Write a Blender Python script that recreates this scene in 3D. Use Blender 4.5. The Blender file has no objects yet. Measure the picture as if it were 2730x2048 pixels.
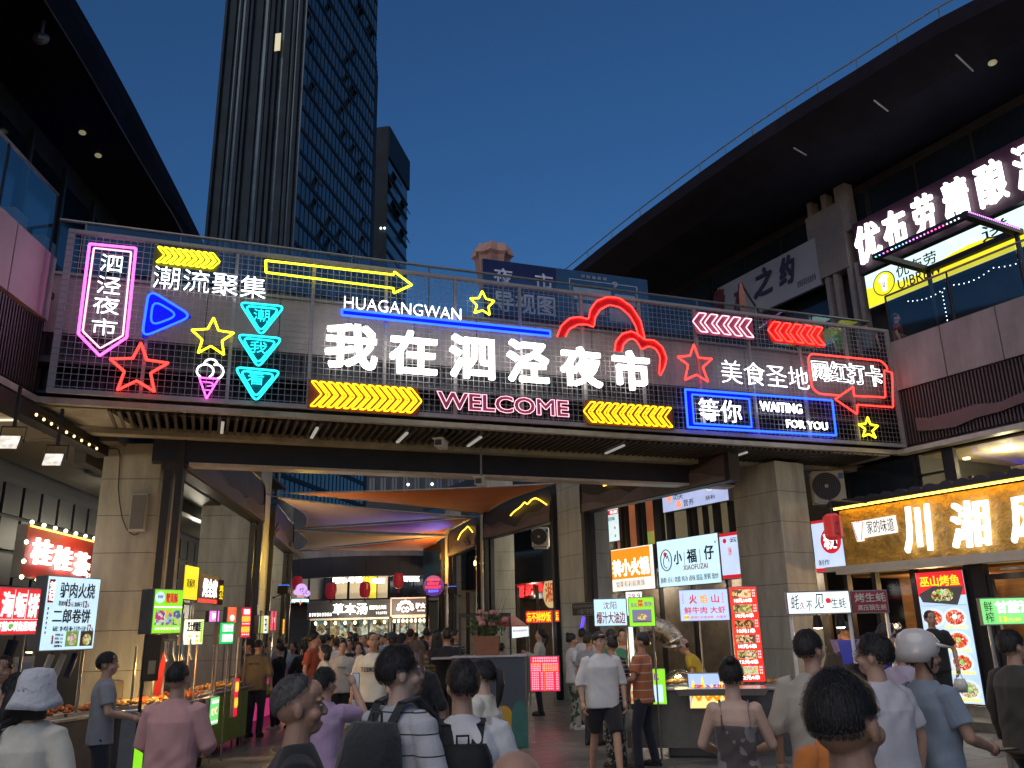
import bpy, bmesh, math, random
import numpy as np
from mathutils import Matrix, Vector, noise as mn
R = math.radians
sc = bpy.context.scene
COL = sc.collection
rng = random.Random(7)

# ------------------------------------------------------------------ camera
F = 2208.0; CX = 1365.0; CY = 1024.0
_up = np.array([-175 / F, 7500 / F, -1.0]); _up /= np.linalg.norm(_up)
_fw = np.array([0, 0, -1.0]); _fw -= _fw.dot(_up) * _up; _fw /= np.linalg.norm(_fw)
_rt = np.cross(_fw, _up)
CAM = np.array([0, 0, 1.83])
cd = bpy.data.cameras.new('camera'); cam = bpy.data.objects.new('camera', cd); COL.objects.link(cam)
cd.sensor_width = 36; cd.lens = F / 2730 * 36; cd.clip_end = 2000; cd.clip_start = .05
_m = Matrix((tuple(_rt), tuple(_fw), tuple(_up))).to_4x4(); _m.translation = Vector(CAM)
cam.matrix_world = _m
sc.camera = cam

# ------------------------------------------------------------------ sky, sun, exposure
w = bpy.data.worlds.new('World'); sc.world = w; w.use_nodes = True
nt = w.node_tree; bg = nt.nodes['Background']
sky = nt.nodes.new('ShaderNodeTexSky'); sky.sky_type = 'NISHITA'; sky.sun_disc = False
sky.sun_elevation = R(8); sky.sun_rotation = R(200); sky.ozone_density = 6; sky.dust_density = 1; sky.air_density = 1.0
tint = nt.nodes.new('ShaderNodeMix'); tint.data_type = 'RGBA'; tint.blend_type = 'MULTIPLY'; tint.inputs[0].default_value = 1
nt.links.new(sky.outputs[0], tint.inputs[6]); tint.inputs[7].default_value = (1.15, 1.0, .96, 1)
nt.links.new(tint.outputs[2], bg.inputs[0]); bg.inputs[1].default_value = .118
sl = bpy.data.lights.new('sun', 'SUN'); sun = bpy.data.objects.new('sun', sl); COL.objects.link(sun)
sl.energy = 1.0; sl.angle = R(60); sl.color = (1, .93, .86)
sun.rotation_euler = (R(32), 0, R(-20))
sc.view_settings.view_transform = 'Standard'; sc.view_settings.look = 'None'; sc.view_settings.exposure = 0; sc.view_settings.gamma = 1
cy = sc.cycles; cy.max_bounces = 6; cy.diffuse_bounces = 3; cy.glossy_bounces = 3; cy.transmission_bounces = 4
cy.transparent_max_bounces = 12; cy.sample_clamp_indirect = 3; cy.use_denoising = True; cy.caustics_reflective = False; cy.caustics_refractive = False

# ------------------------------------------------------------------ geometry of the view: pixel of the photograph -> real position
def ray(px, py):
    d = np.array([(px - CX) / F, -(py - CY) / F, -1.0]); return np.array([d @ _rt, d @ _fw, d @ _up])
def atY(px, py, Y): r = ray(px, py); return CAM + r * Y / r[1]
def atZ(px, py, z): r = ray(px, py); return CAM + r * (z - 1.83) / r[2]
class Fr:
    """vertical plane: local x along it (left to right as seen), y into it, z up"""
    def __init__(s, o, az):
        s.o = np.array(o[:2], float); s.X = np.array([math.sin(R(az)), math.cos(R(az))]); s.Y = np.array([-s.X[1], s.X[0]])
        s.rot = math.atan2(s.X[1], s.X[0])
    def pix(s, px, py, off=0):
        r = ray(px, py); o = s.o + s.Y * off; t = (o @ s.Y) / (r[:2] @ s.Y)
        p = CAM + r * t; return float((p[:2] - s.o) @ s.X), float(p[2])
    def w(s, x, y, z=0): p = s.o + s.X * x + s.Y * y; return (float(p[0]), float(p[1]), float(z))
WORLD = Fr((0, 0), 90)

# ------------------------------------------------------------------ materials
MATS = {}
def nodes(m):
    m.use_nodes = True; return m.node_tree, m.node_tree.nodes['Principled BSDF']
def mat(name, col, rough=.6, metal=0., var=.18, vs=6., bump=.0, bs=40., stretch=(1, 1, 1), spec=.5, alpha=None, coat=0, speck=None):
    if name in MATS: return MATS[name]
    m = bpy.data.materials.new(name); t, b = nodes(m); N = t.nodes; L = t.links
    tc = N.new('ShaderNodeTexCoord'); mp = N.new('ShaderNodeMapping'); mp.inputs['Scale'].default_value = stretch
    L.new(tc.outputs['Object'], mp.inputs[0])
    nz = N.new('ShaderNodeTexNoise'); nz.inputs['Scale'].default_value = vs; nz.inputs['Detail'].default_value = 6; nz.inputs['Roughness'].default_value = .65
    L.new(mp.outputs[0], nz.inputs['Vector'])
    mr = N.new('ShaderNodeMapRange'); mr.inputs[1].default_value = .3; mr.inputs[2].default_value = .7
    mr.inputs[3].default_value = 1 - var; mr.inputs[4].default_value = 1 + var; L.new(nz.outputs[0], mr.inputs[0])
    mx = N.new('ShaderNodeVectorMath'); mx.operation = 'SCALE'; mx.inputs[0].default_value = col[:3]
    L.new(mr.outputs[0], mx.inputs['Scale']); L.new(mx.outputs[0], b.inputs['Base Color'])
    b.inputs['Roughness'].default_value = rough; b.inputs['Metallic'].default_value = metal
    b.inputs['Specular IOR Level'].default_value = spec; b.inputs['Coat Weight'].default_value = coat
    r2 = N.new('ShaderNodeMapRange'); r2.inputs[3].default_value = max(.02, rough - .1); r2.inputs[4].default_value = min(1, rough + .12)
    L.new(nz.outputs[0], r2.inputs[0]); L.new(r2.outputs[0], b.inputs['Roughness'])
    if bump:
        n2 = N.new('ShaderNodeTexNoise'); n2.inputs['Scale'].default_value = bs; n2.inputs['Detail'].default_value = 4; L.new(mp.outputs[0], n2.inputs['Vector'])
        bp = N.new('ShaderNodeBump'); bp.inputs['Strength'].default_value = min(1, bump); bp.inputs['Distance'].default_value = .01 * max(1, bump)
        L.new(n2.outputs[0], bp.inputs['Height']); L.new(bp.outputs[0], b.inputs['Normal'])
    if alpha is not None: b.inputs['Alpha'].default_value = alpha
    MATS[name] = m; return m
def em(name, col, s=1., var=0., vs=3.):
    if name in MATS: return MATS[name]
    m = bpy.data.materials.new(name); t, b = nodes(m); N = t.nodes; L = t.links
    b.inputs['Base Color'].default_value = (*[min(.8, c * .6 + .02) for c in col[:3]], 1); b.inputs['Roughness'].default_value = .35
    b.inputs['Emission Color'].default_value = (*col[:3], 1); b.inputs['Emission Strength'].default_value = s
    if var:
        tc = N.new('ShaderNodeTexCoord'); nz = N.new('ShaderNodeTexNoise'); nz.inputs['Scale'].default_value = vs; L.new(tc.outputs['Object'], nz.inputs['Vector'])
        mr = N.new('ShaderNodeMapRange'); mr.inputs[1].default_value = .3; mr.inputs[2].default_value = .7; mr.inputs[3].default_value = s * (1 - var); mr.inputs[4].default_value = s * (1 + var)
        L.new(nz.outputs[0], mr.inputs[0]); L.new(mr.outputs[0], b.inputs['Emission Strength'])
    MATS[name] = m; return m
def food(name, cols, s=.9, sc_=60.):
    """printed food picture, back-lit: cells of the given colours"""
    if name in MATS: return MATS[name]
    m = bpy.data.materials.new(name); t, b = nodes(m); N = t.nodes; L = t.links
    tc = N.new('ShaderNodeTexCoord'); v = N.new('ShaderNodeTexVoronoi'); v.inputs['Scale'].default_value = sc_
    nz = N.new('ShaderNodeTexNoise'); nz.inputs['Scale'].default_value = sc_ * .4; ad = N.new('ShaderNodeMix'); ad.data_type = 'VECTOR'; ad.inputs[0].default_value = .08
    L.new(tc.outputs['Object'], nz.inputs['Vector']); L.new(tc.outputs['Object'], ad.inputs[4]); L.new(nz.outputs['Color'], ad.inputs[5]); L.new(ad.outputs[1], v.inputs['Vector'])
    sp = N.new('ShaderNodeSeparateColor'); L.new(v.outputs['Color'], sp.inputs[0])
    cr = N.new('ShaderNodeValToRGB'); cr.color_ramp.interpolation = 'CONSTANT'; E = cr.color_ramp.elements
    while len(E) < len(cols): E.new(.5)
    for i, c in enumerate(cols): E[i].position = i / len(cols); E[i].color = (*c, 1)
    L.new(sp.outputs[0], cr.inputs[0])
    mu = N.new('ShaderNodeMix'); mu.data_type = 'RGBA'; mu.blend_type = 'MULTIPLY'; mu.inputs[0].default_value = .6
    L.new(cr.outputs[0], mu.inputs[6]); L.new(v.outputs['Distance'], mu.inputs[7])
    n3 = N.new('ShaderNodeMix'); n3.data_type = 'RGBA'; n3.inputs[0].default_value = .45; L.new(cr.outputs[0], n3.inputs[6]); L.new(mu.outputs[2], n3.inputs[7])
    L.new(n3.outputs[2], b.inputs['Base Color']); L.new(n3.outputs[2], b.inputs['Emission Color']); b.inputs['Emission Strength'].default_value = s; b.inputs['Roughness'].default_value = .5
    MATS[name] = m; return m
def glass(name, col=(.6, .75, .78), a=.16, rough=.05):
    if name in MATS: return MATS[name]
    m = bpy.data.materials.new(name); t, b = nodes(m); N = t.nodes; L = t.links
    out = N['Material Output']; tr = N.new('ShaderNodeBsdfTransparent'); gl = N.new('ShaderNodeBsdfGlossy'); gl.inputs['Roughness'].default_value = rough; gl.inputs['Color'].default_value = (*col, 1)
    tr.inputs[0].default_value = (.88, .92, .92, 1)
    fr = N.new('ShaderNodeFresnel'); fr.inputs[0].default_value = 1.5; ad = N.new('ShaderNodeMath'); ad.operation = 'ADD'; ad.inputs[1].default_value = a; L.new(fr.outputs[0], ad.inputs[0])
    ge = N.new('ShaderNodeNewGeometry'); iv = N.new('ShaderNodeMath'); iv.operation = 'SUBTRACT'; iv.inputs[0].default_value = 1; L.new(ge.outputs['Backfacing'], iv.inputs[1]); ml = N.new('ShaderNodeMath'); ml.operation = 'MULTIPLY'; ml.use_clamp = True; L.new(ad.outputs[0], ml.inputs[0]); L.new(iv.outputs[0], ml.inputs[1])
    mx = N.new('ShaderNodeMixShader'); L.new(ml.outputs[0], mx.inputs[0]); L.new(tr.outputs[0], mx.inputs[1]); L.new(gl.outputs[0], mx.inputs[2]); L.new(mx.outputs[0], out.inputs[0])
    MATS[name] = m; return m

DARK = mat('dark_metal', (.022, .021, .026), .45, .3, .2, 3)
BRONZE = mat('bronze_panel', (.028, .020, .020), .5, .2, .25, 2, .3, 60)
GREY = mat('grey_metal', (.22, .22, .22), .4, .6, .15, 5)
STEEL = mat('steel', (.42, .42, .43), .3, .85, .12, 8)
STONE = mat('pillar_stone', (.34, .335, .285), .55, 0, .30, 3.0, .35, 50, stretch=(1, 1, .22))
STONE2 = mat('parapet_stone', (.235, .205, .20), .65, 0, .28, 2.2, .25, 60, stretch=(1, 1, .3))
WALLD = mat('dark_wall', (.035, .036, .042), .6, 0, .3, 1.5, .2, 20)
GLASSD = mat('dark_glass', (.012, .02, .03), .08, 0, .35, .7, spec=.8)
WHITEP = mat('white_paint', (.7, .7, .68), .5, 0, .1, 5)
CREAM = mat('cream_panel', (.55, .5, .4), .55, 0, .1, 4)
TREEW = mat('rubber', (.02, .02, .02), .8, 0, .2, 20)
WHT = em('lit_white', (1, .99, .95), 2.6, .05)
WHT2 = em('lit_white_soft', (1, 1, .98), 1.15, .05)
REDL = em('lit_red_face', (.85, .02, .015), .85, .12)
BLK = mat('black_print', (.01, .01, .012), .5)
NAVY = mat('navy_print', (.01, .012, .05), .5)
REDP = mat('red_print', (.6, .01, .02), .5)
RED_T = em('red_print_lit', (.75, .015, .03), .75)
YEL_T = em('yellow_print_lit', (1, .75, .02), 1.2)
ORG_T = em('orange_print_lit', (1, .28, .01), 1.1)
WARM = em('warm_lamp', (1, .72, .34), 9)
BULB = em('festoon_bulb', (1, .8, .45), 9)
COOL = em('cool_lamp', (.9, 1, .95), 8)

# ------------------------------------------------------------------ mesh building
OFF = {}
class MB:
    def __init__(s): s.v = []; s.f = []; s.mi = []; s.m = 0
    def add(s, vs, fs):
        k = len(s.v); s.v += [tuple(map(float, v)) for v in vs]; s.f += [tuple(k + i for i in f) for f in fs]; s.mi += [s.m] * len(fs); return s
    def box(s, x0, x1, y0, y1, z0, z1):
        return s.add([(x0, y0, z0), (x1, y0, z0), (x1, y1, z0), (x0, y1, z0), (x0, y0, z1), (x1, y0, z1), (x1, y1, z1), (x0, y1, z1)],
                     [(0, 3, 2, 1), (4, 5, 6, 7), (0, 1, 5, 4), (1, 2, 6, 5), (2, 3, 7, 6), (3, 0, 4, 7)])
    def bev(s, x0, x1, y0, y1, z0, z1, b=.01):
        """box with bevelled vertical and top edges"""
        r = []
        for z, i in ((z0, 0), (z1 - b, 0), (z1, b)):
            r.append([(x0 + b + i, y0 + i, z), (x1 - b - i, y0 + i, z), (x1 - i, y0 + b + i, z), (x1 - i, y1 - b - i, z), (x1 - b - i, y1 - i, z), (x0 + b + i, y1 - i, z), (x0 + i, y1 - b - i, z), (x0 + i, y0 + b + i, z)])
        return s.loft(r)
    def loft(s, rings, cap=True, close=True):
        n = len(rings[0]); vs = [p for r in rings for p in r]; fs = []
        for i in range(len(rings) - 1):
            for j in range(n if close else n - 1):
                a = i * n + j; b = i * n + (j + 1) % n; fs.append((a, b, b + n, a + n))
        if cap: fs += [tuple(range(n - 1, -1, -1)), tuple(range((len(rings) - 1) * n, len(rings) * n))]
        return s.add(vs, fs)
    def tube(s, pts, r, n=6, closed=False, cap=True):
        P = [np.array(p, float) for p in pts]; N = len(P); rs = r if hasattr(r, '__len__') else [r] * N; rings = []; prev = None
        for i in range(N):
            if closed: d = P[(i + 1) % N] - P[i - 1]
            else: d = P[min(i + 1, N - 1)] - P[max(i - 1, 0)]
            d = d / (np.linalg.norm(d) + 1e-9)
            if prev is None:
                a = np.array([0, 0, 1.]) if abs(d[2]) < .9 else np.array([1., 0, 0]); a = a - d * (a @ d)
            else: a = prev - d * (prev @ d)
            a /= np.linalg.norm(a) + 1e-9; prev = a; b = np.cross(d, a)
            k = 1.0
            rings.append([tuple(P[i] + rs[i] * k * (a * math.cos(2 * math.pi * j / n) + b * math.sin(2 * math.pi * j / n))) for j in range(n)])
        if closed:
            rings.append(rings[0]); return s.loft(rings, False)
        return s.loft(rings, cap)
    def cyl(s, x, y, z0, z1, r, n=12, r2=None): return s.tube([(x, y, z0), (x, y, z1)], [r, r if r2 is None else r2], n)
    def ell(s, c, r, n=12, m=8):
        rings = []
        for i in range(m + 1):
            t = math.pi * (i / m); t = min(max(t, .06), math.pi - .06)
            rings.append([(c[0] + r[0] * math.sin(t) * math.cos(2 * math.pi * j / n), c[1] + r[1] * math.sin(t) * math.sin(2 * math.pi * j / n), c[2] - r[2] * math.cos(t)) for j in range(n)])
        return s.loft(rings)
    def poly(s, pts, y0, y1):
        """outline in the xz plane made y0..y1 thick"""
        n = len(pts); vs = [(p[0], y0, p[1]) for p in pts] + [(p[0], y1, p[1]) for p in pts]
        return s.add(vs, [tuple(range(n)), tuple(range(2 * n - 1, n - 1, -1))] + [(i, i + n, (i + 1) % n + n, (i + 1) % n) for i in range(n)])
    def strip(s, A, B, y0, y1):
        """band between two polylines of the xz plane"""
        n = len(A)
        for i in range(n - 1): s.poly([A[i], A[i + 1], B[i + 1], B[i]], y0, y1)
        return s
    def build(s, name, ms, parent=None, smooth=False, kind=None, label=None, raw=False):
        me = bpy.data.meshes.new(name); o = OFF.get(parent.name, (0, 0, 0)) if parent and not raw else (0, 0, 0)
        me.from_pydata([(v[0] - o[0], v[1] - o[1], v[2] - o[2]) for v in s.v], [], s.f)
        for m in (ms if isinstance(ms, (list, tuple)) else [ms]): me.materials.append(m)
        if any(s.mi): me.polygons.foreach_set('material_index', s.mi)
        if smooth: me.polygons.foreach_set('use_smooth', [True] * len(me.polygons))
        ob = bpy.data.objects.new(name, me); COL.objects.link(ob)
        if parent: ob.parent = parent
        if kind: ob['kind'] = kind
        if label: ob['label'] = label
        return ob
def inst(src, name, parent, loc, rot=None, scale=None, m=None):
    o = src.copy(); o.name = name; COL.objects.link(o); o.parent = parent; o.location = loc
    if rot is not None: o.rotation_euler = rot
    if scale is not None: o.scale = scale
    return o
def thing(name, label, cat, fr=WORLD, at=(0, 0, 0), group=None, kind=None):
    o = bpy.data.objects.new(name, None); COL.objects.link(o); o.empty_display_size = .1
    o.location = fr.w(*at); o.rotation_euler = (0, 0, fr.rot); OFF[o.name] = tuple(at)
    if label: o['label'] = label
    if cat: o['category'] = cat
    if group: o['group'] = group
    if kind: o['kind'] = kind
    return o
def tag(o, label, cat, group=None, kind=None):
    if label: o['label'] = label
    if cat: o['category'] = cat
    if group: o['group'] = group
    if kind: o['kind'] = kind
    return o

# text: queued as font curves and turned into meshes in one go at the end
TQ = []; TC = {}
def text(parent, name, s, x0, z0, x1, z1, m, y=-.01, ext=.004, bold=0., outline=0., shear=0.):
    TQ.append((parent, name, s, x0, z0, x1, z1, m, y, ext, bold, outline, shear))
def flush_text():
    tmp = {}
    for q in TQ:
        k = (q[2], min(q[10], 0) if not q[11] else q[10], q[11], q[12])
        if k in tmp: continue
        c = bpy.data.curves.new('t', 'FONT'); c.body = q[2]; c.size = 1; c.resolution_u = 3 if q[3] is None or abs(q[5] - q[3]) > 1.2 else 2
        c.shear = q[12]; c.space_line = .95; c.align_x = 'LEFT'
        if q[11]: c.fill_mode = 'NONE'; c.bevel_depth = q[11]; c.bevel_resolution = 1; c.offset = q[10]
        else: c.offset = min(q[10], 0); c.extrude = .5
        o = bpy.data.objects.new('t', c); COL.objects.link(o); tmp[k] = o
    dg = bpy.context.evaluated_depsgraph_get(); me = {}
    for k, o in tmp.items():
        m = bpy.data.meshes.new_from_object(o.evaluated_get(dg)); m.name = 'lettering'
        co = np.empty(len(m.vertices) * 3, 'f'); m.vertices.foreach_get('co', co); co = co.reshape(-1, 3)
        lo, hi = co.min(0), co.max(0)
        co = (co - (lo + hi) / 2) / np.maximum(hi - lo, 1e-4)
        co = np.stack([co[:, 0], -co[:, 2], co[:, 1]], 1); m.vertices.foreach_set('co', co.ravel()); m.update(); me[k] = m
    for o in tmp.values():
        c = o.data; bpy.data.objects.remove(o); bpy.data.curves.remove(c)
    for (parent, name, s, x0, z0, x1, z1, m, y, ext, bold, ol, sh) in TQ:
        base = me[(s, min(bold, 0) if not ol else bold, ol, sh)]; key = (s, bold, ol, sh, m.name)
        if key not in TC:
            if bold > 0 and not ol:
                n = len(base.vertices); co = np.empty(n * 3, 'f'); base.vertices.foreach_get('co', co); co = co.reshape(-1, 3); hgt = abs(z1 - z0) / max(1, s.count('\n') + 1); bx = bold * hgt / abs(x1 - x0); bz = bold * hgt / abs(z1 - z0)
                k_ = .8; V = []; FF = []; pol = [tuple(p.vertices) for p in base.polygons]
                for i, (dx, dz) in enumerate(((-k_, -k_), (k_, -k_), (-k_, k_), (k_, k_), (0, 0))):
                    c2 = co.copy(); c2[:, 0] = c2[:, 0] * (1 - 2 * bx) + dx * bx; c2[:, 2] = c2[:, 2] * (1 - 2 * bz) + dz * bz; c2[:, 1] *= 1 + .013 * i; V += c2.tolist(); FF += [tuple(v + i * n for v in f) for f in pol]
                mm = bpy.data.meshes.new('lettering'); mm.from_pydata(V, [], FF)
            else: mm = base.copy()
            mm.materials.clear(); mm.materials.append(m); TC[key] = mm
        o = bpy.data.objects.new(name, TC[key]); COL.objects.link(o); o.parent = parent
        f = OFF.get(parent.name, (0, 0, 0))
        o.location = ((x0 + x1) / 2 - f[0], y - ext / 2 - f[1], (z0 + z1) / 2 - f[2]); o.scale = (abs(x1 - x0), ext, abs(z1 - z0))

# ------------------------------------------------------------------ signs
def line_end(fr_o, px, az, y=1600):
    """point where the ray of a pixel column meets the vertical plane through fr_o of azimuth az"""
    f = Fr(fr_o, az); r = ray(px, y); t = (f.o @ f.Y) / (r[:2] @ f.Y); return (r * t)[:2]
class Board:
    def __init__(s, name, label, TL, TR, BR, BL, d, face, az=None, depth=.1, housing=GREY, group=None, cat='sign', border=.0, fr=None):
        rl = [ray(*TL), ray(*BL)]; rr = [ray(*TR), ray(*BR)]
        if fr is not None:
            x0, za = fr.pix(*TL); x0b, zb = fr.pix(*BL); x1, zc = fr.pix(*TR); x1b, zd = fr.pix(*BR)
            x0 = (x0 + x0b) / 2; x1 = (x1 + x1b) / 2; s.fr = Fr(fr.w(x0, 0)[:2], 0); s.fr.X, s.fr.Y, s.fr.rot = fr.X, fr.Y, fr.rot; s.w = x1 - x0
        else:
            xl = sum(r[0] / r[1] for r in rl) / 2 * d; PL = np.array([xl, d]); kx = sum(r[0] / r[1] for r in rr) / 2
            za = 1.83 + rl[0][2] / rl[0][1] * d; zb = 1.83 + rl[1][2] / rl[1][1] * d
            if az is None:
                ws = [abs(za - 1.83) + .01, abs(zb - 1.83) + .01]
                Y = (ws[0] * (za - 1.83) / (rr[0][2] / rr[0][1]) + ws[1] * (zb - 1.83) / (rr[1][2] / rr[1][1])) / sum(ws)
                PR = np.array([kx * Y, Y]); dd = PR - PL; az = math.degrees(math.atan2(dd[0], dd[1]))
            s.fr = Fr(PL, az); PR = line_end(PL, (TR[0] + BR[0]) / 2, az); s.w = float((PR - PL) @ s.fr.X)
            Y = PR[1]; zc = 1.83 + rr[0][2] / rr[0][1] * Y; zd = 1.83 + rr[1][2] / rr[1][1] * Y
        s.az = az; s.z1 = (za + zc) / 2; s.z0 = (zb + zd) / 2; s.h = s.z1 - s.z0; s.L = 0
        s.root = thing(name, label, cat, s.fr, (0, 0, s.z0), group)
        b = .012 + border
        if depth: MB().bev(-.012, s.w + .012, .0, depth, s.z0 - .012, s.z1 + .012, .008).build('housing', housing, s.root)
        MB().box(0, s.w, -.008, -.001, s.z0, s.z1).build('face_panel', face, s.root)
        if border: s.frame(border, housing)
    def frame(s, b, m):
        q = MB(); q.box(-b, s.w + b, -.03, .0, s.z1, s.z1 + b).box(-b, s.w + b, -.03, .0, s.z0 - b, s.z0).box(-b, 0, -.029, .0, s.z0, s.z1).box(s.w, s.w + b, -.029, 0, s.z0, s.z1)
        q.build('trim', m, s.root); return s
    def X(s, u): return u * s.w
    def Z(s, v): return s.z1 - v * s.h
    def t(s, txt, u0, v0, u1, v1, m, bold=0., name='lettering', ext=.004, outline=0, y=-.015, shear=0.):
        text(s.root, name, txt, s.X(u0), s.Z(v1), s.X(u1), s.Z(v0), m, y, ext, bold, outline, shear); return s
    def r(s, u0, v0, u1, v1, m, name='colour_field', l=1):
        MB().box(s.X(u0), s.X(u1), -.008 - .0025 * l, -.0085, s.Z(v1), s.Z(v0)).build(name, m, s.root); return s
    def disc(s, u, v, r, m, name='picture', l=2, asp=1., n=20):
        c = (s.X(u), s.Z(v)); MB().poly([(c[0] + r * s.h * math.cos(2 * math.pi * i / n), c[1] + r * s.h * asp * math.sin(2 * math.pi * i / n)) for i in range(n)], -.008 - .0025 * l, -.0086).build(name, m, s.root); return s
    def g(s, u0, v0, u1, v1, n, m, name='small_print', seed=1, fill=.8):
        """a row of small print too blurred to read: n glyph-like clusters of strokes"""
        rg = random.Random(seed * 31 + n); q = MB(); cw = (u1 - u0) / n; h = v1 - v0
        for i in range(n):
            a = u0 + cw * (i + .5 - fill / 2); c = cw * fill
            for k in range(3): vv = v0 + h * (.1 + .36 * k + rg.uniform(-.04, .04)); q.box(s.X(a + c * rg.uniform(0, .2)), s.X(a + c * rg.uniform(.75, 1)), -.0165, -.0115, s.Z(vv + h * .11), s.Z(vv))
            for k in range(2): uu = a + c * (.15 + .45 * k + rg.uniform(0, .15)); q.box(s.X(uu), s.X(uu + c * .14), -.016, -.0112, s.Z(v0 + h * rg.uniform(.75, 1)), s.Z(v0 + h * rg.uniform(0, .25)))
        q.build(name, m, s.root); return s
    def dish(s, u, v, r, fm, plate=None, l=2, asp=.85):
        s.disc(u, v, r, plate or WHT2, 'plate_picture', l, asp); s.disc(u, v, r * .8, fm, 'food_picture', l + 1, asp); return s
    def pole(s, xs, m=GREY, r=.014, y=.05, z=0.):
        for u in xs: MB().cyl(s.X(u), y, z, s.z0 - .01, r, 8).build('pole', m, s.root)
        return s

# ------------------------------------------------------------------ ground
q = MB(); q.box(-300, 300, -60, 500, -.5, 0.)
tag(q.build('ground', mat('paving_base', (.075, .068, .06), .6, 0, .3, .5, .3, 8)), None, None, kind='structure')
pav = [mat('paving_stone_a', (.15, .148, .138), .38, 0, .25, 2.5, .35, 30), mat('paving_stone_b', (.11, .108, .102), .34, 0, .25, 2.5, .35, 30), mat('paving_stone_c', (.19, .185, .165), .45, 0, .25, 2.5, .35, 30)]
root = thing('pavement', None, None, Fr((0, 0), 70), (0, 0, 0), kind='structure')
fp = Fr((0, 0), 70); srcs = []
for k in range(3): o = MB().bev(0, .794, 0, .394, .001, .016, .004).build('paving_slab', pav[k], root); srcs.append(o); o.location = (-9.6 + k * .8, 30, 0)
far = MB(); cnt = 0; cand = []
for j in range(-4, 95):
    for i in range(-22, 26):
        x = i * .8 + (j % 2) * .4; y = j * .4; p = fp.w(x, y)
        if p[1] < 3 or p[1] > 34 or abs(p[0]) > p[1] * .72 + 1: continue
        cand.append((abs(p[1] - 11.5) + abs(p[0] - 1) * .3, x, y, rng.choice((0, 0, 1, 1, 2))))
cand.sort(); far = [MB(), MB(), MB()]
for n, (dd, x, y, k) in enumerate(cand):
    if n < 290: inst(srcs[k], 'paving_slab', root, (x, y, rng.uniform(0, .002)))
    else: far[k].box(x, x + .792, y, y + .392, .001, .015 + rng.uniform(0, .002))
for k in range(3): far[k].build('far_paving', pav[k], root, kind='stuff')

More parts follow.
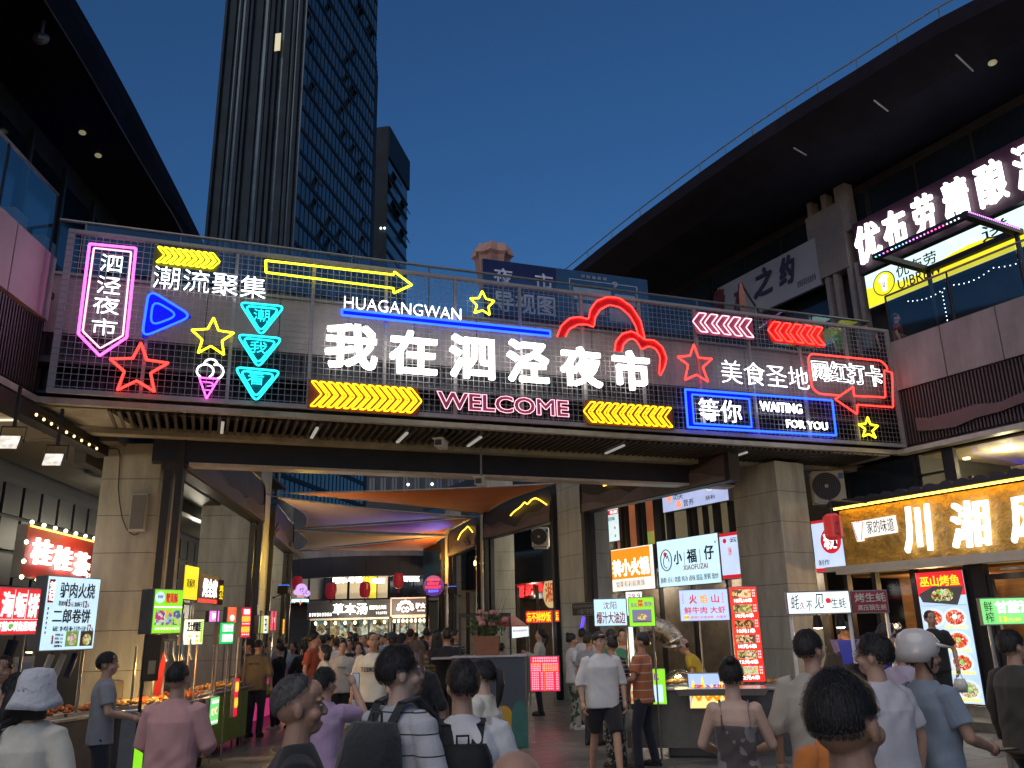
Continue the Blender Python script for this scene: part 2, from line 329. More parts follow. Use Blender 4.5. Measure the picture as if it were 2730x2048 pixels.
# ------------------------------------------------------------------ towers
def tower():
    D = 95.0
    r = ray(800, 350); c = r[:2] / r[1] * D
    fl = Fr(c, -80); fr_ = Fr(c, 10)
    def edge(px, az): p = line_end(c, px, az); return p
    # left face: from c towards the left; right face recedes
    root = thing('office_tower', 'tall dark glass office tower rising behind the left half of the footbridge', 'tower', Fr(c, 10), (0, 0, 0))
    A = fr_; wr = float((line_end(c, 996, 10, 350) - c) @ A.X); wl = abs(float((line_end(c, 572, -80, 350) - c) @ Fr(c, -80).X))
    # local x runs along the right face (away), local y = left (into the tower)
    G1 = mat('tower_glass', (.075, .11, .125), .18, .45, .35, .2, spec=.4); G2 = mat('tower_side', (.022, .032, .044), .6, 0, .35, .3, spec=.15)
    Hh = 112.
    MB().box(0, wr, 0.01, wl, 0, Hh).build('core', [G1], root)
    q = MB()
    k = 0; y = .4
    while y < wl - .3:
        wd = (.5, .3, .9, .35)[k % 4]; dp = (.5, .25, .35, .6)[k % 4]
        q.box(-dp, 0, y, y + wd, 3, Hh - (k % 3) * 2); y += wd + (.5, .35, .7)[k % 3]; k += 1
    q.build('vertical_fin', mat('fin', (.030, .042, .055), .7, 0, .3, .3, spec=.1), root, kind='stuff')
    q = MB()
    for i in range(33):
        z = 6 + i * 3.3; q.box(0, wr, -.10, .0, z, z + .55)
    q.build('spandrel', G2, root, kind='stuff')
    q = MB(); n = int(wr / 1.3)
    for i in range(n + 1): q.box(i * wr / n - .04, i * wr / n + .04, -.06, -.0, 3, Hh)
    q.build('mullion', DARK, root, kind='stuff')
    src = MB().add([(0, -.02, 0), (1.1, -.02, 0), (1.1, -.75, -1.5), (0, -.75, -1.5), (0, .03, 0), (1.1, .03, 0), (1.1, -.68, -1.56), (0, -.68, -1.56)],
                   [(0, 3, 2, 1), (4, 5, 6, 7), (0, 1, 5, 4), (1, 2, 6, 5), (2, 3, 7, 6), (3, 0, 4, 7)]).build('open_window', G2, root)
    src.location = (1.3, 0, 40)
    rg = random.Random(3)
    for i in range(33):
        for j in range(n):
            if rg.random() < .13 and 15 < i * 3.3 < 105: inst(src, 'open_window', root, (j * wr / n + .1, 0, 8.9 + i * 3.3))
    x, z = Fr(c, -80).pix(747, 122)
    MB().box(-.78, -.7, x - .4, x + .4, z - 1.4, z + 1.4).build('lit_window', em('lit_window', (.9, .8, .5), .55), root)
    # stepped slab behind: rises beyond the right edge
    root = thing('rear_tower_wing', 'narrow stepped wing of the tower block just right of the tall tower', 'tower', Fr(c, 10), (wr + .2, 0, 0))
    w2 = float((line_end(c, 1003, 10, 350) - c) @ A.X)
    for i in range(5):
        a = wr + .2 + (w2 - wr) * i / 5; zt = A.pix(996 + 8 * i / 5, 135 + i * 14)[1]
        MB().box(a, a + (w2 - wr) / 5, -.0, 6, 0, zt).build('wall', G2, root)
    # second tower further
    c2 = (ray(1035, 400)[:2] / ray(1035, 400)[1]) * 150
    B = Fr(c2, 10); root = thing('second_office_tower', 'shorter glass tower with open windows behind the tall one, right of it', 'tower', B, (0, 0, 0))
    wl2 = abs(float((line_end(c2, 1004, -80, 350) - c2) @ Fr(c2, -80).X)); 
    h2 = B.pix(1035, 335)[1]; xe = float((line_end(c2, 1088, 10, 350) - c2) @ B.X)
    MB().box(0, xe, 0, wl2, 0, h2 * .93).build('core', G1, root)
    MB().box(0, 14, -.3, wl2, h2 * .93, h2).build('roof_storey', G2, root)
    MB().box(-.2, 0, -.1, wl2, 0, h2).build('side_panel', G2, root)
    q = MB()
    for i in range(26): q.box(0, xe, -.2, -.02, 6 + i * 3.4, 6.6 + i * 3.4)
    q.build('spandrel', G2, root, kind='stuff')
    s2 = inst(src, 'open_window', root, (3, 0, 40), scale=(2.5, 1.6, 1.6)); 
    for i in range(26):
        for j in range(int(xe / 3)):
            if rg.random() < .3: inst(s2, 'open_window', root, (j * 3 + .3, 0, 9 + i * 3.4))
    for px in (1018, 1028):
        x, z = Fr(c2, -80).pix(px, 612); MB().ell((-.6, x, z), (.22, .22, .22), 8, 5).build('window_light', em('far_lamp', (.9, 1, .9), 4), root)
    # dark housing block low behind the market
    c3 = ray(980, 1200)[:2] / ray(980, 1200)[1] * 72; f3 = Fr(c3, 90); x1 = f3.pix(1245, 1200)[0]
    root = thing('apartment_block', 'dark apartment block with a few lit windows seen under the footbridge', 'building', f3, (0, 0, 0))
    MB().box(0, x1, 0, 12, 0, 23).build('wall', WALLD, root)
    for i in range(9):
        for j in range(5):
            a = x1 * (i + .25) / 9; z = 7 + j * 3.1
            o = MB().box(a, a + x1 / 18, -.06, -.01, z, z + 1.5).build('window', GLASSD, root)
            MB().box(a + x1 / 36 - .03, a + x1 / 36 + .03, -.09, -.06, z, z + 1.5).build('window_bar', DARK, o)
    for px, py in ((1088, 1260), (1152, 1260), (1088, 1292), (1152, 1291)):
        x, z = f3.pix(px, py, -.2); MB().ell((x, -.2, z), (.12, .12, .12), 8, 5).build('window_light', em('far_lamp', (.9, 1, .9), 4), root)
tower()

# ------------------------------------------------------------------ footbridge with the neon wall
G = Fr((4.686, 15.96), 69.74)
gx0 = (G.pix(185, 611)[0] + G.pix(120, 1047)[0]) / 2; gx1 = (G.pix(2370, 877)[0] + G.pix(2416, 1191)[0]) / 2; gz0 = 5.32; gz1 = 7.98
ZA = lambda x, y: (x / 2.4286, 550 + y / 2.4286)
ZB = lambda x, y: (700 + x / 2.4286, 600 + y / 2.4286)
ZC = lambda x, y: (1400 + x / 2.4286, 650 + y / 2.4286)
ZD = lambda x, y: (1820 + x / 2.4286, 900 + y / 2.4286)
ZE = lambda x, y: (1820 + x / 2.4286, 300 + y / 2.4286)
ZR = lambda x, y: (1820 + x / 2.4286, 0 + y / 2.4286)
def bridge():
    root = thing('footbridge', 'covered footbridge carrying the wall of neon signs over the market entrance', 'footbridge', G, (gx0, 0.3, 5.2))
    a, b = gx0 - .3, gx1 + .3
    n = 14
    src = MB().bev(0, (b - a) / n - .012, 0, .12, 0, .98, .006).build('parapet_panel', STONE2, root, raw=True); src.location = (a - gx0, .45, 6.5 - 5.2)
    for i in range(1, n): inst(src, 'parapet_panel', root, (a - gx0 + i * (b - a) / n, .45, 1.3))
    MB().box(a, b, .88, .98, 5.3, 7.4).build('inner_wall', WALLD, root)
    MB().box(a, b, .70, .90, 7.48, 7.53).build('coping', GREY, root)
    src = MB().box(0, .055, 0, .08, 0, 1.12).build('cladding_slat', DARK, root, raw=True); m = int((b - a) / .13)
    for i in range(m): inst(src, 'cladding_slat', root, (a - gx0 + i * .13, .5, .14))
    bpy.data.objects.remove(src)
    MB().box(a, b, .25, .37, 5.22, 5.31).build('lower_ledge', mat('ledge', (.42, .40, .34), .5), root)
    MB().box(a, b, .40, 3.0, 5.9, 6.0).build('deck', WALLD, root)
    # soffit: dark void, slats running front to back, stone rim
    MB().box(a, b, .38, 1.9, 5.40, 5.44).build('soffit_board', DARK, root); MB().box(a, b, 1.87, 1.92, 5.1, 5.95).build('rear_fascia', WALLD, root)
    sl = mat('soffit_slat', (.075, .07, .068), .5, .1, .15, 4)
    src = MB().box(0, .05, 0, 1.22, 0, .14).build('soffit_slat', sl, root, raw=True); m = int((b - a - 1.6) / .135)
    for i in range(m): inst(src, 'soffit_slat', root, (a - gx0 + 1.1 + i * .135, .1, -.02))
    bpy.data.objects.remove(src)
    MB().box(a, b, 1.62, 1.86, 5.10, 5.24).build('stone_rim', STONE, root)
    q = MB(); q.add([(a, .4, 5.2), (a + 1.1, .4, 5.2), (a + 1.45, 1.61, 5.2), (a - .1, 1.61, 5.2), (a, .4, 5.26), (a + 1.1, .4, 5.26), (a + 1.45, 1.61, 5.26), (a - .1, 1.61, 5.26)], [(0, 1, 2, 3), (4, 7, 6, 5), (0, 4, 5, 1), (1, 5, 6, 2), (2, 6, 7, 3), (3, 7, 4, 0)])
    q.build('soffit_stone', STONE, root); q = MB(); q.add([(b - 1.9, .4, 5.2), (b - .4, .4, 5.2), (b - .4, 1.61, 5.2), (b - .9, 1.61, 5.2), (b - 1.9, .4, 5.26), (b - .4, .4, 5.26), (b - .4, 1.61, 5.26), (b - .9, 1.61, 5.26)], [(0, 1, 2, 3), (4, 7, 6, 5), (0, 4, 5, 1), (1, 5, 6, 2), (2, 6, 7, 3), (3, 7, 4, 0)])
    q.build('soffit_stone', STONE, root)
    lt = em('slat_lamp', (1, .97, .9), .28)
    src = MB().box(0, .05, 0, .8, 0, .03).build('soffit_light', lt, root, raw=True)
    for px, py in ((590, 1120), (837, 1130), (1072, 1130), (1265, 1150), (1640, 1168), (1963, 1190)):
        x, z = G.pix(px, py, .9); inst(src, 'soffit_light', root, (x - gx0, .3, -.06))
    bpy.data.objects.remove(src)
    # glass balustrade along the deck's near edge
    gl = glass('balustrade_glass')
    n = 11; x = a + .4; wd = (b - a - .6) / n
    for i in range(n):
        MB().box(x + .02, x + wd - .02, .80, .812, 7.56, 8.45).build('glass_pane', gl, root)
        MB().tube([(x, .84, 7.53), (x, .84, 8.5)], .018, 6).build('post', GREY, root); x += wd
    MB().tube([(a, .84, 8.5), (b, .84, 8.5)], .028, 8).build('handrail', GREY, root)
    # dark beam under the bridge, on the pillars' inner side
    root = thing('portal_beam', 'long dark beam under the footbridge spanning between the two stone gate pillars', 'beam', G, (-8.6, 1.87, 4.4))
    xl = G.pix(404, 1230, 1.87)[0]; xr = G.pix(1957, 1275, 1.87)[0]; zl = G.pix(404, 1228, 1.87)[1]
    MB().box(xl, xr, 1.87, 2.2, zl, 5.095).build('beam_face', DARK, root)
    MB().box(xl + .6, xr, 1.875, 2.23, zl - .05, zl - .002).build('edge_strip', mat('edge_strip', (.5, .45, .4), .4), root)
bridge()
def lattice():
    root = thing('neon_sign_lattice', 'white steel frame and wire grid carrying all the neon signs on the footbridge', 'lattice', G, (gx0, 0, gz0))
    fm = mat('frame_paint', (.34, .31, .31), .45, .1, .12, 3)
    q = MB(); q.box(gx0, gx1, 0, .06, gz1 - .07, gz1); q.build('top_rail', fm, root)
    MB().box(gx0, gx1, 0, .06, gz0, gz0 + .07).build('bottom_rail', fm, root)
    for x in (gx0, gx1 - .09): MB().box(x, x + .09, .001, .061, gz0 + .07, gz1 - .07).build('end_post', fm, root)
    n = 13
    for i in range(1, n): x = gx0 + (gx1 - gx0) * i / n; MB().box(x, x + .05, .002, .058, gz0 + .07, gz1 - .07).build('post', fm, root)
    wm = mat('wire', (.30, .28, .30), .4, .4); q = MB(); s = .1
    i = 1
    while gx0 + i * s < gx1: x = gx0 + i * s; q.box(x - .0042, x + .0042, -.006, -.001, gz0 + .03, gz1 - .03); i += 1
    i = 1
    while gz0 + i * s < gz1: z = gz0 + i * s; q.box(gx0, gx1, -.011, -.006, z - .0042, z + .0042); i += 1
    q.build('wire_grid', wm, root, kind='stuff')
lattice()
NEO = dict(mag=em('neon_magenta', (1, .08, .72), 4.5), pink=em('neon_pink', (1, .50, .60), 2.1), yel=em('neon_yellow', (1, .92, .02), 2.8), red=em('neon_red', (1, .03, .022), 4.5),
           blue=em('neon_blue', (.008, .045, 1), 7), cyan=em('neon_cyan', (.02, .78, .85), 2.2), wht=em('neon_white', (.93, .98, 1), 3.5), org=em('neon_orange_yellow', (1, .62, .008), 2.6), big=em('letter_white', (1, 1, .93), 4.0))
BK = dict(mag=mat('acrylic_magenta', (.5, .02, .25), .25), yel=mat('acrylic_yellow', (.10, .085, .0), .25), red=mat('acrylic_red', (.5, .012, .01), .25), blue=mat('acrylic_blue', (.01, .01, .6), .25),
          cyan=mat('acrylic_teal', (.0, .09, .11), .25), org=mat('acrylic_orange', (.20, .05, .0), .25), clr=glass('acrylic_clear', (.7, .8, .7), .1), pink=mat('acrylic_rose', (.35, .08, .14), .25))
YN = -.10
def rnd(pts, r=.05, closed=True, n=4):
    out = []; N = len(pts)
    for i, p in enumerate(pts):
        if not closed and i in (0, N - 1): out.append(p); continue
        a = np.array(pts[i - 1]); b = np.array(p); c = np.array(pts[(i + 1) % N])
        la, lc = np.linalg.norm(a - b), np.linalg.norm(c - b); k = min(r, la * .45, lc * .45)
        p0 = b + (a - b) / la * k; p1 = b + (c - b) / lc * k
        for j in range(n + 1): t = j / n; out.append(tuple(p0 * (1 - t) ** 2 + b * 2 * t * (1 - t) + p1 * t * t))
    return out
class Neon:
    def __init__(s, label, z, name='neon_sign'):
        s.z = z; s.root = None; s.label = label; s.name = name; s.items = []
    def P(s, pts): return [G.pix(*s.z(*p), YN) for p in pts]
    def _r(s, x, z):
        if s.root is None: s.root = thing(s.name, s.label, 'neon sign', G, (x, YN, z), 'neon signs on the footbridge lattice')
    def line(s, pts, m, r=.016, closed=True, rr=.04, local=False, y=YN, name='neon_tube'):
        L = pts if local else s.P(pts); s._r(*L[0])
        L2 = rnd(L, rr, closed) if rr else L
        MB().tube([(p[0], y, p[1]) for p in L2], r, 6, closed).build(name, NEO[m], s.root, True); return s
    def back(s, pts, m, grow=1.0, local=False, y=YN + .045, rr=.05, name='backing'):
        L = pts if local else s.P(pts); s._r(*L[0]); c = np.mean(np.array(L), 0)
        L2 = rnd([tuple(c + (np.array(p) - c) * grow) for p in L], rr)
        MB().poly(L2, y, y + .012).build(name, BK[m] if isinstance(m, str) else m, s.root); return s
    def txt(s, str_, TL, BR, m, bold=-.012, outline=0, ext=.03, name='neon_lettering', y=YN):
        a = G.pix(*s.z(*TL), YN); b = G.pix(*s.z(*BR), YN); s._r(a[0], b[1])
        text(s.root, name, str_, a[0], b[1], b[0], a[1], NEO[m], y, ext, bold, outline); return s
    def chev(s, TL, BR, n, dr, m, bk, r=.013, th=.42):
        a = G.pix(*s.z(*TL), YN); b = G.pix(*s.z(*BR), YN); x0, z1 = a; x1, z0 = b; s._r(x0, z0); h = z1 - z0; zm = (z0 + z1) / 2
        st = (x1 - x0 - h * .42) / (n - 1 + th + .0001) if n > 1 else 1; wd = st * .62; k = h * .42
        for i in range(n):
            o = x0 + i * st
            p = [(o, z1), (o + wd, z1), (o + wd + k, zm), (o + wd, z0), (o, z0), (o + k, zm)]
            if dr < 0: p = [(x0 + x1 - q[0], q[1]) for q in p]
            MB().tube([(q[0], YN, q[1]) for q in rnd(p, .02, True, 2)], r, 6, True).build('neon_chevron', NEO[m], s.root, True)
        if bk: MB().poly([(x0 - .04, z0 - .04), (x1 - h * .1, z0 - .04), (x1 + .03, zm), (x1 - h * .1, z1 + .04), (x0 - .04, z1 + .04)] if dr > 0 else [(x1 + .04, z0 - .04), (x1 + .04, z1 + .04), (x0 + h * .1, z1 + .04), (x0 - .03, zm), (x0 + h * .1, z0 - .04)], YN + .045, YN + .052).build('backing', BK[bk], s.root)
        return s
def star(cx, cz, r, rot=0, k=.42): return [(cx + (r if i % 2 == 0 else r * k) * math.sin(rot + i * math.pi / 5), cz + (r if i % 2 == 0 else r * k) * math.cos(rot + i * math.pi / 5)) for i in range(10)]
Neon('tall magenta pointed badge of neon with white characters at the left end of the lattice', ZA).line([(580, 243), (880, 272), (820, 850), (645, 968), (507, 825)], 'mag', .02, rr=.02)\
    .line([(608, 270), (850, 296), (795, 838), (648, 920), (535, 808)], 'pink', .014, rr=.02)\
    .txt('泗', (660, 312), (785, 432), 'wht').txt('泾', (638, 452), (775, 575), 'wht').txt('夜', (612, 582), (765, 705), 'wht').txt('市', (600, 725), (750, 842), 'wht')
nb = Neon('', ZA)
def band(label, z, outer, inner, m, r=.016, bk=None, rr=.04): 
    n = Neon(label, z); n.line(outer, m, r, rr=rr).line(inner, m, r * .9, rr=rr)
    if bk: n.back(outer, bk, 1.02)
    return n
Neon('row of yellow neon chevrons pointing right, above the white characters at upper left', ZA).chev((1020, 260), (1412, 408), 9, 1, 'yel', 'yel', .012)
Neon('thin white neon characters under the small yellow chevrons at upper left', ZA).txt('潮流聚集', (1003, 385), (1715, 605), 'wht', -.014)
band('blue neon play-button triangle near the left end', ZA, [(965, 540), (1245, 712), (918, 850)], [(990, 605), (1160, 706), (972, 778)], 'blue', .018, 'blue', .16)
Neon('big red neon star at lower left of the lattice', ZA).line([(912, 885), (950, 995), (1090, 1015), (975, 1080), (1000, 1200), (885, 1130), (760, 1190), (805, 1070), (712, 988), (860, 985)], 'red', .02, rr=.015)
Neon('yellow neon star above the ice cream cone', ZA).line([(1383, 722), (1415, 805), (1515, 820), (1437, 872), (1450, 962), (1365, 905), (1282, 950), (1310, 865), (1240, 800), (1345, 795)], 'yel', .017, rr=.015)
def arcp(cx, cy, rx, ry, a0, a1, n=12): return [(cx + rx * math.cos(R(a0 + (a1 - a0) * i / n)), cy - ry * math.sin(R(a0 + (a1 - a0) * i / n))) for i in range(n + 1)]
Neon('neon ice cream cone with white scoops and pink cone', ZA).line(arcp(1328, 1068, 54, 44, 235, -60), 'wht', .014, False, 0).line(arcp(1400, 1070, 46, 46, 110, -80), 'wht', .014, False, 0).line(arcp(1365, 1028, 44, 38, 170, 10), 'wht', .014, False, 0)\
    .line([(1290, 1110), (1415, 1118), (1337, 1245)], 'mag', .013, rr=.01).line([(1312, 1135), (1370, 1142), (1385, 1160), (1340, 1166)], 'mag', .008, False, .01).line([(1330, 1190), (1358, 1192)], 'mag', .008, False, 0)
for lb, tri, inn, ch, tl, br in (('top cyan neon triangle of the stack of three', [(1550, 622), (1842, 648), (1690, 838)], [(1585, 645), (1808, 665), (1688, 812)], '潮', (1645, 665), (1742, 752)),
                     ('middle cyan neon triangle of the stack of three', [(1535, 830), (1828, 855), (1672, 1046)], [(1570, 852), (1792, 875), (1670, 1020)], '我', (1622, 875), (1727, 957)),
                     ('bottom cyan neon triangle of the stack of three', [(1520, 1042), (1818, 1068), (1656, 1266)], [(1555, 1064), (1782, 1088), (1655, 1238)], '看', (1606, 1068), (1706, 1160))):
    band(lb, ZA, tri, inn, 'cyan', .018, 'cyan', .1).txt(ch, tl, br, 'cyan', -.012)
Neon('long yellow neon arrow pointing right along the top of the lattice', ZB).line([(20, 230), (848, 322), (855, 303), (967, 388), (850, 441), (848, 410), (22, 307)], 'yel', .02, rr=.01)
Neon('white neon lettering HUAGANGWAN over the blue bar', ZB).txt('HUAGANGWAN', (530, 463), (1283, 617), 'wht', -.02)
n = Neon('long thin blue neon bar under HUAGANGWAN', ZB); n.line([(515, 546), (1862, 686), (1862, 720), (515, 582)], 'blue', .02, rr=.005).back([(515, 546), (1862, 686), (1862, 720), (515, 582)], 'blue', 1.0, rr=.005)
Neon('small yellow neon star in front of the blue map board', ZB).line([(1422, 428), (1447, 478), (1500, 492), (1463, 530), (1470, 582), (1424, 552), (1372, 570), (1388, 520), (1345, 475), (1400, 474)], 'yel', .018, rr=.012)
for ch, tl, br in (('我', (408, 632), (737, 950)), ('在', (820, 678), (1124, 986)), ('泗', (1203, 710), (1497, 1012)), ('泾', (1573, 743), (1850, 1037)), ('夜', (1915, 783), (2195, 1062))):
    n = Neon('thick white illuminated character %s %s' % (ch, {'我': 'opening the main title, above the amber arrows', '在': 'second in the main title', '泗': 'above the left part of WELCOME', '泾': 'above the right part of WELCOME', '夜': 'under the left side of the red cloud'}[ch]), ZB, 'channel_letter'); n.txt(ch, tl, br, 'big', .026, ext=.07, name='letter_face', y=YN - .02)
n = Neon('thick white illuminated character 市 ending the main title', ZC, 'channel_letter'); n.txt('市', (553, 688), (807, 963), 'big', .026, ext=.07, name='letter_face', y=YN - .02)
Neon('long row of amber chevrons pointing right, left of WELCOME', ZB).chev((316, 1010), (1020, 1218), 13, 1, 'org', 'org', .014)
n = Neon('pink outlined neon word WELCOME at the bottom centre', ZB); n.txt('WELCOME', (1125, 1073), (1985, 1247), 'pink', .03, .012, .02); n.txt('WELCOME', (1128, 1076), (1982, 1244), 'pink', .03, name='neon_lettering', y=YN + .03); TQ[-1] = TQ[-1][:7] + (BK['pink'],) + TQ[-1][8:]
Neon('long row of amber chevrons pointing left, right of WELCOME', ZC).chev((386, 1020), (957, 1187), 11, -1, 'org', 'org', .014)
n = Neon('red neon cloud outline above the title', ZC)
co = [(208, 600), (235, 530), (290, 482), (350, 474), (412, 490), (422, 430), (462, 372), (530, 345), (610, 352), (690, 408), (748, 500), (775, 618)]
ci = [(260, 600), (285, 552), (345, 522), (400, 522), (446, 540), (452, 480), (485, 425), (545, 395), (615, 412), (675, 462), (715, 530), (735, 600)]
n.line(co, 'red', .016, False, .05).line(ci, 'red', .016, False, .05)
do = [(580, 692), (588, 635), (630, 582), (690, 566), (735, 590), (775, 622), (835, 625), (888, 668), (916, 740), (903, 800), (876, 852)]
di = [(626, 694), (634, 652), (668, 618), (705, 615), (732, 645), (752, 685), (800, 662), (845, 678), (874, 728), (872, 790), (868, 845)]
n.line(do, 'red', .016, False, .05).line(di, 'red', .016, False, .05)
q = MB(); q.strip(n.P(co), n.P(ci), YN + .03, YN + .045); q.strip(n.P(do), n.P(di), YN + .026, YN + .041); q.build('backing', BK['red'], n.root)
Neon('pale pink neon chevrons pointing left at upper right', ZC).chev((1095, 443), (1482, 607), 5, -1, 'pink', 'pink', .013)
Neon('red neon chevrons pointing left at upper right', ZC).chev((1580, 501), (1942, 659), 5, -1, 'red', 'red', .016)
Neon('red neon star right of the title', ZC).line([(1092, 652), (1122, 738), (1210, 745), (1150, 800), (1185, 893), (1110, 848), (1035, 882), (1055, 785), (988, 732), (1068, 725)], 'red', .018, rr=.012)
n = Neon('thin white neon characters 美食圣地 right of the red star', ZC); n.txt('美食圣地', (1262, 750), (1840, 948), 'wht', -.016, ext=.02)
n = Neon('red neon speech bubble with a bent arrow at the right end', ZD)
n.line([(1020, 376), (880, 364), (838, 325), (812, 130), (832, 106), (1285, 150), (1322, 190), (1325, 208)], 'red', .018, False, .1).line([(1305, 212), (1355, 228), (1363, 452), (1130, 435), (1130, 497), (988, 400), (1105, 318), (1110, 378), (1312, 388)], 'red', .018, True, .02)
n.txt('网红打卡', (828, 140), (1300, 322), 'wht', .02, .010, .02)
n = Neon('blue neon frame holding the white characters 等你 and WAITING FOR YOU', ZD)
fr_o = [(16, 336), (968, 408), (994, 634), (34, 580)]; fr_i = [(60, 368), (430, 398), (447, 580), (74, 556)]
n.line(fr_o, 'blue', .022, rr=.01).line(fr_i, 'blue', .018, rr=.01).txt('等你', (98, 393), (383, 556), 'wht', -.008).txt('WAITING', (495, 412), (772, 496), 'wht', .0).txt('FOR YOU', (667, 532), (938, 602), 'wht', .0)
q = MB(); L = n.P([(16, 336), (440, 370), (460, 612), (34, 580)]); I = n.P(fr_i)
for i in range(4): q.poly([L[i], L[(i + 1) % 4], I[(i + 1) % 4], I[i]], YN + .03 + i * .0005, YN + .04)
q.build('backing', BK['blue'], n.root)
Neon('smallest yellow neon star at the lower right corner', ZD).line([(1197, 515), (1215, 562), (1265, 572), (1228, 605), (1250, 650), (1205, 625), (1168, 640), (1182, 592), (1140, 562), (1185, 558)], 'yel', .02, rr=.015)
# things standing on the bridge behind the lattice
BB = Fr(G.w(0, 1.3)[:2], 69.74)
b = Board('map_board', 'navy night market map board on the bridge railing behind the small yellow star', ZB(1425, 225), ZB(1905, 275), ZB(1905, 640), ZB(1430, 600), 0, mat('navy_board', (.010, .016, .085), .4), fr=BB, depth=.06, cat='notice board')
PW = mat('print_white', (.55, .57, .72), .5)
b.t('夜', .14, .13, .40, .42, PW, .02).t('市', .70, .13, .95, .42, PW, .02).t('导视图', .14, .52, .97, .88, PW, .02)
b = Board('plan_board', 'lighter blue floor plan board beside the navy map board on the bridge', ZC(208, 162), ZC(785, 235), ZC(815, 560), ZC(208, 500), 0, mat('blue_board', (.02, .075, .17), .4), fr=BB, depth=.06, cat='notice board')
P2 = mat('print_plan', (.36, .40, .5), .5); b.r(.13, .16, .88, .175, P2, 'plan_line').r(.13, .16, .14, .5, P2, 'plan_line').r(.87, .16, .88, .6, P2, 'plan_line').r(.17, .32, .58, .55, P2, 'plan_area').r(.62, .36, .85, .58, P2, 'plan_area').r(.2, .62, .5, .8, P2, 'plan_area').r(.55, .65, .8, .9, P2, 'plan_area').t('9', .6, .12, .66, .24, P2, .03).g(.25, .06, .55, .12, 5, P2)
r_ = thing('folded_parasol', 'folded pale pink parasol sticking up behind the navy map board', 'parasol', BB, (BB.pix(*ZB(1487, 230))[0], .5, 7.4))
x, z = BB.pix(*ZB(1487, 125), .5)
q = MB(); rg = []
for i, (zz, rr) in enumerate(((z, .05), (z - .1, .3), (z - .3, .36), (z - .36, .30), (z - .9, .24), (z - 1.6, .12))): rg.append([(x + rr * (1 + .28 * (j % 2)) * math.cos(j * math.pi / 8), .5 + rr * (1 + .28 * (j % 2)) * math.sin(j * math.pi / 8), zz) for j in range(16)])
q.loft(rg).build('canopy', mat('parasol_cloth', (.45, .26, .22), .8), r_); MB().cyl(x, .5, 6.0, z - 1.5, .03).build('pole', GREY, r_)
x, z = BB.pix(*ZE(375, 1100), .3)
r_ = thing('folded_patio_umbrella', 'small folded umbrella with dark arm behind the pink chevrons on the bridge', 'umbrella', BB, (x, .3, 7.4))
MB().loft([[(x + a * .10 * k, .3 + b_ * .10 * k, z - dz) for a, b_ in ((1, 0), (.5, .8), (-.5, .8), (-1, 0), (-.5, -.8), (.5, -.8))] for dz, k in ((0, .2), (.3, .8), (.9, 1), (1.1, .4))]).build('canopy', mat('umbrella_cloth', (.3, .13, .1), .8), r_)
MB().tube([(x, .3, z), (x + .45, .35, z - .65), (x + .6, .35, z - 1.2)], .03, 6).build('arm', DARK, r_); MB().cyl(x, .3, 6.0, z - 1.0, .02).build('pole', DARK, r_)

# ------------------------------------------------------------------ pillars and arcades
PZ = 4.6
Lp = [atZ(*p, PZ) for p in [(516, 1269), (701, 1395), (728, 1430), (778, 1475)]]
Rp = [atZ(*p, PZ) for p in [(1937, 1282), (1550, 1369), (1475, 1389), (1290, 1439), (1272, 1453), (1195, 1485)]]
LA = math.degrees(math.atan2(Lp[1][0] - Lp[0][0], Lp[1][1] - Lp[0][1])); RA = math.degrees(math.atan2(Rp[1][0] - Rp[0][0], Rp[1][1] - Rp[0][1]))
LF = Fr(Lp[0], LA); RF = Fr(Rp[1], RA + 180)
def seg(a, b): d = np.array(b[:2]) - np.array(a[:2]); return Fr(a, math.degrees(math.atan2(d[0], d[1]))), float(np.linalg.norm(d))
R1, r1n = seg(Rp[1], Rp[0]); RG1, rg1n = seg(Rp[2], Rp[1]); R2, r2n = seg(Rp[3], Rp[2]); RG2, rg2n = seg(Rp[4], Rp[3]); R3, r3n = seg(Rp[5], Rp[4])
LG1, lg1n = seg(Lp[1], Lp[2]); L2, l2n = seg(Lp[2], Lp[3])
Re0 = Rp[5][:2] + (Rp[5][:2] - Rp[4][:2]) / r3n * 1.3; Re1 = atY(1169, 1500, 42.)[:2]; R4, r4n = seg(Re1, Re0)
Ls = [float((p[:2] - LF.o) @ LF.X) for p in Lp]; Rs = [float((p[:2] - RF.o) @ RF.X) for p in Rp]
def courses(root, pts, z0, z1, h=.62, m=STONE, plinth=None):
    """stone blocks stacked on the plan polygon pts (local)"""
    z = z0; c = np.mean(np.array(pts), 0); i = 0
    MB().loft([[(*(c + (np.array(p) - c) * .985), zz) for p in pts] for zz in (z0, z1)]).build('pillar_core', DARK, root)
    n = max(1, round((z1 - z0) / h)); h = (z1 - z0) / n
    for i in range(n):
        MB().loft([[(*p, z0 + i * h + .005) for p in pts], [(*p, z0 + (i + 1) * h - .005) for p in pts]]).build('stone_block', m, root)
def cornerpillar(name, label, px, pl, pr, Y, aL, aR, z1, y=1400):
    r = ray(px, y); C = r[:2] / r[1] * Y; A = line_end(C, pl, aL, y); B = line_end(C, pr, aR, y); D = A + B - C
    fr = Fr(C, 90); root = thing(name, label, 'pillar', fr, (0, 0, 0))
    P = [tuple(p - C) for p in (A, C, B, D)]; courses(root, P, 0.02, z1); return root, C, A, B
PL, CL, CLa, CLb = cornerpillar('stone_pillar', 'broad stone pillar under the left end of the footbridge, with a column loudspeaker', 413, 256, 478, 14.4, LA - 90, LA, 5.12)
PR, CR, CRa, CRb = cornerpillar('stone_pillar', 'stone pillar under the right end of the footbridge beside the red price board', 2083, 1962, 2160, 17.4, RA, RA + 90, 5.12, 1400)
MB().box(-.1, .1, -.1, .1, 0.02, .03).build('plinth', DARK, PR)
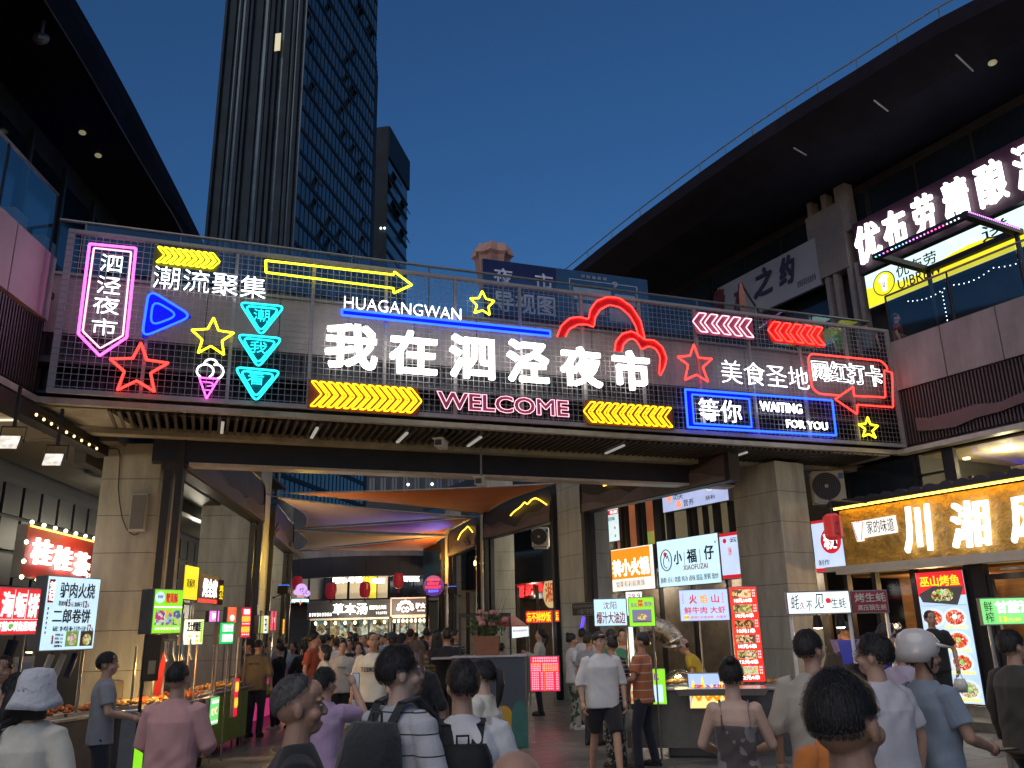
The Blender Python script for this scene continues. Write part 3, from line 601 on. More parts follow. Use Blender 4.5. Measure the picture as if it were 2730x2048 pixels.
def pillar_box(fr, s0, s1, y0, y1, z1, label):
    root = thing('stone_pillar', label, 'pillar', fr, (s0, y0, 0)); courses(root, [(s0, y0), (s1, y0), (s1, y1), (s0, y1)], .02, z1, .62)
def arch(fr, s0, s1, label, seed=9, glow=None, ztop=5.62, zb=PZ, near=True):
    """dark inverted-U frame with a rounded top and mountain relief"""
    if s0 > s1: s0, s1 = s1, s0
    root = thing('arch_frame', label, 'arch frame', fr, (s0, 0, 0)); rg = random.Random(seed); t = .14; rr = .42
    def arc(cx, cz, a0, a1, r): return [(cx + r * math.cos(R(a0 + (a1 - a0) * i / 8)), cz + r * math.sin(R(a0 + (a1 - a0) * i / 8))) for i in range(9)]
    top = [(s0, zb)] + arc(s0 + rr, ztop - rr, 180, 90, rr) + arc(s1 - rr, ztop - rr, 90, 0, rr) + [(s1, zb)]
    MB().poly(top, 0.0, .28).build('top_panel', BRONZE, root)
    for s in ((s0, s1 - t) if near else (s0,)):
        MB().box(s, s + t, -.02, .10, 0.02, zb).build('leg', DARK, root); MB().box(s, s + t, .17, .30, 0.02, zb).build('leg', DARK, root)
    MB().tube([(p[0], -.015, p[1]) for p in top], .02, 5).build('rim', DARK, root)
    for k in range(2):
        n = 22; ph = rg.uniform(0, 6); A = []; B = []
        for i in range(n + 1):
            u = i / n; x = s0 + .12 + (s1 - s0 - .24) * u
            zz = zb + (.55 - k * .22) * (ztop - zb) * (.55 + .28 * math.sin(u * 7 + ph) + .17 * math.sin(u * 17 + ph * 2)) + .03
            A.append((x, zz)); B.append((x, zb + .02))
        MB().strip(B, A, -.035 - .03 * k, -.003 - .031 * k).build('mountain_relief', mat('relief_%d' % k, (.09 + .05 * k, .065 + .035 * k, .065 + .04 * k), .5, .1, .2, 3), root)
    if glow:
        pts = [fr.pix(1150 + x / 3.95, 1200 + y / 3.95, -.07) for x, y in glow]
        MB().tube([(p[0], -.075, p[1]) for p in rnd(pts, .12, False)], .022, 6).build('glow_line', em('relief_glow', (1, .62, .06), 3), root, True)
    return root
arch(LF, Ls[0] - .75, Ls[1], 'nearest dark arch frame with mountain relief on the left arcade', 1)
arch(L2, 0, l2n + .2, 'farther dark arch frame with mountain relief on the left arcade', 2)
arch(R1, 0, r1n + .12, 'nearest dark arch frame on the right arcade, beside the gate pillar', 3, [(1815, 375), (1850, 365), (1885, 325), (1945, 290)], near=False)
arch(R2, 0, r2n, 'second dark arch frame of the right arcade with the longest glowing mountain line', 4, [(835, 690), (870, 650), (940, 600), (985, 545), (1010, 575), (1060, 520), (1100, 505), (1150, 530), (1215, 575)])
arch(R3, 0, r3n, 'third dark arch frame of the right arcade with a small glowing mountain line', 6, [(280, 945), (310, 880), (335, 850), (360, 830), (385, 800), (410, 830), (435, 865)])
arch(R4, 0, r4n, 'farthest arch frame of the right arcade, seen nearly edge on')
f_ = Fr(atY(1182, 1500, 36.5), 80); r_ = thing('wall_light', 'two glowing yellow wall light strips at the far end of the right arcade', 'light', f_, (0, 0, 4.4))
for pts in ([(98, 1240), (105, 1180), (112, 1100)], [(125, 1050), (140, 1000), (152, 940)]):
    MB().tube([(p[0], 0, p[1]) for p in [f_.pix(1150 + x / 3.95, 1200 + y / 3.95) for x, y in pts]], .06, 6).build('light_strip', em('relief_glow', (1, .62, .06), 3), r_, True)
pillar_box(LG1, .05, lg1n - .05, .12, 1.55, 6.6, 'stone pillar behind the nearest left arch frame')
pillar_box(L2, l2n + .25, l2n + 1.35, .12, 1.5, 6.6, 'grey stone pillar between the farther left arch frames')
pillar_box(RG1, .06, rg1n - .06, .10, .82, 6.6, 'grey stone pillar between the nearest and second right arch frames')
pillar_box(RG2, .05, rg2n - .05, .10, 1.0, 6.6, 'cream lit pillar between the second and third right arch frames')
pillar_box(R3, -1.15, -.05, .10, 1.6, 6.6, 'cream lit pillar beyond the third right arch frame')
# slab edge above the left arcade, visible behind the arch
root = thing('upper_gallery', 'dark upper gallery edge above the left arcade shops', 'gallery', LF, (Ls[1], 1.6, 5.0))
MB().box(Ls[0] - .5, Ls[3] + 8, 1.7, 1.9, 4.75, 5.05).build('gallery_edge', WALLD, root); MB().box(Ls[0] - .8, Ls[3] + 8, 1.1, 3.6, 5.06, 5.2).build('gallery_soffit', mat('ceiling', (.11, .10, .085), .6), root)
MB().box(Ls[0] + 1.8, Ls[0] + 2.4, 1.5, 2.6, 5.0, 5.055).build('vent', DARK, root)
MB().box(Ls[1] - 1, Ls[1] + .1, .12, 1.0, 6.0, 6.6).build('lintel', STONE, root)
root = thing('upper_gallery', 'dark upper gallery edge above the right arcade shops', 'gallery', RF, (Rs[5], 1.4, 5.7))
MB().box(Rs[3], Rs[0] - 3.5, 2.2, 2.4, 5.7, 6.7).build('gallery_edge', WALLD, root)

# shade sails between the arcades
def sail(P, label, m, seed, sag=.25, conc=.12):
    root = thing('shade_sail', label, 'shade sail', Fr((P[0][0], P[0][1]), 90), (0, 0, P[0][2]), 'shade sails over the courtyard'); n = 14; q = MB(); vs = []; fs = []; O = np.array(P[0])
    A, B, C = [np.array(p) - np.array([O[0], O[1], 0]) for p in P]; idx = {}; cen = (A + B + C) / 3
    for i in range(n + 1):
        for j in range(n + 1 - i):
            a, b, c = i / n, j / n, 1 - (i + j) / n; p = A * a + B * b + C * c
            e = 4 * (a * b * (1 - c) + b * c * (1 - a) + a * c * (1 - b)); 
            pull = conc * (max(0, 4 * a * b - 8 * c * .5) + max(0, 4 * b * c - 8 * a * .5) + max(0, 4 * a * c - 8 * b * .5))
            p = p + (cen - p) * pull; p = p + np.array([0, 0, -sag * 9 * a * b * c * 1.5]); idx[i, j] = len(vs); vs.append(p)
    for i in range(n):
        for j in range(n - i):
            fs.append((idx[i, j], idx[i + 1, j], idx[i, j + 1]))
            if i + j < n - 1: fs.append((idx[i + 1, j], idx[i + 1, j + 1], idx[i, j + 1]))
    k = len(vs); vs2 = vs + [v + np.array([0, 0, .012]) for v in vs]; q.add(vs2, fs + [tuple(k + i for i in f[::-1]) for f in fs])
    q.build('cloth', m, root, True)
    E_ = [[vs[idx[i, 0]] for i in range(n + 1)], [vs[idx[0, i]] for i in range(n + 1)], [vs[idx[i, n - i]] for i in range(n + 1)]]
    for e in E_: MB().tube(e, .025, 5).build('edge_rope', mat('sail_rope', (.4, .36, .33), .7), root, True)
    for p, d in ((A, -1), (B, 1), (C, 1)):
        MB().tube([p, p + (p - cen) / np.linalg.norm(p - cen) * .5], .015, 5).build('shackle', GREY, root)
def lp(px, py, off=0): x, z = LF.pix(px, py, off); return LF.w(x, off, z)
def rp(px, py, off=0): x, z = RF.pix(px, py, off); return RF.w(x, off, z)
SO = mat('sail_orange', (.60, .19, .09), .75, 0, .12, .8, .1, 80); SW = mat('sail_white', (.55, .42, .38), .75, 0, .1, .8, .1, 80); SR_ = mat('sail_rust', (.42, .10, .07), .75, 0, .12, .8)
A_ = lambda x, y, Y: tuple(atY(x, y, Y))
sail([A_(773, 1315, 24.), A_(1476, 1290, 21.6), A_(1292, 1371, 27.6)], 'orange shade sail, highest and nearest', SO, 1)
sail([A_(742, 1326, 24.), A_(812, 1408, 30.8), A_(1258, 1378, 28.6)], 'pale shade sail just under the nearest orange one', SW, 2, .3, .2)
sail([A_(826, 1410, 30.9), A_(1256, 1381, 28.6), A_(1186, 1424, 34.)], 'rusty red shade sail in the middle of the four', SR_, 3)
sail([A_(790, 1415, 31.), A_(798, 1468, 37.), A_(1186, 1428, 34.)], 'narrow pale shade sail, lit yellow and blue, at the far end', SW, 4, .2, .2)
sail([A_(800, 1469, 37.), A_(1187, 1429, 34.), A_(1172, 1468, 38.)], 'lowest orange shade sail at the far end', SO, 5, .2, .15)

# ------------------------------------------------------------------ far end: curved link and shops
def farend():
    Y = 43.; root = thing('far_gallery', 'curved dark band of the far footbridge closing the courtyard', 'footbridge', Fr((0, Y), 90), (-8, 0, 4.5))
    f = Fr((0, Y), 90); x0, zb0 = f.pix(770, 1545); x1, zb1 = f.pix(1180, 1527); zt = f.pix(960, 1488)[1]; zs = f.pix(960, 1462)[1]
    N = 20
    def ring(z, off=0): return [(x0 + (x1 - x0) * i / N, off + 2.2 * (2 * i / N - 1) ** 2 * .6 - 1.2, z + .0) for i in range(N + 1)]
    for nm, a, b, m, o in (('dark_band', zb0, zt, BRONZE, 0), ('stone_band', zt + .01, zs, STONE2, .06)):
        q = MB(); A = ring(a, o); B = ring(b, o); A2 = ring(a, o + .4); B2 = ring(b, o + .4)
        for i in range(N): q.loft([[A[i], A[i + 1], A2[i + 1], A2[i]], [B[i], B[i + 1], B2[i + 1], B2[i]]])
        q.build(nm, m, root)
    MB().box(x0 - 3, x1 + 3, .6, 2.5, zs - .3, zs - .1).build('deck', WALLD, root)
    W = Fr((0, 47.), 90); root = thing('far_building', 'far shop building closing the courtyard, with dark windows above the shop signs', 'building', W, (-10, 0, 0))
    a = W.pix(760, 1600)[0]; b = W.pix(1260, 1600)[0]; MB().box(a - 6, b + 6, 3.0, 3.3, 0, 8.6).build('back_wall', WALLD, root)
    z2a, z2b = W.pix(960, 1598)[1], W.pix(960, 1532)[1]
    MB().box(a - 6, b + 6, .0, 3, z2a - .15, z2a).build('floor_band', DARK, root); MB().box(a - 6, b + 6, 0, .2, z2b + .95, 8.6).build('upper_wall', WALLD, root)
    wl = em('far_room_warm', (.62, .50, .30), .55, .3, .8); wc = GLASSD; k = 0
    for px0, px1, lit in ((778, 820, 0), (826, 862, 0), (866, 893, 0), (895, 925, 1), (932, 980, 1), (983, 1003, 2), (1006, 1033, 1), (1040, 1070, 0), (1074, 1100, 0), (1104, 1130, 0)):
        x0_, x1_ = W.pix(px0, 1570)[0], W.pix(px1, 1570)[0]
        o = MB().box(x0_, x1_, .02, .06, z2a + .05, z2b + .9 - .9 * (lit > 0)).build('window', [wc, wl, em('far_room_yellow', (.8, .62, .05), .9, .3)][lit], root); MB().box(x0_ - .06, x0_, -.03, .02, z2a + .05, z2b + .9).build('mullion', DARK, o)
    MB().box(a, b, -.02, .05, z2b + .9 - .62, z2b + 1.4).build('sign_fascia', mat('navy_fascia', (.012, .018, .09), .4), root)
    # glowing balcony windows seen between the sails
    F2 = Fr((0, 52.), 90); 
    x0_, z0_ = F2.pix(985, 1435); x1_, z1_ = F2.pix(1135, 1413)
    root = thing('lit_gallery', 'row of dim green lit windows seen through the gap between the shade sails', 'building', F2, (x0_, 0, z0_)); w_ = (x1_ - x0_) / 9
    MB().box(x0_ - 9, x1_ + 3, .1, .4, z0_ - 1.5, z1_ + 1.0).build('wall', WALLD, root)
    for i in range(9): MB().box(x0_ + i * w_ + .08, x0_ + (i + 1) * w_ - .08, 0, .09, z0_ - .6, z1_ + .35).build('window', em('green_window', (.13, .22, .13), .7, .4, 1.5), root)
    # ground floor shops
    BD = mat('black_fascia', (.015, .015, .018), .5)
    b1 = Board('shop_sign', 'long black herbal soup shop sign with white characters at the far end', (821, 1604), (1039, 1598), (1040, 1645), (818, 1652), 45.5, BD, 90, .4)
    b1.t('草本汤', .31, .16, .73, .80, WHT, .02).g(.02, .66, .30, .86, 9, WHT, seed=2).t('福建地方风味', .75, .3, .96, .55, WHT2, .02).g(.83, .66, .97, .82, 6, WHT2, seed=3)
    b2 = Board('shop_sign', 'brown framed shop sign with a white scallop emblem at the far end', (1044, 1597), (1136, 1595), (1136, 1638), (1044, 1640), 45.4, mat('brown_fascia', (.05, .03, .028), .5), 90, .4)
    b2.frame(.06, em('copper_line', (.75, .42, .30), .7)).t('驴火', .70, .28, .98, .62, WHT, .02)
    for i in range(7): b2.disc(.40 + .20 * math.cos(math.pi * (1 - i / 6)), .62 - .42 * math.sin(math.pi * i / 6), .115, WHT, 'emblem', 2)
    b2.t('co', .28, .5, .52, .85, WHT2, .03).g(.74, .70, .97, .82, 4, WHT2, seed=4)
    f = Fr((0, 45.3), 90)
    def ltr(s, px0, py0, px1, py1, m, lb): 
        x0, z1 = f.pix(px0, py0); x1, z0 = f.pix(px1, py1); r = thing('illuminated_lettering', lb, 'sign', f, (x0, 0, z0)); text(r, 'lettering', s, x0, z0, x1, z1, m, -.02, .05, .03); return r
    ltr('喵乐与福', 888, 1536, 966, 1554, WHT, 'white illuminated characters on the upper floor of the far building, left of the yellow paw')
    ltr('宠物馆', 1074, 1533, 1118, 1551, WHT, 'white illuminated characters at the right of the far building upper floor')
    r = thing('paw_sign', 'yellow illuminated paw print on the far building', 'sign', f, (*f.pix(980, 1545)[:1], 0, 5)); x, z = f.pix(981, 1545)
    q = MB()
    for dx, dz, rr in ((0, -.08, .17), (-.22, .08, .08), (-.09, .2, .09), (.09, .2, .09), (.22, .08, .08)): q.poly([(x + dx + rr * math.cos(i * math.pi / 8), z + dz + rr * math.sin(i * math.pi / 8)) for i in range(16)], -.06, 0)
    q.build('paw', YEL_T, r)
    x, z = f.pix(1008, 1548); r = thing('lit_plate', 'small white lit plate right of the yellow paw', 'sign', f, (x, 0, z)); MB().bev(x - .36, x + .36, -.04, 0, z - .14, z + .12).build('plate', WHT, r)
    # shop fronts: glazed bays with lit interiors
    def bay(px0, px1, py0, lb, cols, cat='shop front', s=.8):
        x0, z1 = f.pix(px0, py0); x1 = f.pix(px1, py0)[0]; r = thing('far_shop', lb, cat, f, (x0, 0, 0))
        MB().box(x0, x1, 1.6, 1.7, 0.02, z1).build('back_wall', food('shop_goods' + cols[0], cols[1], s, 6.5), r); MB().box(x0, x1, .1, 1.6, z1, z1 + .1).build('ceiling', CREAM, r)
        n = 4
        for i in range(n + 1): MB().box(x0 + (x1 - x0) * i / n - .04, x0 + (x1 - x0) * i / n + .04, 0, .1, 0.02, z1).build('mullion', DARK, r)
        MB().box(x0, x1, .04, .06, .05, z1).build('glass', glass('shop_glass', (.5, .6, .6), .05), r); MB().box(x0, x1, .5, 1.0, .05, 1.1).build('counter', WALLD, r)
        for i in range(2 * n): MB().ell((x0 + (x1 - x0) * (i + .5) / (2 * n), .3, z1 - .15), (.07, .07, .09), 8, 5).build('pendant_lamp', BULB, r)
    bay(825, 1036, 1655, 'glazed warm lit front of the herbal soup shop at the far end', ('a', [(.5, .33, .12), (.25, .15, .07), (.6, .62, .55), (.12, .25, .28), (.05, .04, .03)]), s=.6)
    bay(1044, 1135, 1648, 'glazed front of the shop under the scallop sign at the far end', ('b', [(.55, .22, .15), (.6, .6, .52), (.2, .35, .35), (.5, .4, .25), (.08, .06, .05)]), s=.65)
    lm = mat('lantern_red', (.35, .012, .03), .6, 0, .15, 6)
    for px, py, D in ((793, 1556, 38), (883, 1575, 36), (973, 1572, 36), (1062, 1548, 37)):
        p = atY(px, py, D); fr = Fr(p, 90); r = thing('red_lantern', {793: 'red paper lantern hanging farthest left, over the ice cream neon sign', 883: 'red paper lantern hanging left of the herbal soup sign', 973: 'red paper lantern hanging under the yellow paw', 1062: 'red paper lantern hanging farthest right and highest, beside the round night market neon'}[px], 'lantern', fr, (0, 0, p[2]), 'red lanterns in front of the far shops')
        MB().loft([[(rr * math.cos(j * math.pi / 8) , rr * math.sin(j * math.pi / 8), p[2] + zz) for j in range(16)] for zz, rr in ((-.32, .13), (-.25, .21), (0, .24), (.25, .21), (.32, .13))]).build('paper_body', em('lantern_glow', (.30, .012, .03), .45), r)
        MB().cyl(0, 0, p[2] + .32, p[2] + 1.2, .01, 6).build('cord', DARK, r); MB().cyl(0, 0, p[2] - .5, p[2] - .33, .04, 6, .02).build('tassel', lm, r)
farend()

# ------------------------------------------------------------------ right building
S0 = (8.34, 17.31)
FR = Fr(S0, 151.5); UR = Fr(FR.w(0, 1.9)[:2], 151.5)
Q0 = atZ(2494, 1872, .35); SR = Fr(Q0, 151.5); WR = Fr(FR.w(0, .35)[:2], 151.5)
def right_building():
    root = thing('right_building', 'dark three storey building on the right with a sweeping roof over the restaurants', 'building', FR, (0, 0, 0))
    MB().box(-22, 14, 6, 7, 0, 13).build('core_wall', WALLD, root)
    MB().box(-.2, 14, .2, 1.9, 7.0, 7.1).build('balcony_floor', WALLD, root)
    src = MB().bev(0, 1.18, 0, .15, 0, 1.10, .006).build('parapet_panel', STONE2, root, raw=True); src.location = (0, 0, 6.57)
    for i in range(1, 11): inst(src, 'parapet_panel', root, (i * 1.2, 0, 6.57))
    MB().box(-.2, 14, .13, .2, 5.3, 6.6).build('backing', WALLD, root)
    s = MB().box(0, .035, 0, .07, 0, 1.18).build('fascia_slat', mat('slat_brown', (.06, .045, .045), .5, .1), root, raw=True); s.location = (0, .04, 5.37)
    for i in range(1, 150): inst(s, 'fascia_slat', root, (i * .075, .04, 5.37))
    A = [FR.pix(*ZD(*p), -.03) for p in [(1505, 520), (1600, 520), (1750, 480), (1900, 430), (2050, 420), (2210, 350)]]
    B = [FR.pix(*ZD(*p), -.03) for p in [(1520, 605), (1620, 600), (1760, 580), (1900, 520), (2050, 480), (2210, 420)]]
    d_ = A[-1][0] - A[-2][0]; A += [(A[-1][0] + d_ * k, A[-1][1] + .12 * math.sin(k)) for k in (1, 2, 3, 4)]; B += [(B[-1][0] + d_ * k, A[-5 + k][1] - .3) for k in (1, 2, 3, 4)]
    MB().strip(B, A, -.04, .03).build('wave_relief', mat('wave_relief', (.10, .06, .055), .5), root)
    MB().box(-.2, 14, -.02, .25, 5.2, 5.3).build('bottom_ledge', mat('ledge', (.42, .40, .34), .5), root)
    gl = glass('balustrade_glass')
    for i in range(8):
        MB().box(i * 1.5 + .04, i * 1.5 + 1.46, .09, .102, 7.72, 8.75).build('glass_pane', gl, root); MB().cyl(i * 1.5, .1, 7.68, 8.78, .022, 8).build('post', DARK, root)
    MB().tube([(0, .1, 8.78), (12, .1, 8.78)], .025, 8).build('handrail', GREY, root)
    # upper wall, glazing bays
    MB().box(-22, 14, 2.15, 2.4, 7.1, 13.2).build('upper_wall', WALLD, root)
    for i in range(-14, 9): MB().box(i * 1.5, i * 1.5 + 1.38, 2.06, 2.14, 10.9 if i > -3 else 8.2, 12.7).build('window', GLASSD, root)
    um = UR; 
    for (xa, ya, xb, yb, wd) in ((825, 375, 890, 750, .14), (915, 330, 980, 690, .16), (1005, 272, 1110, 690, .36)):
        x, z = um.pix(*ZE(xa, ya)); x2, z2 = um.pix(*ZE(xb, yb)); xm = (x + x2) / 2
        MB().box(xm - wd / 2, xm + wd / 2, 1.60, 1.9, z2 - .4, 12.95).build('column', mat('column_grey', (.22, .20, .20), .6), root)
    for xa in (985, 1040, 1140, 1190):
        x, z = um.pix(*ZE(xa, 1100)); MB().box(x - .06, x + .06, 1.6, 1.8, 7.1, z + .5).build('pilaster', mat('column_grey', (.22, .20, .20), .6), root)
    x0, zt = um.pix(*ZE(858, 762)); x1, zb = um.pix(*ZE(1138, 1010)); MB().box(x0, x1, 1.55, 1.9, zb, zt + .25).build('stone_pier', mat('pier', (.20, .18, .17), .6, 0, .2, 1.5), root)
    # roof
    px_out = [(2900, -140), (2730, -55), (2620, 0), (2500, 62), (2388, 130), (2280, 198), (2175, 262), (2090, 316), (2000, 375), (1928, 425), (1860, 473), (1780, 531), (1700, 590), (1625, 648), (1560, 700), (1500, 748)]
    E = [atZ(p[0], p[1], 13.6) for p in px_out]; E = [np.array([float((p[:2] - FR.o) @ FR.X), float((p[:2] - FR.o) @ FR.Y)]) for p in E]
    E = [E[0] + (E[0] - E[1]) * 4] + E + [E[-1] + (E[-1] - E[-2]) * 3]
    I = [e + np.array([0, .95]) for e in E]
    sm = mat('roof_soffit', (.020, .018, .026), .9, 0, .35, .6, spec=.05); q = MB(); n = len(E)
    for a, b, za, zb_ in ((E, I, 13.35, 12.95),):
        for i in range(n - 1):
            q.loft([[(*a[i], za), (*a[i + 1], za), (*b[i + 1], zb_), (*b[i], zb_)], [(*a[i], za + .35), (*a[i + 1], za + .35), (*b[i + 1], zb_ + .7), (*b[i], zb_ + .7)]])
    q.build('roof_edge', sm, root)
    q = MB()
    for i in range(n - 1): q.loft([[(*I[i], 12.99), (*I[i + 1], 12.99), (I[i + 1][0], 7, 12.99), (I[i][0], 7, 12.99)], [(*I[i], 13.6), (*I[i + 1], 13.6), (I[i + 1][0], 7, 13.6), (I[i][0], 7, 13.6)]])
    q.build('roof_soffit', mat('soffit_dark', (.016, .016, .028), .85, 0, .35, .5, spec=.05), root)
    pr = [(e[0], e[1] + .12, 14.05) for e in E]; MB().tube(pr, .022, 5).build('roof_rail', mat('rail_light', (.25, .3, .32), .5), root)
    for i in range(1, n - 1): MB().cyl(pr[i][0], pr[i][1], 13.6, 14.05, .016, 6).build('rail_post', GREY, root)
    for k, (xa, ya, xb, yb) in enumerate(((1770, 355, 1880, 460), (1240, 650, 1330, 720), (720, 958, 800, 1005))):
        p = atZ(*ZR(xa, ya), 12.94); p2 = atZ(*ZR(xb, yb), 12.94); o = [(*[float((v[:2] - FR.o) @ ax) for ax in (FR.X, FR.Y)], 12.94) for v in (p, p2)]
        MB().tube(o, .02, 5).build('soffit_batten', em('batten', (.3, .3, .34), .12), root)  # battens are no lamps; a faint glow is put into their material
    p = atZ(*ZR(2005, 402), 12.9); lx, ly = [float((p[:2] - FR.o) @ ax) for ax in (FR.X, FR.Y)]
    MB().ell((lx, ly, 12.88), (.09, .09, .05), 10, 6).build('soffit_lamp', em('dim_lamp', (.45, .42, .25), .45), root)
    # first floor dining room behind glass, above the restaurant sign
    zb = 4.45; za = 5.18
    MB().box(-.1, 10, .5, 5.9, za - .01, za + .03).build('room_ceiling', mat('room_ceiling', (.6, .5, .33), .7), root)
    MB().box(-.1, 10, 3.6, 3.7, 3.5, za - .02).build('room_wall', mat('room_wall', (.55, .42, .26), .7, 0, .2, 1.2), root)
    MB().box(-.1, 10, .5, 3.6, 3.42, 3.5).build('room_floor', mat('room_floor', (.2, .14, .1), .5), root)
    MB().box(-.1, -.0, .36, 3.6, 3.5, za).build('room_side', WALLD, root)
    src = None
    wx = [WR.pix(*ZD(x, 850))[0] for x in (1060, 1500, 1700)]
    for x, t in ((wx[0], .05), (wx[1], .05), (wx[2], .26), (wx[2] + 2.0, .08), (wx[2] + 3.2, .1), (wx[2] + 5, .1)): MB().box(x, x + t, .30, .42, 3.5, za).build('window_post', DARK, root)
    MB().box(wx[0] - 1.5, wx[1], .34, .38, 3.5, za).build('dark_pane', GLASSD, root)
    MB().box(wx[1], 10, .36, .37, 3.5, za).build('window_glass', glass('room_glass', (.6, .6, .6), .03), root)
    for z in (4.72, 4.36, 4.02): MB().box(wx[1] + .05, wx[2], .31, .40, z, z + .035).build('window_rail', DARK, root)
    for i in range(7): MB().cyl(wx[1] + .4 + i * .9, 1.6 + (i % 2) * 1.2, za - .05, za - .02, .07, 12).build('downlight', WARM, root)
    # ground floor shop
    root2 = thing('restaurant_room', 'restaurant front under the golden sign with dark frames and warm lit shelves inside', 'shop front', SR, (0, 0, 0))
    xl = SR.pix(2250, 1650)[0]; gx = [SR.pix(*p)[0] for p in ((2262, 1650), (2325, 1560), (2440, 1530), (2568, 1530), (2600, 1600))]
    MB().box(xl - 2.2, 8, -.02, .0, .0, .001).build('base_line', DARK, root2)
    MB().box(xl - .1, 8, -.85, 3.5, .02, .17).build('front_step', mat('step_stone', (.16, .15, .12), .45, 0, .25, 3, .3, 30), root2)
    MB().box(xl, 8, -.0, .12, .17, .33).build('kerb_base', STONE, root2)
    MB().box(xl - .1, 8, -.25, .55, 2.80, 2.9).build('soffit', CREAM, root2)
    for x in (gx[0], gx[1], gx[2] - .13, gx[3] + .02, gx[3] + .3): MB().box(x, x + .1, 0, .14, .33, 2.8).build('post', DARK, root2)
    MB().box(gx[3] + .12, gx[3] + .3, .01, .12, .33, 2.8).build('dark_panel', DARK, root2)
    MB().box(gx[1] + .1, gx[2] - .13, .05, .06, .33, 2.8).build('glass', glass('room_glass'), root2)
    wood = mat('shelf_wood', (.32, .16, .06), .5, 0, .3, 3, stretch=(1, 1, 6))
    MB().box(xl, 8, 1.9, 2.0, .17, 2.8).build('inner_wall', wood, root2); MB().box(gx[0], 8, .3, 1.9, 2.68, 2.79).build('inner_ceiling', wood, root2)
    for z in (.9, 1.35, 1.8, 2.25):
        MB().box(gx[1], gx[2], 1.5, 1.9, z, z + .03).build('shelf', wood, root2)
        MB().box(gx[1] + .05, gx[2] - .1, 1.84, 1.86, z - .04, z - .01).build('shelf_light', em('shelf_glow', (1, .5, .08), 3), root2)
        for i in range(9): MB().cyl(gx[1] + .1 + i * .14, 1.65, z + .03, z + .2, .035, 8, .02).build('bottle', mat('bottle_%d' % (i % 3), ((.2, .05, .02), (.05, .1, .04), (.3, .28, .2))[i % 3], .2), root2)
    MB().box(gx[3] + .5, gx[3] + 1.9, 1.2, 1.3, .17, 2.75).build('door_recess', mat('recess', (.35, .26, .15), .6), root2)
    dr = MB().box(gx[3] + .42, gx[3] + .5, .02, .1, .33, 2.55).box(gx[3] + 1.5, gx[3] + 1.58, .02, .1, .33, 2.55).box(gx[3] + .5, gx[3] + 1.5, .02, .1, 2.45, 2.55).build('door', DARK, root2)
    MB().box(gx[3] + .5, gx[3] + 1.5, .05, .06, .35, 2.45).build('door_glass', glass('room_glass'), dr)
    MB().loft([[(gx[3] + .75 + rr * math.cos(j * math.pi / 6), .8 + rr * math.sin(j * math.pi / 6), z) for j in range(12)] for z, rr in ((1.95, .16), (2.25, .09))]).build('lamp_shade', em('shade_glow', (1, .68, .25), 2.2), root2)
    for px, py in ((2333, 1521), (2469, 1513), (2621, 1503)): x, z = SR.pix(px, py, -.15); MB().cyl(x, -.15, 2.775, 2.798, .06, 14).build('downlight', COOL, root2)
    MB().box(gx[3] + .7, gx[3] + 1.4, -.02, .04, 2.6, 2.64).build('door_closer', STEEL, root2)
    return gx
gx = right_building()
# golden sign
CS = Board('restaurant_sign', 'big golden textured restaurant sign with white characters 川湘 on the right', (2236, 1359), (2730, 1291), (2730, 1485), (2262, 1508), 0, mat('gold_relief', (.48, .27, .045), .5, .1, .35, 5, 5.0, 7), fr=SR, depth=.25)
q = MB(); nx, nz = 150, 34; W_ = CS.w + 2.6; vs = []
for j in range(nz + 1):
    for i in range(nx + 1):
        x, z = W_ * i / nx, CS.h * j / nz; k = mn.noise(Vector((x * 5.5, z * 5.5, 3.1))) + .6 * abs(mn.noise(Vector((x * 12 + 3 * mn.noise(Vector((x * 3, z * 3, 0))), z * 14, 1.0)))); vs.append((x, -.012 - .030 * (k + .55), CS.z0 + z))
q.add(vs, [(j * (nx + 1) + i, j * (nx + 1) + i + 1, (j + 1) * (nx + 1) + i + 1, (j + 1) * (nx + 1) + i) for j in range(nz) for i in range(nx)]); q.build('plaster_relief', MATS['gold_relief'], CS.root)
MB().box(CS.w, CS.w + 2.6, -.008, .25, CS.z0, CS.z1).build('face_panel', MATS['gold_relief'], CS.root)
q = MB(); q.box(0, CS.w + 2.6, -.19, -.15, CS.z1 + .02, CS.z1 + .05); q.build('cove_light', em('cove_amber', (1, .56, .04), 14), CS.root)
q = MB(); q.box(0, CS.w + 2.6, -.19, -.15, CS.z0 - .05, CS.z0 - .02); q.build('cove_light', em('cove_amber2', (1, .56, .04), 8), CS.root)
MB().box(-.1, CS.w + 2.6, -.25, .5, CS.z1 + .055, CS.z1 + .13).build('hood', DARK, CS.root); MB().box(-.1, CS.w + 2.6, -.25, .5, CS.z0 - .12, CS.z0 - .055).build('sill', CREAM, CS.root)
rg = random.Random(5); sp = MB()
for i in range(16): sp.poly([(i * .33 - .1 + .15 * math.cos(math.pi * k / 6), CS.z1 + .13 + .11 * math.sin(math.pi * k / 6)) for k in range(7)], -.1, .5)
sp.build('roof_tile', mat('roof_tile', (.02, .02, .024), .6), CS.root)
def onSR(px, py): return SR.pix(px, py)
for ch, tl, br in (('川', (1430, 1105), (1668, 1380)), ('湘', (1735, 1078), (2055, 1345)), ('风', (2110, 1045), (2400, 1312))):
    a = onSR(*ZD(*tl)); c = onSR(*ZD(*br)); f0 = CS.fr; dx = float((SR.o - f0.o) @ f0.X)
    text(CS.root, 'letter', ch, a[0] + dx, c[1], c[0] + dx, a[1], em('letter_white2', (1, 1, 1), 2.2), -.09, .07, .02, shear=.12)
a = onSR(*ZD(1112, 1205)); c = onSR(*ZD(1405, 1278)); dx = float((SR.o - CS.fr.o) @ CS.fr.X)
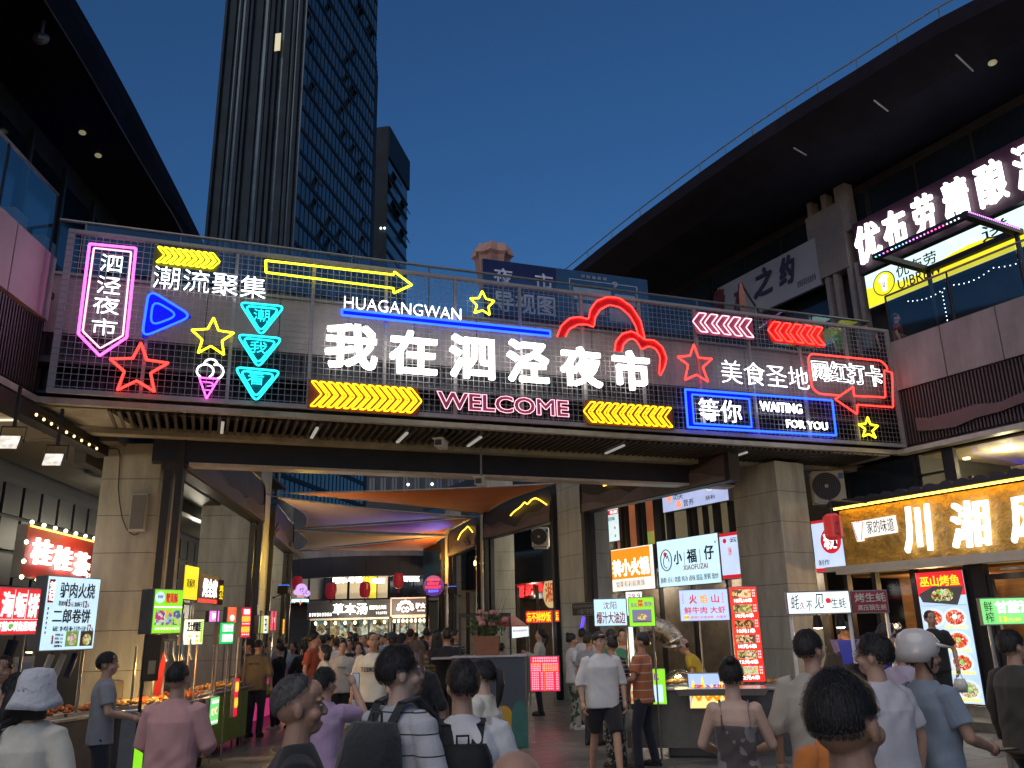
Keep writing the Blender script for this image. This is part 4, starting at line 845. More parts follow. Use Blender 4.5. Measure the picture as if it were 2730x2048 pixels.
x0, z1, xx, z0 = a[0] + dx, a[1], c[0] + dx, c[1]
pq = MB(); pq.poly([(x0 + .22, z0 + .02), (xx, z0 + .05), (xx, z1 + .04), (x0 + .22, z1 + .02)], -.08, 0)
pq.poly([(x0, z1 + .02), (x0 + .30, z1 + .02), (x0 + .22, z0 - .04), (x0 + .08, z0 - .04)], -.09, -.0); pq.build('plaque', em('plaque_white', (1, .96, .9), 1.1), CS.root)
MB().tube([(x0 + .02, -.095, z1), (x0 + .28, -.095, z1), (x0 + .2, -.095, z0 - .01), (x0 + .1, -.095, z0 - .01)], .008, 5, True).build('bowl_outline', REDP, CS.root)
MB().tube([(x0 + .14, -.095, z1), (x0 + .18, -.095, z1 + .16)], .006, 5).tube([(x0 + .18, -.095, z1), (x0 + .24, -.095, z1 + .15)], .006, 5).build('chopsticks', REDP, CS.root)
text(CS.root, 'lettering', '家的味道', x0 + .36, z0 + .08, xx - .03, z1 + .01, BLK, -.085, .004, .0)
# fish poster
FPp = Board('menu_poster', 'tall red back-lit poster of grilled fish and crayfish dishes beside the restaurant door', (2440, 1528), (2565, 1520), (2626, 1877), (2494, 1872), 0, em('poster_blue', (.55, .75, .98), .95, .1), fr=Fr(SR.w(0, -.08)[:2], 151.5), depth=.06, housing=DARK)
CRAY = food('crayfish', [(.75, .03, .02), (.85, .12, .03), (.5, .02, .01), (.9, .3, .08), (.95, .85, .8)], .9, 40); GRN = food('herbs', [(.2, .7, .12), (.35, .85, .2), (.1, .4, .05), (.9, .9, .6)], .9, 60)
FISH = food('grilled_fish', [(.35, .05, .03), (.75, .75, .6), (.2, .55, .1), (.15, .03, .02), (.8, .5, .1)], .9, 34)
FPp.r(0, 0, 1, .19, em('poster_red', (.85, .02, .03), .9), l=1).t('巫山烤鱼', .08, .03, .92, .115, YEL_T, .022)
FPp.r(.0, .26, 1, .27, em('tray_rim', (.5, .65, .8), .8), l=1)
q = MB(); q.poly([(FPp.X(.02), FPp.Z(.17)), (FPp.X(.35), FPp.Z(.115)), (FPp.X(.98), FPp.Z(.125)), (FPp.X(.8), FPp.Z(.265)), (FPp.X(.08), FPp.Z(.235))], -.018, -.0085); q.build('tray_picture', em('tray_dark', (.08, .07, .08), .5), FPp.root)
FPp.disc(.5, .18, .05, FISH, 'food_picture', 5, .95); FPp.disc(.42, .19, .055, FISH, 'food_picture', 6, .8); FPp.disc(.62, .185, .055, FISH, 'food_picture', 7, .85); FPp.disc(.5, .165, .022, GRN, 'food_picture', 8)
for k, (u, v, t_) in enumerate(((.70, .36, '蒜泥小龙虾'), (.25, .36, ''), (.70, .535, '香辣小龙虾'), (.2, .535, ''), (.70, .70, '东南炒炝鸡'), (.2, .7, ''), (.74, .90, '安徽炖鸡锅仔'), (.25, .89, '安徽豆干'))):
    FPp.dish(u, v, .098, (CRAY if k < 6 else food('stew', [(.75, .55, .35), (.9, .85, .7), (.4, .2, .1), (.25, .6, .15)], .9, 40)), em('plate_lit', (.8, .9, 1), .9), 2 + k % 2, .74).disc(u, v - .005, .02, GRN if k != 0 else WHT2, 'garnish', 6)
    if t_: FPp.t({'东南炒炝鸡': '湖南地锅鸡'}.get(t_, t_), u - .23, v + .060, u + .23, v + .086, YEL_T, .02, y=-.03)
# upper signs on the right building
UF = Fr(UR.w(0, -.35)[:2], 151.5)
PB = Board('brewery_sign', 'dark purple sign board with big glowing white characters 优布劳精酿 at upper right', (2269, 582), (2730, 388), (2730, 549), (2291, 718), 0, mat('purple_board', (.05, .015, .035), .5, 0, .15, 1), fr=UF, depth=.15)
w_ = PB.w; MB().box(w_, w_ + 5, -.008, .15, PB.z0, PB.z1).build('face_panel', MATS['purple_board'], PB.root)
LW = em('letter_white3', (1, 1, .97), 2.6); dx = float((UF.o - PB.fr.o) @ PB.fr.X)
for ch, tl, br in (('优', (1100, 700), (1305, 935)), ('布', (1285, 640), (1475, 860)), ('劳', (1475, 545), (1665, 790)), ('精', (1670, 445), (1890, 700)), ('酿', (1880, 345), (2140, 610)), ('酒', (2130, 255), (2400, 520))):
    a = UF.pix(*ZE(*tl), -.05); c = UF.pix(*ZE(*br), -.05); text(PB.root, 'letter', ch, a[0] + dx, (PB.z0 + .12 * PB.h), c[0] + dx, PB.z0 + .86 * PB.h, LW, -.05, .08, .016)
YB = Board('lightbox_sign', 'yellow and white lit brewery lightbox with a round beer glass emblem under the purple board', (2302, 724), (2730, 566), (2730, 690), (2316, 796), 0, em('box_white', (.72, .98, .92), 1.1, .06), fr=UF, depth=.2)
MB().box(YB.w, YB.w + 5, -.008, .2, YB.z0, YB.z1).build('face_panel', MATS['box_white'], YB.root)
yl = em('box_yellow', (1, .86, .02), 1.0, .06); q = MB(); n = 16; q.strip([(YB.w * 1.6 * i / n, YB.z0) for i in range(n + 1)], [(YB.w * 1.6 * i / n, YB.z0 + YB.h * (.50 + .12 * math.sin(i * .8 + 2.2))) for i in range(n + 1)], -.014, -.009); q.build('yellow_wave', yl, YB.root)
YB.disc(.13, .45, .36, BLK, 'emblem', 3, 1).disc(.13, .45, .33, yl, 'emblem', 4, 1); q = MB(); c = (YB.X(.13), YB.Z(.45)); h = YB.h
q.poly([(c[0] - .10 * h, c[1] + .08 * h), (c[0] + .12 * h, c[1] + .08 * h), (c[0] + .09 * h, c[1] - .24 * h), (c[0] - .06 * h, c[1] - .24 * h)], -.024, -.019)
for a_, b_ in ((-.08, .12), (.0, .2), (.1, .16), (.04, .1)): q.poly([(c[0] + a_ * h + .08 * h * math.cos(i * math.pi / 6), c[1] + b_ * h + .07 * h * math.sin(i * math.pi / 6)) for i in range(12)], -.026, -.02)
q.build('beer_glass', WHT2, YB.root); text(YB.root, 'lettering', 'U', c[0] - .03 * h, c[1] - .12 * h, c[0] + .05 * h, c[1] + .02 * h, BLK, -.028, .003, .03)
YB.t('优布劳', .225, .12, .50, .48, NAVY, .01).t('U!BREW', .225, .52, .52, .82, NAVY, .01).t('送', .78, .08, .94, .5, NAVY, .01)
WB = Board('white_signboard', 'unlit white signboard with dark brush characters 之约 left of the purple board', (1828, 817), (2172, 631), (2188, 757), (2020, 838), 0, mat('white_board', (.30, .31, .35), .5, 0, .08, 1), fr=UF, depth=.1)
f_ = WB
dk = mat('brush_blue', (.03, .03, .07), .5); dk2 = mat('brush_red', (.12, .02, .03), .5); dx = float((UF.o - WB.fr.o) @ WB.fr.X)
for ch, tl, br, m in (('约', (612, 935), (750, 1115), dk), ('之', (450, 1035), (600, 1165), dk), ('水', (325, 1130), (420, 1270), dk2), ('缘', (190, 1175), (290, 1290), dk2)):
    a = UF.pix(*ZE(*tl)); c = UF.pix(*ZE(*br)); zc = (a[1] + c[1]) / 2; text(WB.root, 'lettering', ch, a[0] + dx, zc - .42, c[0] + dx, zc + .42, m, -.03, .03, .03, shear=.25)
WB.g(.80, .72, .97, .86, 9, dk, seed=9)
# LED trimmed canopy frame on the balcony
f_ = Fr(FR.w(0, .5)[:2], 151.5)
a = f_.pix(*ZE(1440, 985)); b_ = f_.pix(*ZE(2070, 745)); 
r_ = thing('led_canopy', 'dark flat terrace canopy edged with tiny coloured lights in front of the yellow lightbox', 'canopy', FR, (a[0], .5, 7.1))
zc = (a[1] + b_[1]) / 2; x0, x1 = a[0], b_[0]; cm = DARK
for (xa, xb, ya, yb) in ((x0, x1, -.6, -.45), (x0, x1, 1.1, 1.25), (x0, x0 + .15, -.45, 1.1), (x1 - .15, x1, -.45, 1.1)): MB().box(xa, xb, ya, yb, zc - .04, zc + .08).build('frame_bar', cm, r_)
for x in (x0 + .1, x1 - .1): MB().cyl(x, 1.15, 7.1, zc, .05, 8).build('post', cm, r_)
LEDS = [em('led_%d' % i, c, 5) for i, c in enumerate(((.1, .9, .5), (.2, .5, 1), (.7, .2, 1), (1, .1, .5), (.6, .8, 1)))]
led = [MB().ell((0, 0, 0), (.016, .016, .016), 6, 4).build('led', LEDS[k], r_, raw=True) for k in range(5)]
for k in range(5): led[k].location = (.1 * k + .1, -1.115, zc - 7.12)
for i in range(5, 24): inst(led[i * 5 // 24], 'led', r_, (.1 + (x1 - x0 - .2) * i / 24, -1.115, zc - 7.12))
for i in range(26): inst(led[2], 'led', r_, (x1 - x0 + .0, -1.05 + i * .066, zc - 7.05))
r_ = thing('light_tree', 'small terrace tree of blue lights behind the balcony glass at the far right', 'light tree', FR, (3.0, 1.0, 7.1))
MB().tube([(3, 1, 7.1), (3.05, 1, 7.9), (3.0, 1, 8.6)], [.03, .02, .01], 6).build('trunk', DARK, r_); q = MB(); rg = random.Random(8)
for i in range(60):
    a_ = rg.uniform(0, 6.28); z_ = rg.uniform(7.5, 9.0); rr = .1 + .45 * (9.1 - z_) / 1.6 * rg.random(); q.ell((3 + rr * math.cos(a_), 1 + rr * math.sin(a_), z_), (.02, .02, .02), 6, 4)
q.build('blue_lights', em('blue_led', (.03, .08, 1), 5), r_, kind='stuff')
r_ = thing('light_string', 'string of white and pink lights hung along the balcony behind the glass', 'string lights', FR, (.2, .45, 8.5)); q = MB(); q2 = MB()
for i in range(60): (q if i < 30 else q2).ell((.3 + i * .11, .45, 8.62 - .10 * abs(math.sin(i * .35))), (.012, .012, .012), 6, 4)
for i in range(14): q.ell((1.15, .4, 8.5 - i * .09), (.012, .012, .012), 6, 4)
q.build('white_lights', em('led_w', (.8, .9, 1), 5), r_, kind='stuff'); q2.build('pink_lights', LEDS[3], r_, kind='stuff')
MB().tube([(.3 + i * .11, .46, 8.64 - .10 * abs(math.sin(i * .35))) for i in range(60)], .003, 4).build('cord', DARK, r_)

# ------------------------------------------------------------------ left building
FL = Fr((-7.05, 11.3), -4.)
def left_building():
    root = thing('left_building', 'dark three storey building at the left edge with a sweeping roof and stone parapet', 'building', FL, (0, 0, 0))
    src = MB().bev(0, 1.18, 0, .15, 0, 1.05, .006).build('parapet_panel', mat('parapet_rose', (.42, .30, .33), .6, 0, .12, 1), root, raw=True); src.location = (-.62, 0, 6.5)  # pink light falling on the stone is painted into its colour
    for i in range(-8, 0): inst(src, 'parapet_panel', root, (-.62 + i * 1.2, 0, 6.5))
    MB().box(-10, .55, .13, .2, 5.3, 6.5).build('backing', WALLD, root)
    s = MB().box(0, .035, 0, .07, 0, 1.1).build('fascia_slat', mat('slat_brown'  , (.06, .045, .045), .5, .1), root, raw=True); s.location = (.48, .04, 5.36)
    for i in range(1, 100): inst(s, 'fascia_slat', root, (.48 - i * .075, .04, 5.36))
    MB().box(-10, .55, -.02, .25, 5.2, 5.3).build('bottom_ledge', MATS['ledge'], root)
    gl = glass('balustrade_glass')
    for i in range(6): x = .5 - i * 1.5; MB().box(x - 1.46, x - .04, .09, .102, 7.6, 8.6).build('glass_pane', gl, root); MB().cyl(x, .1, 7.55, 8.62, .022, 8).build('post', DARK, root)
    MB().tube([(-9, .1, 8.62), (.5, .1, 8.62)], .03, 8).build('handrail', GREY, root)
    bx_ = FL.pix(165, 560, .9)[0]
    for i in range(5): MB().bev(bx_ - i * .5 - .42, bx_ - i * .5, .9, 1.2, 7.2, 8.6 - .2 * (i % 2), .02).build('balcony_box', mat('box_grey', (.16, .18, .19), .5), root)
    MB().box(-10, 20, 3.2, 3.5, 5.0, 13).build('upper_wall', WALLD, root); MB().box(-10, 20, .2, 3.2, 7.05, 7.15).build('balcony_floor', WALLD, root)
    for i in range(-6, 10):
        o = MB().box(i * 1.6 + .06, i * 1.6 + 1.54, 3.12, 3.19, 8.4, 12.3).build('window', GLASSD, root); MB().box(i * 1.6 - .05, i * 1.6 + .05, 3.0, 3.12, 7.2, 12.6).build('mullion', mat('mull', (.05, .045, .05), .5), o)
        MB().box(i * 1.6 + .06, i * 1.6 + 1.54, 3.05, 3.11, 10.1, 10.22).build('transom', MATS['mull'], o)
    po = [(60, -230), (185, 0), (270, 145), (350, 290), (420, 425), (480, 540), (530, 640), (560, 705), (600, 800)]
    pi = [(-10, -180), (115, 0), (196, 130), (272, 260), (345, 385), (405, 485), (461, 576), (500, 650), (550, 760)]
    ax = lambda p: np.array([float((p[:2] - FL.o) @ FL.X), float((p[:2] - FL.o) @ FL.Y)])
    E = [ax(atZ(*p, 13.5)) for p in po]; I = [ax(atZ(*p, 12.9)) for p in pi]
    E = [E[0] + (E[0] - E[1]) * 2] + E; I = [I[0] + (I[0] - I[1]) * 2] + I; n = len(E); q = MB()
    for i in range(n - 1): q.loft([[(*E[i], 13.4), (*E[i + 1], 13.4), (*I[i + 1], 12.9), (*I[i], 12.9)], [(*E[i], 13.7), (*E[i + 1], 13.7), (*I[i + 1], 13.6), (*I[i], 13.6)]])
    q.build('roof_edge', MATS['roof_soffit'], root); q = MB()
    for i in range(n - 1): q.loft([[(*I[i], 12.96), (*I[i + 1], 12.96), (I[i + 1][0], 7, 12.96), (I[i][0], 7, 12.96)], [(*I[i], 13.6), (*I[i + 1], 13.6), (I[i + 1][0], 7, 13.6), (I[i][0], 7, 13.6)]])
    q.build('roof_soffit', MATS['soffit_dark'], root)
    MB().tube([(*i_, 12.93) for i_ in I], .02, 4).build('soffit_line', mat('line_grey', (.12, .11, .13), .5), root)
    for px, py in ((220, 352), (262, 413)):
        p = ax(atZ(px, py, 12.9)); MB().ell((*p, 12.88), (.08, .08, .05), 10, 6).build('soffit_lamp', MATS['dim_lamp'], root)
    p = ax(atZ(112, 85, 12.7)); o = MB().ell((*p, 12.55), (.1, .16, .12), 8, 6).build('camera_dome', GREY, root); MB().cyl(p[0], p[1], 12.6, 12.95, .03).build('stalk', GREY, o)
    # ground level ceiling and shop wall
    c_ = mat('porch_ceiling', (.30, .27, .22), .35, .1, .12, 2); MB().box(-6, 4, .26, 3.5, 5.12, 5.18).build('porch_ceiling', c_, root)
    MB().box(-6, 3.1, -.12, .12, 4.88, 5.11).build('porch_beam', DARK, root)
    MB().box(-7, 30.0, 3.0, 3.2, 0, 5.1).build('shop_wall', WALLD, root)
    for i in range(-3, 30):
        for z in (2.2, 2.9, 3.6, 4.3): MB().box(i * .8 + .04, i * .8 + .72, 2.93, 2.99, z, z + .62).build('window', mat('porch_window', (.035, .038, .045), .35, 0, .3, 2), root)
    for k in range(3): MB().box(-1.2 + k * 1.2, -1.17 + k * 1.2, .5, 2.6, 5.09, 5.115).build('ceiling_line', em('line_light', (1, .85, .6), 1.2), root)
    for i in range(9):
        p = ax(atZ(97 + (258 - 97) * (i / 8) , 1098 + (1188 - 1098) * (i / 8) ** .95 + 8, 4.85)); MB().ell((*p, 4.85), (.020, .020, .024), 8, 6).build('festoon_bulb', em('festoon_dim', (1, .68, .28), 3), root)
    MB().tube([(*ax(atZ(97 + 161 * i / 8, 1106 + 90 * (i / 8) ** .95, 4.85)), 4.88) for i in range(9)], .006, 4).build('festoon_cord', DARK, root)
    MB().bev(.3, .9, 2.2, 2.9, 4.95, 5.1, .02).build('vent', DARK, root)
left_building()
def floodlight(px, py, Y, lab):
    p = atY(px, py, Y); fr = Fr(p, 80); r = thing('floodlight', lab, 'floodlight', fr, (0, 0, p[2]), 'floodlights under the left porch'); z = p[2]
    h = MB(); h.loft([[(x, y * k + .02, z + zz * k) for x, y, zz in ((-.14 * k, -.08, -.09), (.14 * k, -.08, -.09), (.14 * k, .02, .11), (-.14 * k, .02, .11))] for k in (1,)] + [[(x, y + .12, z + zz) for x, y, zz in ((-.10, -.06, -.04), (.10, -.06, -.04), (.10, .02, .12), (-.10, .02, .12))]]).build('body', DARK, r)
    MB().add([(-.12, -.085, z - .075), (.12, -.085, z - .075), (.12, .003, z + .10), (-.12, .003, z + .10), (-.12, -.07, z - .085), (.12, -.07, z - .085), (.12, .012, z + .09), (-.12, .012, z + .09)], [(0, 1, 2, 3), (4, 7, 6, 5), (0, 4, 5, 1), (1, 5, 6, 2), (2, 6, 7, 3), (3, 7, 4, 0)]).build('lens', em('flood_lens', (1, .93, .8), .9, .4, 12), r)
    MB().tube([(-.15, .05, z + .02), (-.15, .08, z + .24), (.15, .08, z + .24), (.15, .05, z + .02)], .012, 5).build('bracket', DARK, r); MB().box(-.02, .02, .06, .1, z + .24, 5.1).build('stem', DARK, r)
floodlight(25, 1182, 10.6, 'floodlight hanging under the left porch at the very edge of the frame'); floodlight(143, 1228, 11.8, 'floodlight hanging under the left porch nearer the stone pillar')
# things on the left pillar
pf = Fr(CL, LA - 90 + 180)
r_ = thing('column_speaker', 'slim grey column loudspeaker on the left stone pillar', 'loudspeaker', pf, (pf.pix(370, 1366)[0], 0, pf.pix(370, 1417)[1]))
a = pf.pix(353, 1316, -.06); c = pf.pix(386, 1417, -.06); MB().bev(a[0], c[0], -.10, -.012, c[1], a[1], .01).build('case', mat('speaker_case', (.42, .41, .38), .5), r_); MB().box(a[0] + .02, c[0] - .02, -.108, -.101, c[1] + .04, a[1] - .03).build('grille', mat('grille', (.15, .15, .15), .6, 0, .1, 4, .5, 200), r_)
r_ = thing('cable', 'loose dark cable running down the left stone pillar', 'cable', pf, (0, 0, 0)); pts = [pf.pix(x / 3.95, 1000 + y / 3.95, -.03) for x, y in ((960, 800), (1100, 780), (1240, 772), (1265, 830), (1255, 1050), (1245, 1180), (1260, 1350), (1290, 1520), (1340, 1640), (1410, 1690), (1460, 1670))]
MB().tube([(p[0], -.03, p[1]) for p in rnd(pts, .08, False)], .009, 5).build('wire', DARK, r_, True)
p_ = pf.pix(372, 1860, -.9); q_ = pf.w(p_[0], -.9, 1.35); 
r_ = thing('wall_washer', 'small warm lamp on a short stand at the foot of the left stone pillar', 'lamp', pf, (p_[0], -.9, 0)); MB().cyl(p_[0], -.9, .0, .62, .02, 8).build('stand', GREY, r_); MB().ell((p_[0], -.9, .68), (.06, .06, .06), 10, 6).build('lamp_glow', WARM, r_)  # stand and bulb added; the warm wash belongs to an unseen cart lamp
WASH = pf.w(p_[0], -.88, .95)
a = pf.pix(301, 1815, -.02); c = pf.pix(326, 1863, -.02); r_ = thing('junction_box', 'small metal junction box on the front of the left stone pillar', 'junction box', pf, (a[0], 0, c[1])); MB().bev(a[0], c[0], -.07, -.008, c[1], a[1], .01).build('case', mat('box_bronze', (.3, .24, .15), .4, .5), r_)
# cctv cameras under the bridge
def cctv(px, py, Y, ztop, lab, s=1.):
    p = atY(px, py, Y); fr = Fr(p, 100); z = p[2]; r = thing('security_camera', lab, 'security camera', fr, (0, 0, z), 'security cameras on rods')
    MB().cyl(0, 0, z + .07 * s, ztop, .018 * s, 8).build('rod', GREY, r)
    MB().loft([[(x * s, y, z + zz * s) for x, zz in ((-.06, -.05), (.06, -.05), (.06, .05), (-.06, .05))] for y in (-.2 * s, .12 * s)]).build('body', WHITEP, r); MB().loft([[(x * s, y, z + zz * s) for x, zz in ((-.05, -.04), (.05, -.04), (.05, .04), (-.05, .04))] for y in (-.205 * s, -.2005 * s)]).build('lens', BLK, r)
    MB().box(-.08 * s, .08 * s, -.26 * s, .1 * s, z + .052 * s, z + .062 * s).build('sunshield', WHITEP, r)
cctv(1178, 1187, 14.6, 5.1, 'white security camera hanging under the middle of the footbridge soffit', 1.2); cctv(1283, 1288, 15.4, 5.1, 'security camera on a long rod below the portal beam', 1.2)
# air conditioners
def aircon(fr, x, y, z, lab, w=.9, h=.75, d=.35):
    r = thing('air_conditioner', lab, 'air conditioner', fr, (x, y, z), 'outdoor air conditioner units'); MB().bev(x, x + w, y, y + d, z, z + h, .02).build('case', CREAM, r)
    cx, cz = x + w * .42, z + h * .5; R_ = h * .43; q = MB()
    MB().tube([(cx, y - .0, cz), (cx, y - .015, cz)], R_, 24).build('fan_opening', BLK, r)
    for k in range(7): rr = R_ * (k + 1) / 7; q.tube([(cx + rr * math.cos(i * math.pi / 12), y - .02, cz + rr * math.sin(i * math.pi / 12)) for i in range(24)], .004, 4, True)
    q.build('grille', GREY, r); MB().tube([(cx, y - .02, cz), (cx, y - .035, cz)], h * .06, 12).build('hub', CREAM, r); 
    MB().box(x + .05, x + w - .05, y - .05, y + d + .1, z - .05, z - .005).build('bracket', GREY, r); MB().box(x + w * .82, x + w * .97, y - .006, y + .0, z + h * .72, z + h * .9).build('badge', mat('badge_blue', (.02, .12, .35), .4), r)
f_ = Fr(CR + np.array([.9, 1.2]), 100); a = f_.pix(2172, 1340); c = f_.pix(2248, 1252)
aircon(f_, a[0], 0, a[1], 'air conditioner unit with a blue badge beside the right stone pillar', c[0] - a[0], c[1] - a[1])
f_ = Fr(R2.w(r2n * .6, 2.6)[:2], 95); a = f_.pix(1418, 1457); c = f_.pix(1462, 1405); aircon(f_, a[0], 0, a[1], 'air conditioner unit seen through the second right arch frame', c[0] - a[0], c[1] - a[1])

# ------------------------------------------------------------------ right arcade shops
XR = Fr(atY(1750, 1500, 23.2), RA + 180)
def shops_right():
    root = thing('arcade_shops', 'row of dark framed shops with lit upper rooms behind the right arcade', 'building', XR, (0, 0, 0))
    P = lambda x, y: XR.pix(1550 + x / 3.95, 1250 + y / 3.95)
    MB().box(-16, 4.4, 3.0, 3.2, 0, 7.6).build('back_wall', WALLD, root); MB().box(-16, 4.4, 0.0, .3, 6.9, 7.6).build('upper_fascia', WALLD, root)
    z0 = 3.95; za = 6.9
    MB().box(-16, 4.4, .06, 3, 3.3, z0 - .3).build('floor_band', DARK, root)
    xs = [P(x, 600)[0] for x in (400, 460, 580, 640, 770, 900, 1120, 1180, 1290, 1400, 1560)]
    for i, x in enumerate(xs): MB().box(x, x + (.1, .06, .14, .06, .3, .2, .1, .06, .08, .16, .1)[i], -.02, .12, 3.3, za).build('window_post', DARK, root)
    MB().box(xs[0] - .8, xs[4] - .45, .5, .55, 3.3, za).build('orange_room', em('orange_room', (.42, .12, .05), .8, .35, .8), root)
    MB().box(xs[2] - .3, xs[3] - .1, .46, .49, 3.9, 4.4).build('room_picture', em('room_green', (.5, .5, .1), .7, .3), root)
    MB().box(xs[4] - .3, 4.4, .6, .65, 3.3, za).build('beige_room', em('beige_room', (.20, .145, .085), .85, .35, .8), root)
    for i in range(4): MB().bev(xs[5] + .1 + i * .45, xs[5] + .35 + i * .45, .3, .5, 3.4, 4.05, .03).build('chair_back', DARK, root)
    MB().box(xs[0], 4.4, .04, .05, 3.3, za).build('window_glass', glass('room_glass'), root)
    MB().box(-16, xs[0] - .3, .05, .1, 3.3, za).build('dark_pane', GLASSD, root)
    for i in range(-12, 4): MB().box(i * 1.3, i * 1.3 + .07, .0, .12, .02, 3.2).build('shop_post', DARK, root)
    MB().box(-16, 4.4, 1.4, 1.5, .02, 3.2).build('shop_interior', mat('shop_back', (.16, .125, .09), .6, 0, .5, 1.8), root)
shops_right()
xf = Fr(XR.w(0, -.12)[:2], RA + 180)
b = Board('shop_sign', 'orange and white hot pot shop sign, left of the pale blue sign', (1628, 1470), (1739, 1449), (1747, 1567), (1636, 1579), 0, em('face_cream', (1, .97, .88), 1.05, .05), fr=xf, depth=.2)
b.r(0, 0.02, .93, .72, em('face_orange', (1, .30, .005), 1.0, .05)).t('转小火锅', .03, .25, .90, .66, WHT, .03).t('如果有彩就再领', .1, .77, .78, .92, mat('ochre_print', (.6, .3, .08), .5), 0)
b = Board('shop_sign', 'pale blue restaurant sign with round emblem and characters 小福仔', (1750, 1445), (1911, 1422), (1925, 1552), (1761, 1566), 0, em('face_paleblue', (.62, .88, 1), 1.05, .08), fr=xf, depth=.2)
b.t('小', .28, .25, .42, .55, NAVY, .03).t('福', .50, .25, .66, .55, NAVY, .03).t('仔', .78, .22, .93, .52, NAVY, .03).t('XIAOFUZAI', .43, .58, .82, .69, REDP, .012).t('肠粉 点心 烧腊 炖汤 卤味 甜品 煲粥 现炒', .03, .80, .97, .92, NAVY, 0).r(.455, .3, .46, .58, NAVY, l=2).r(.71, .28, .715, .56, NAVY, l=2).t('®', .95, .15, .98, .20, NAVY)
c_ = (b.X(.15), b.Z(.43)); MB().tube([(c_[0] + .095 * b.w * math.cos(i * math.pi / 12), -.02, c_[1] + .23 * b.h * math.sin(i * math.pi / 12)) for i in range(24)], .014, 5, True).tube([(c_[0] + .05 * b.w * math.cos(t), -.02, c_[1] - .05 + .13 * b.h * math.sin(t)) for t in [i * .5 for i in range(11)]], .011, 5).tube([(c_[0] - .03, -.02, c_[1] + .12), (c_[0] + .04, -.02, c_[1] + .18), (c_[0] + .08, -.02, c_[1] + .1), (c_[0] + .0, -.02, c_[1] + .04)], .012, 5).build('emblem', NAVY, b.root); b.disc(.13, .30, .05, RED_T, 'red_dot')
b = Board('shop_sign', 'white sign with red top and bottom bars, half hidden by the right stone pillar', (1917, 1427), (2062, 1400), (2068, 1530), (1929, 1546), 0, em('face_lilac', (.62, .74, 1), .95, .06), fr=xf, depth=.2)
b.r(0, 0, 1, .07, RED_T).r(0, .92, 1, 1, RED_T).disc(.10, .17, .055, RED_T, 'emblem', 2).t('云正', .2, .12, .5, .22, NAVY, .02).t('贵州', .16, .32, .22, .5, RED_T, .0).disc(.62, .52, .2, RED_T, 'red_disc', 2, 1)
b = Board('shop_sign', 'steamed food sign with orange and black characters high under the portal beam', (1765, 1323), (1939, 1283), (1942, 1332), (1770, 1368), 0, em('face_lilac2', (.55, .62, .95), .8, .1), fr=xf, depth=.2)
b.t('蒸', .07, .05, .16, .45, ORG_T, .02).t('功夫', .18, .05, .34, .42, NAVY, .0).t('蒸', .22, .5, .31, .9, ORG_T, .02).t('营养', .34, .5, .50, .88, NAVY, 0).dish(.75, .12, .28, GRN, WHT2, 2, .6).t('肠粉', .68, .55, .82, .78, NAVY, 0)
b = Board('vertical_banner', 'white vertical strip sign with red arc beside the grey inner pillar', (1620, 1356), (1646, 1349), (1653, 1439), (1626, 1446), 0, em('face_mint', (.75, .95, .95), .9), fr=xf, depth=.1)
b.r(0, .08, 1, .22, RED_T).t('茶颜', .2, .1, .95, .2, WHT2, .02).t('回味', .05, .28, .7, .4, mat('green_print', (.02, .2, .12), .5), .01).dish(.65, .62, .07, CRAY).dish(.65, .85, .07, FISH)
for (nm, TL, TR, BR, BL, col, ttl) in (('white sign with a red disc and the character 粉 right of the stone pillar', (2160, 1391), (2243, 1379), (2251, 1519), (2180, 1527), 'l', '粉'),):
    b = Board('shop_sign', nm, TL, TR, BR, BL, 0, MATS['face_lilac'], fr=Fr(SR.w(0, .3)[:2], 151.5), depth=.15)
    b.r(0, 0, 1, .055, RED_T).r(0, .93, 1, 1, RED_T).disc(.62, .42, .25, RED_T, 'red_disc', 2, 1).t('粉', .38, .26, .88, .58, WHT, .03).t('制作', .12, .77, .5, .88, NAVY, .0)
# red lantern on a bracket beside the golden sign
p = atY(2221, 1405, 15.6); fr = Fr(p, 90); r_ = thing('red_lantern', 'red octagonal paper lantern hanging left of the golden sign under the air conditioner', 'lantern', fr, (0, 0, p[2]))
MB().loft([[(rr * math.cos(j * math.pi / 6), rr * math.sin(j * math.pi / 6), p[2] + zz) for j in range(12)] for zz, rr in ((-.24, .10), (-.19, .165), (.19, .165), (.24, .10))]).build('paper_body', em('lantern_glow2', (.5, .02, .02), .55), r_); text(r_, 'lettering', '川\n湘\n风\n味', -.05, p[2] - .18, .06, p[2] + .18, BLK, -.168, .004, .0)
MB().cyl(0, 0, p[2] + .24, p[2] + .5, .012, 6).build('cord', DARK, r_); MB().cyl(0, 0, p[2] - .36, p[2] - .25, .04, 8, .02).build('tassel', MATS['lantern_red'], r_); MB().tube([(0, 0, p[2] + .5), (.9, .5, p[2] + .5)], .02, 6).build('bracket', DARK, r_)

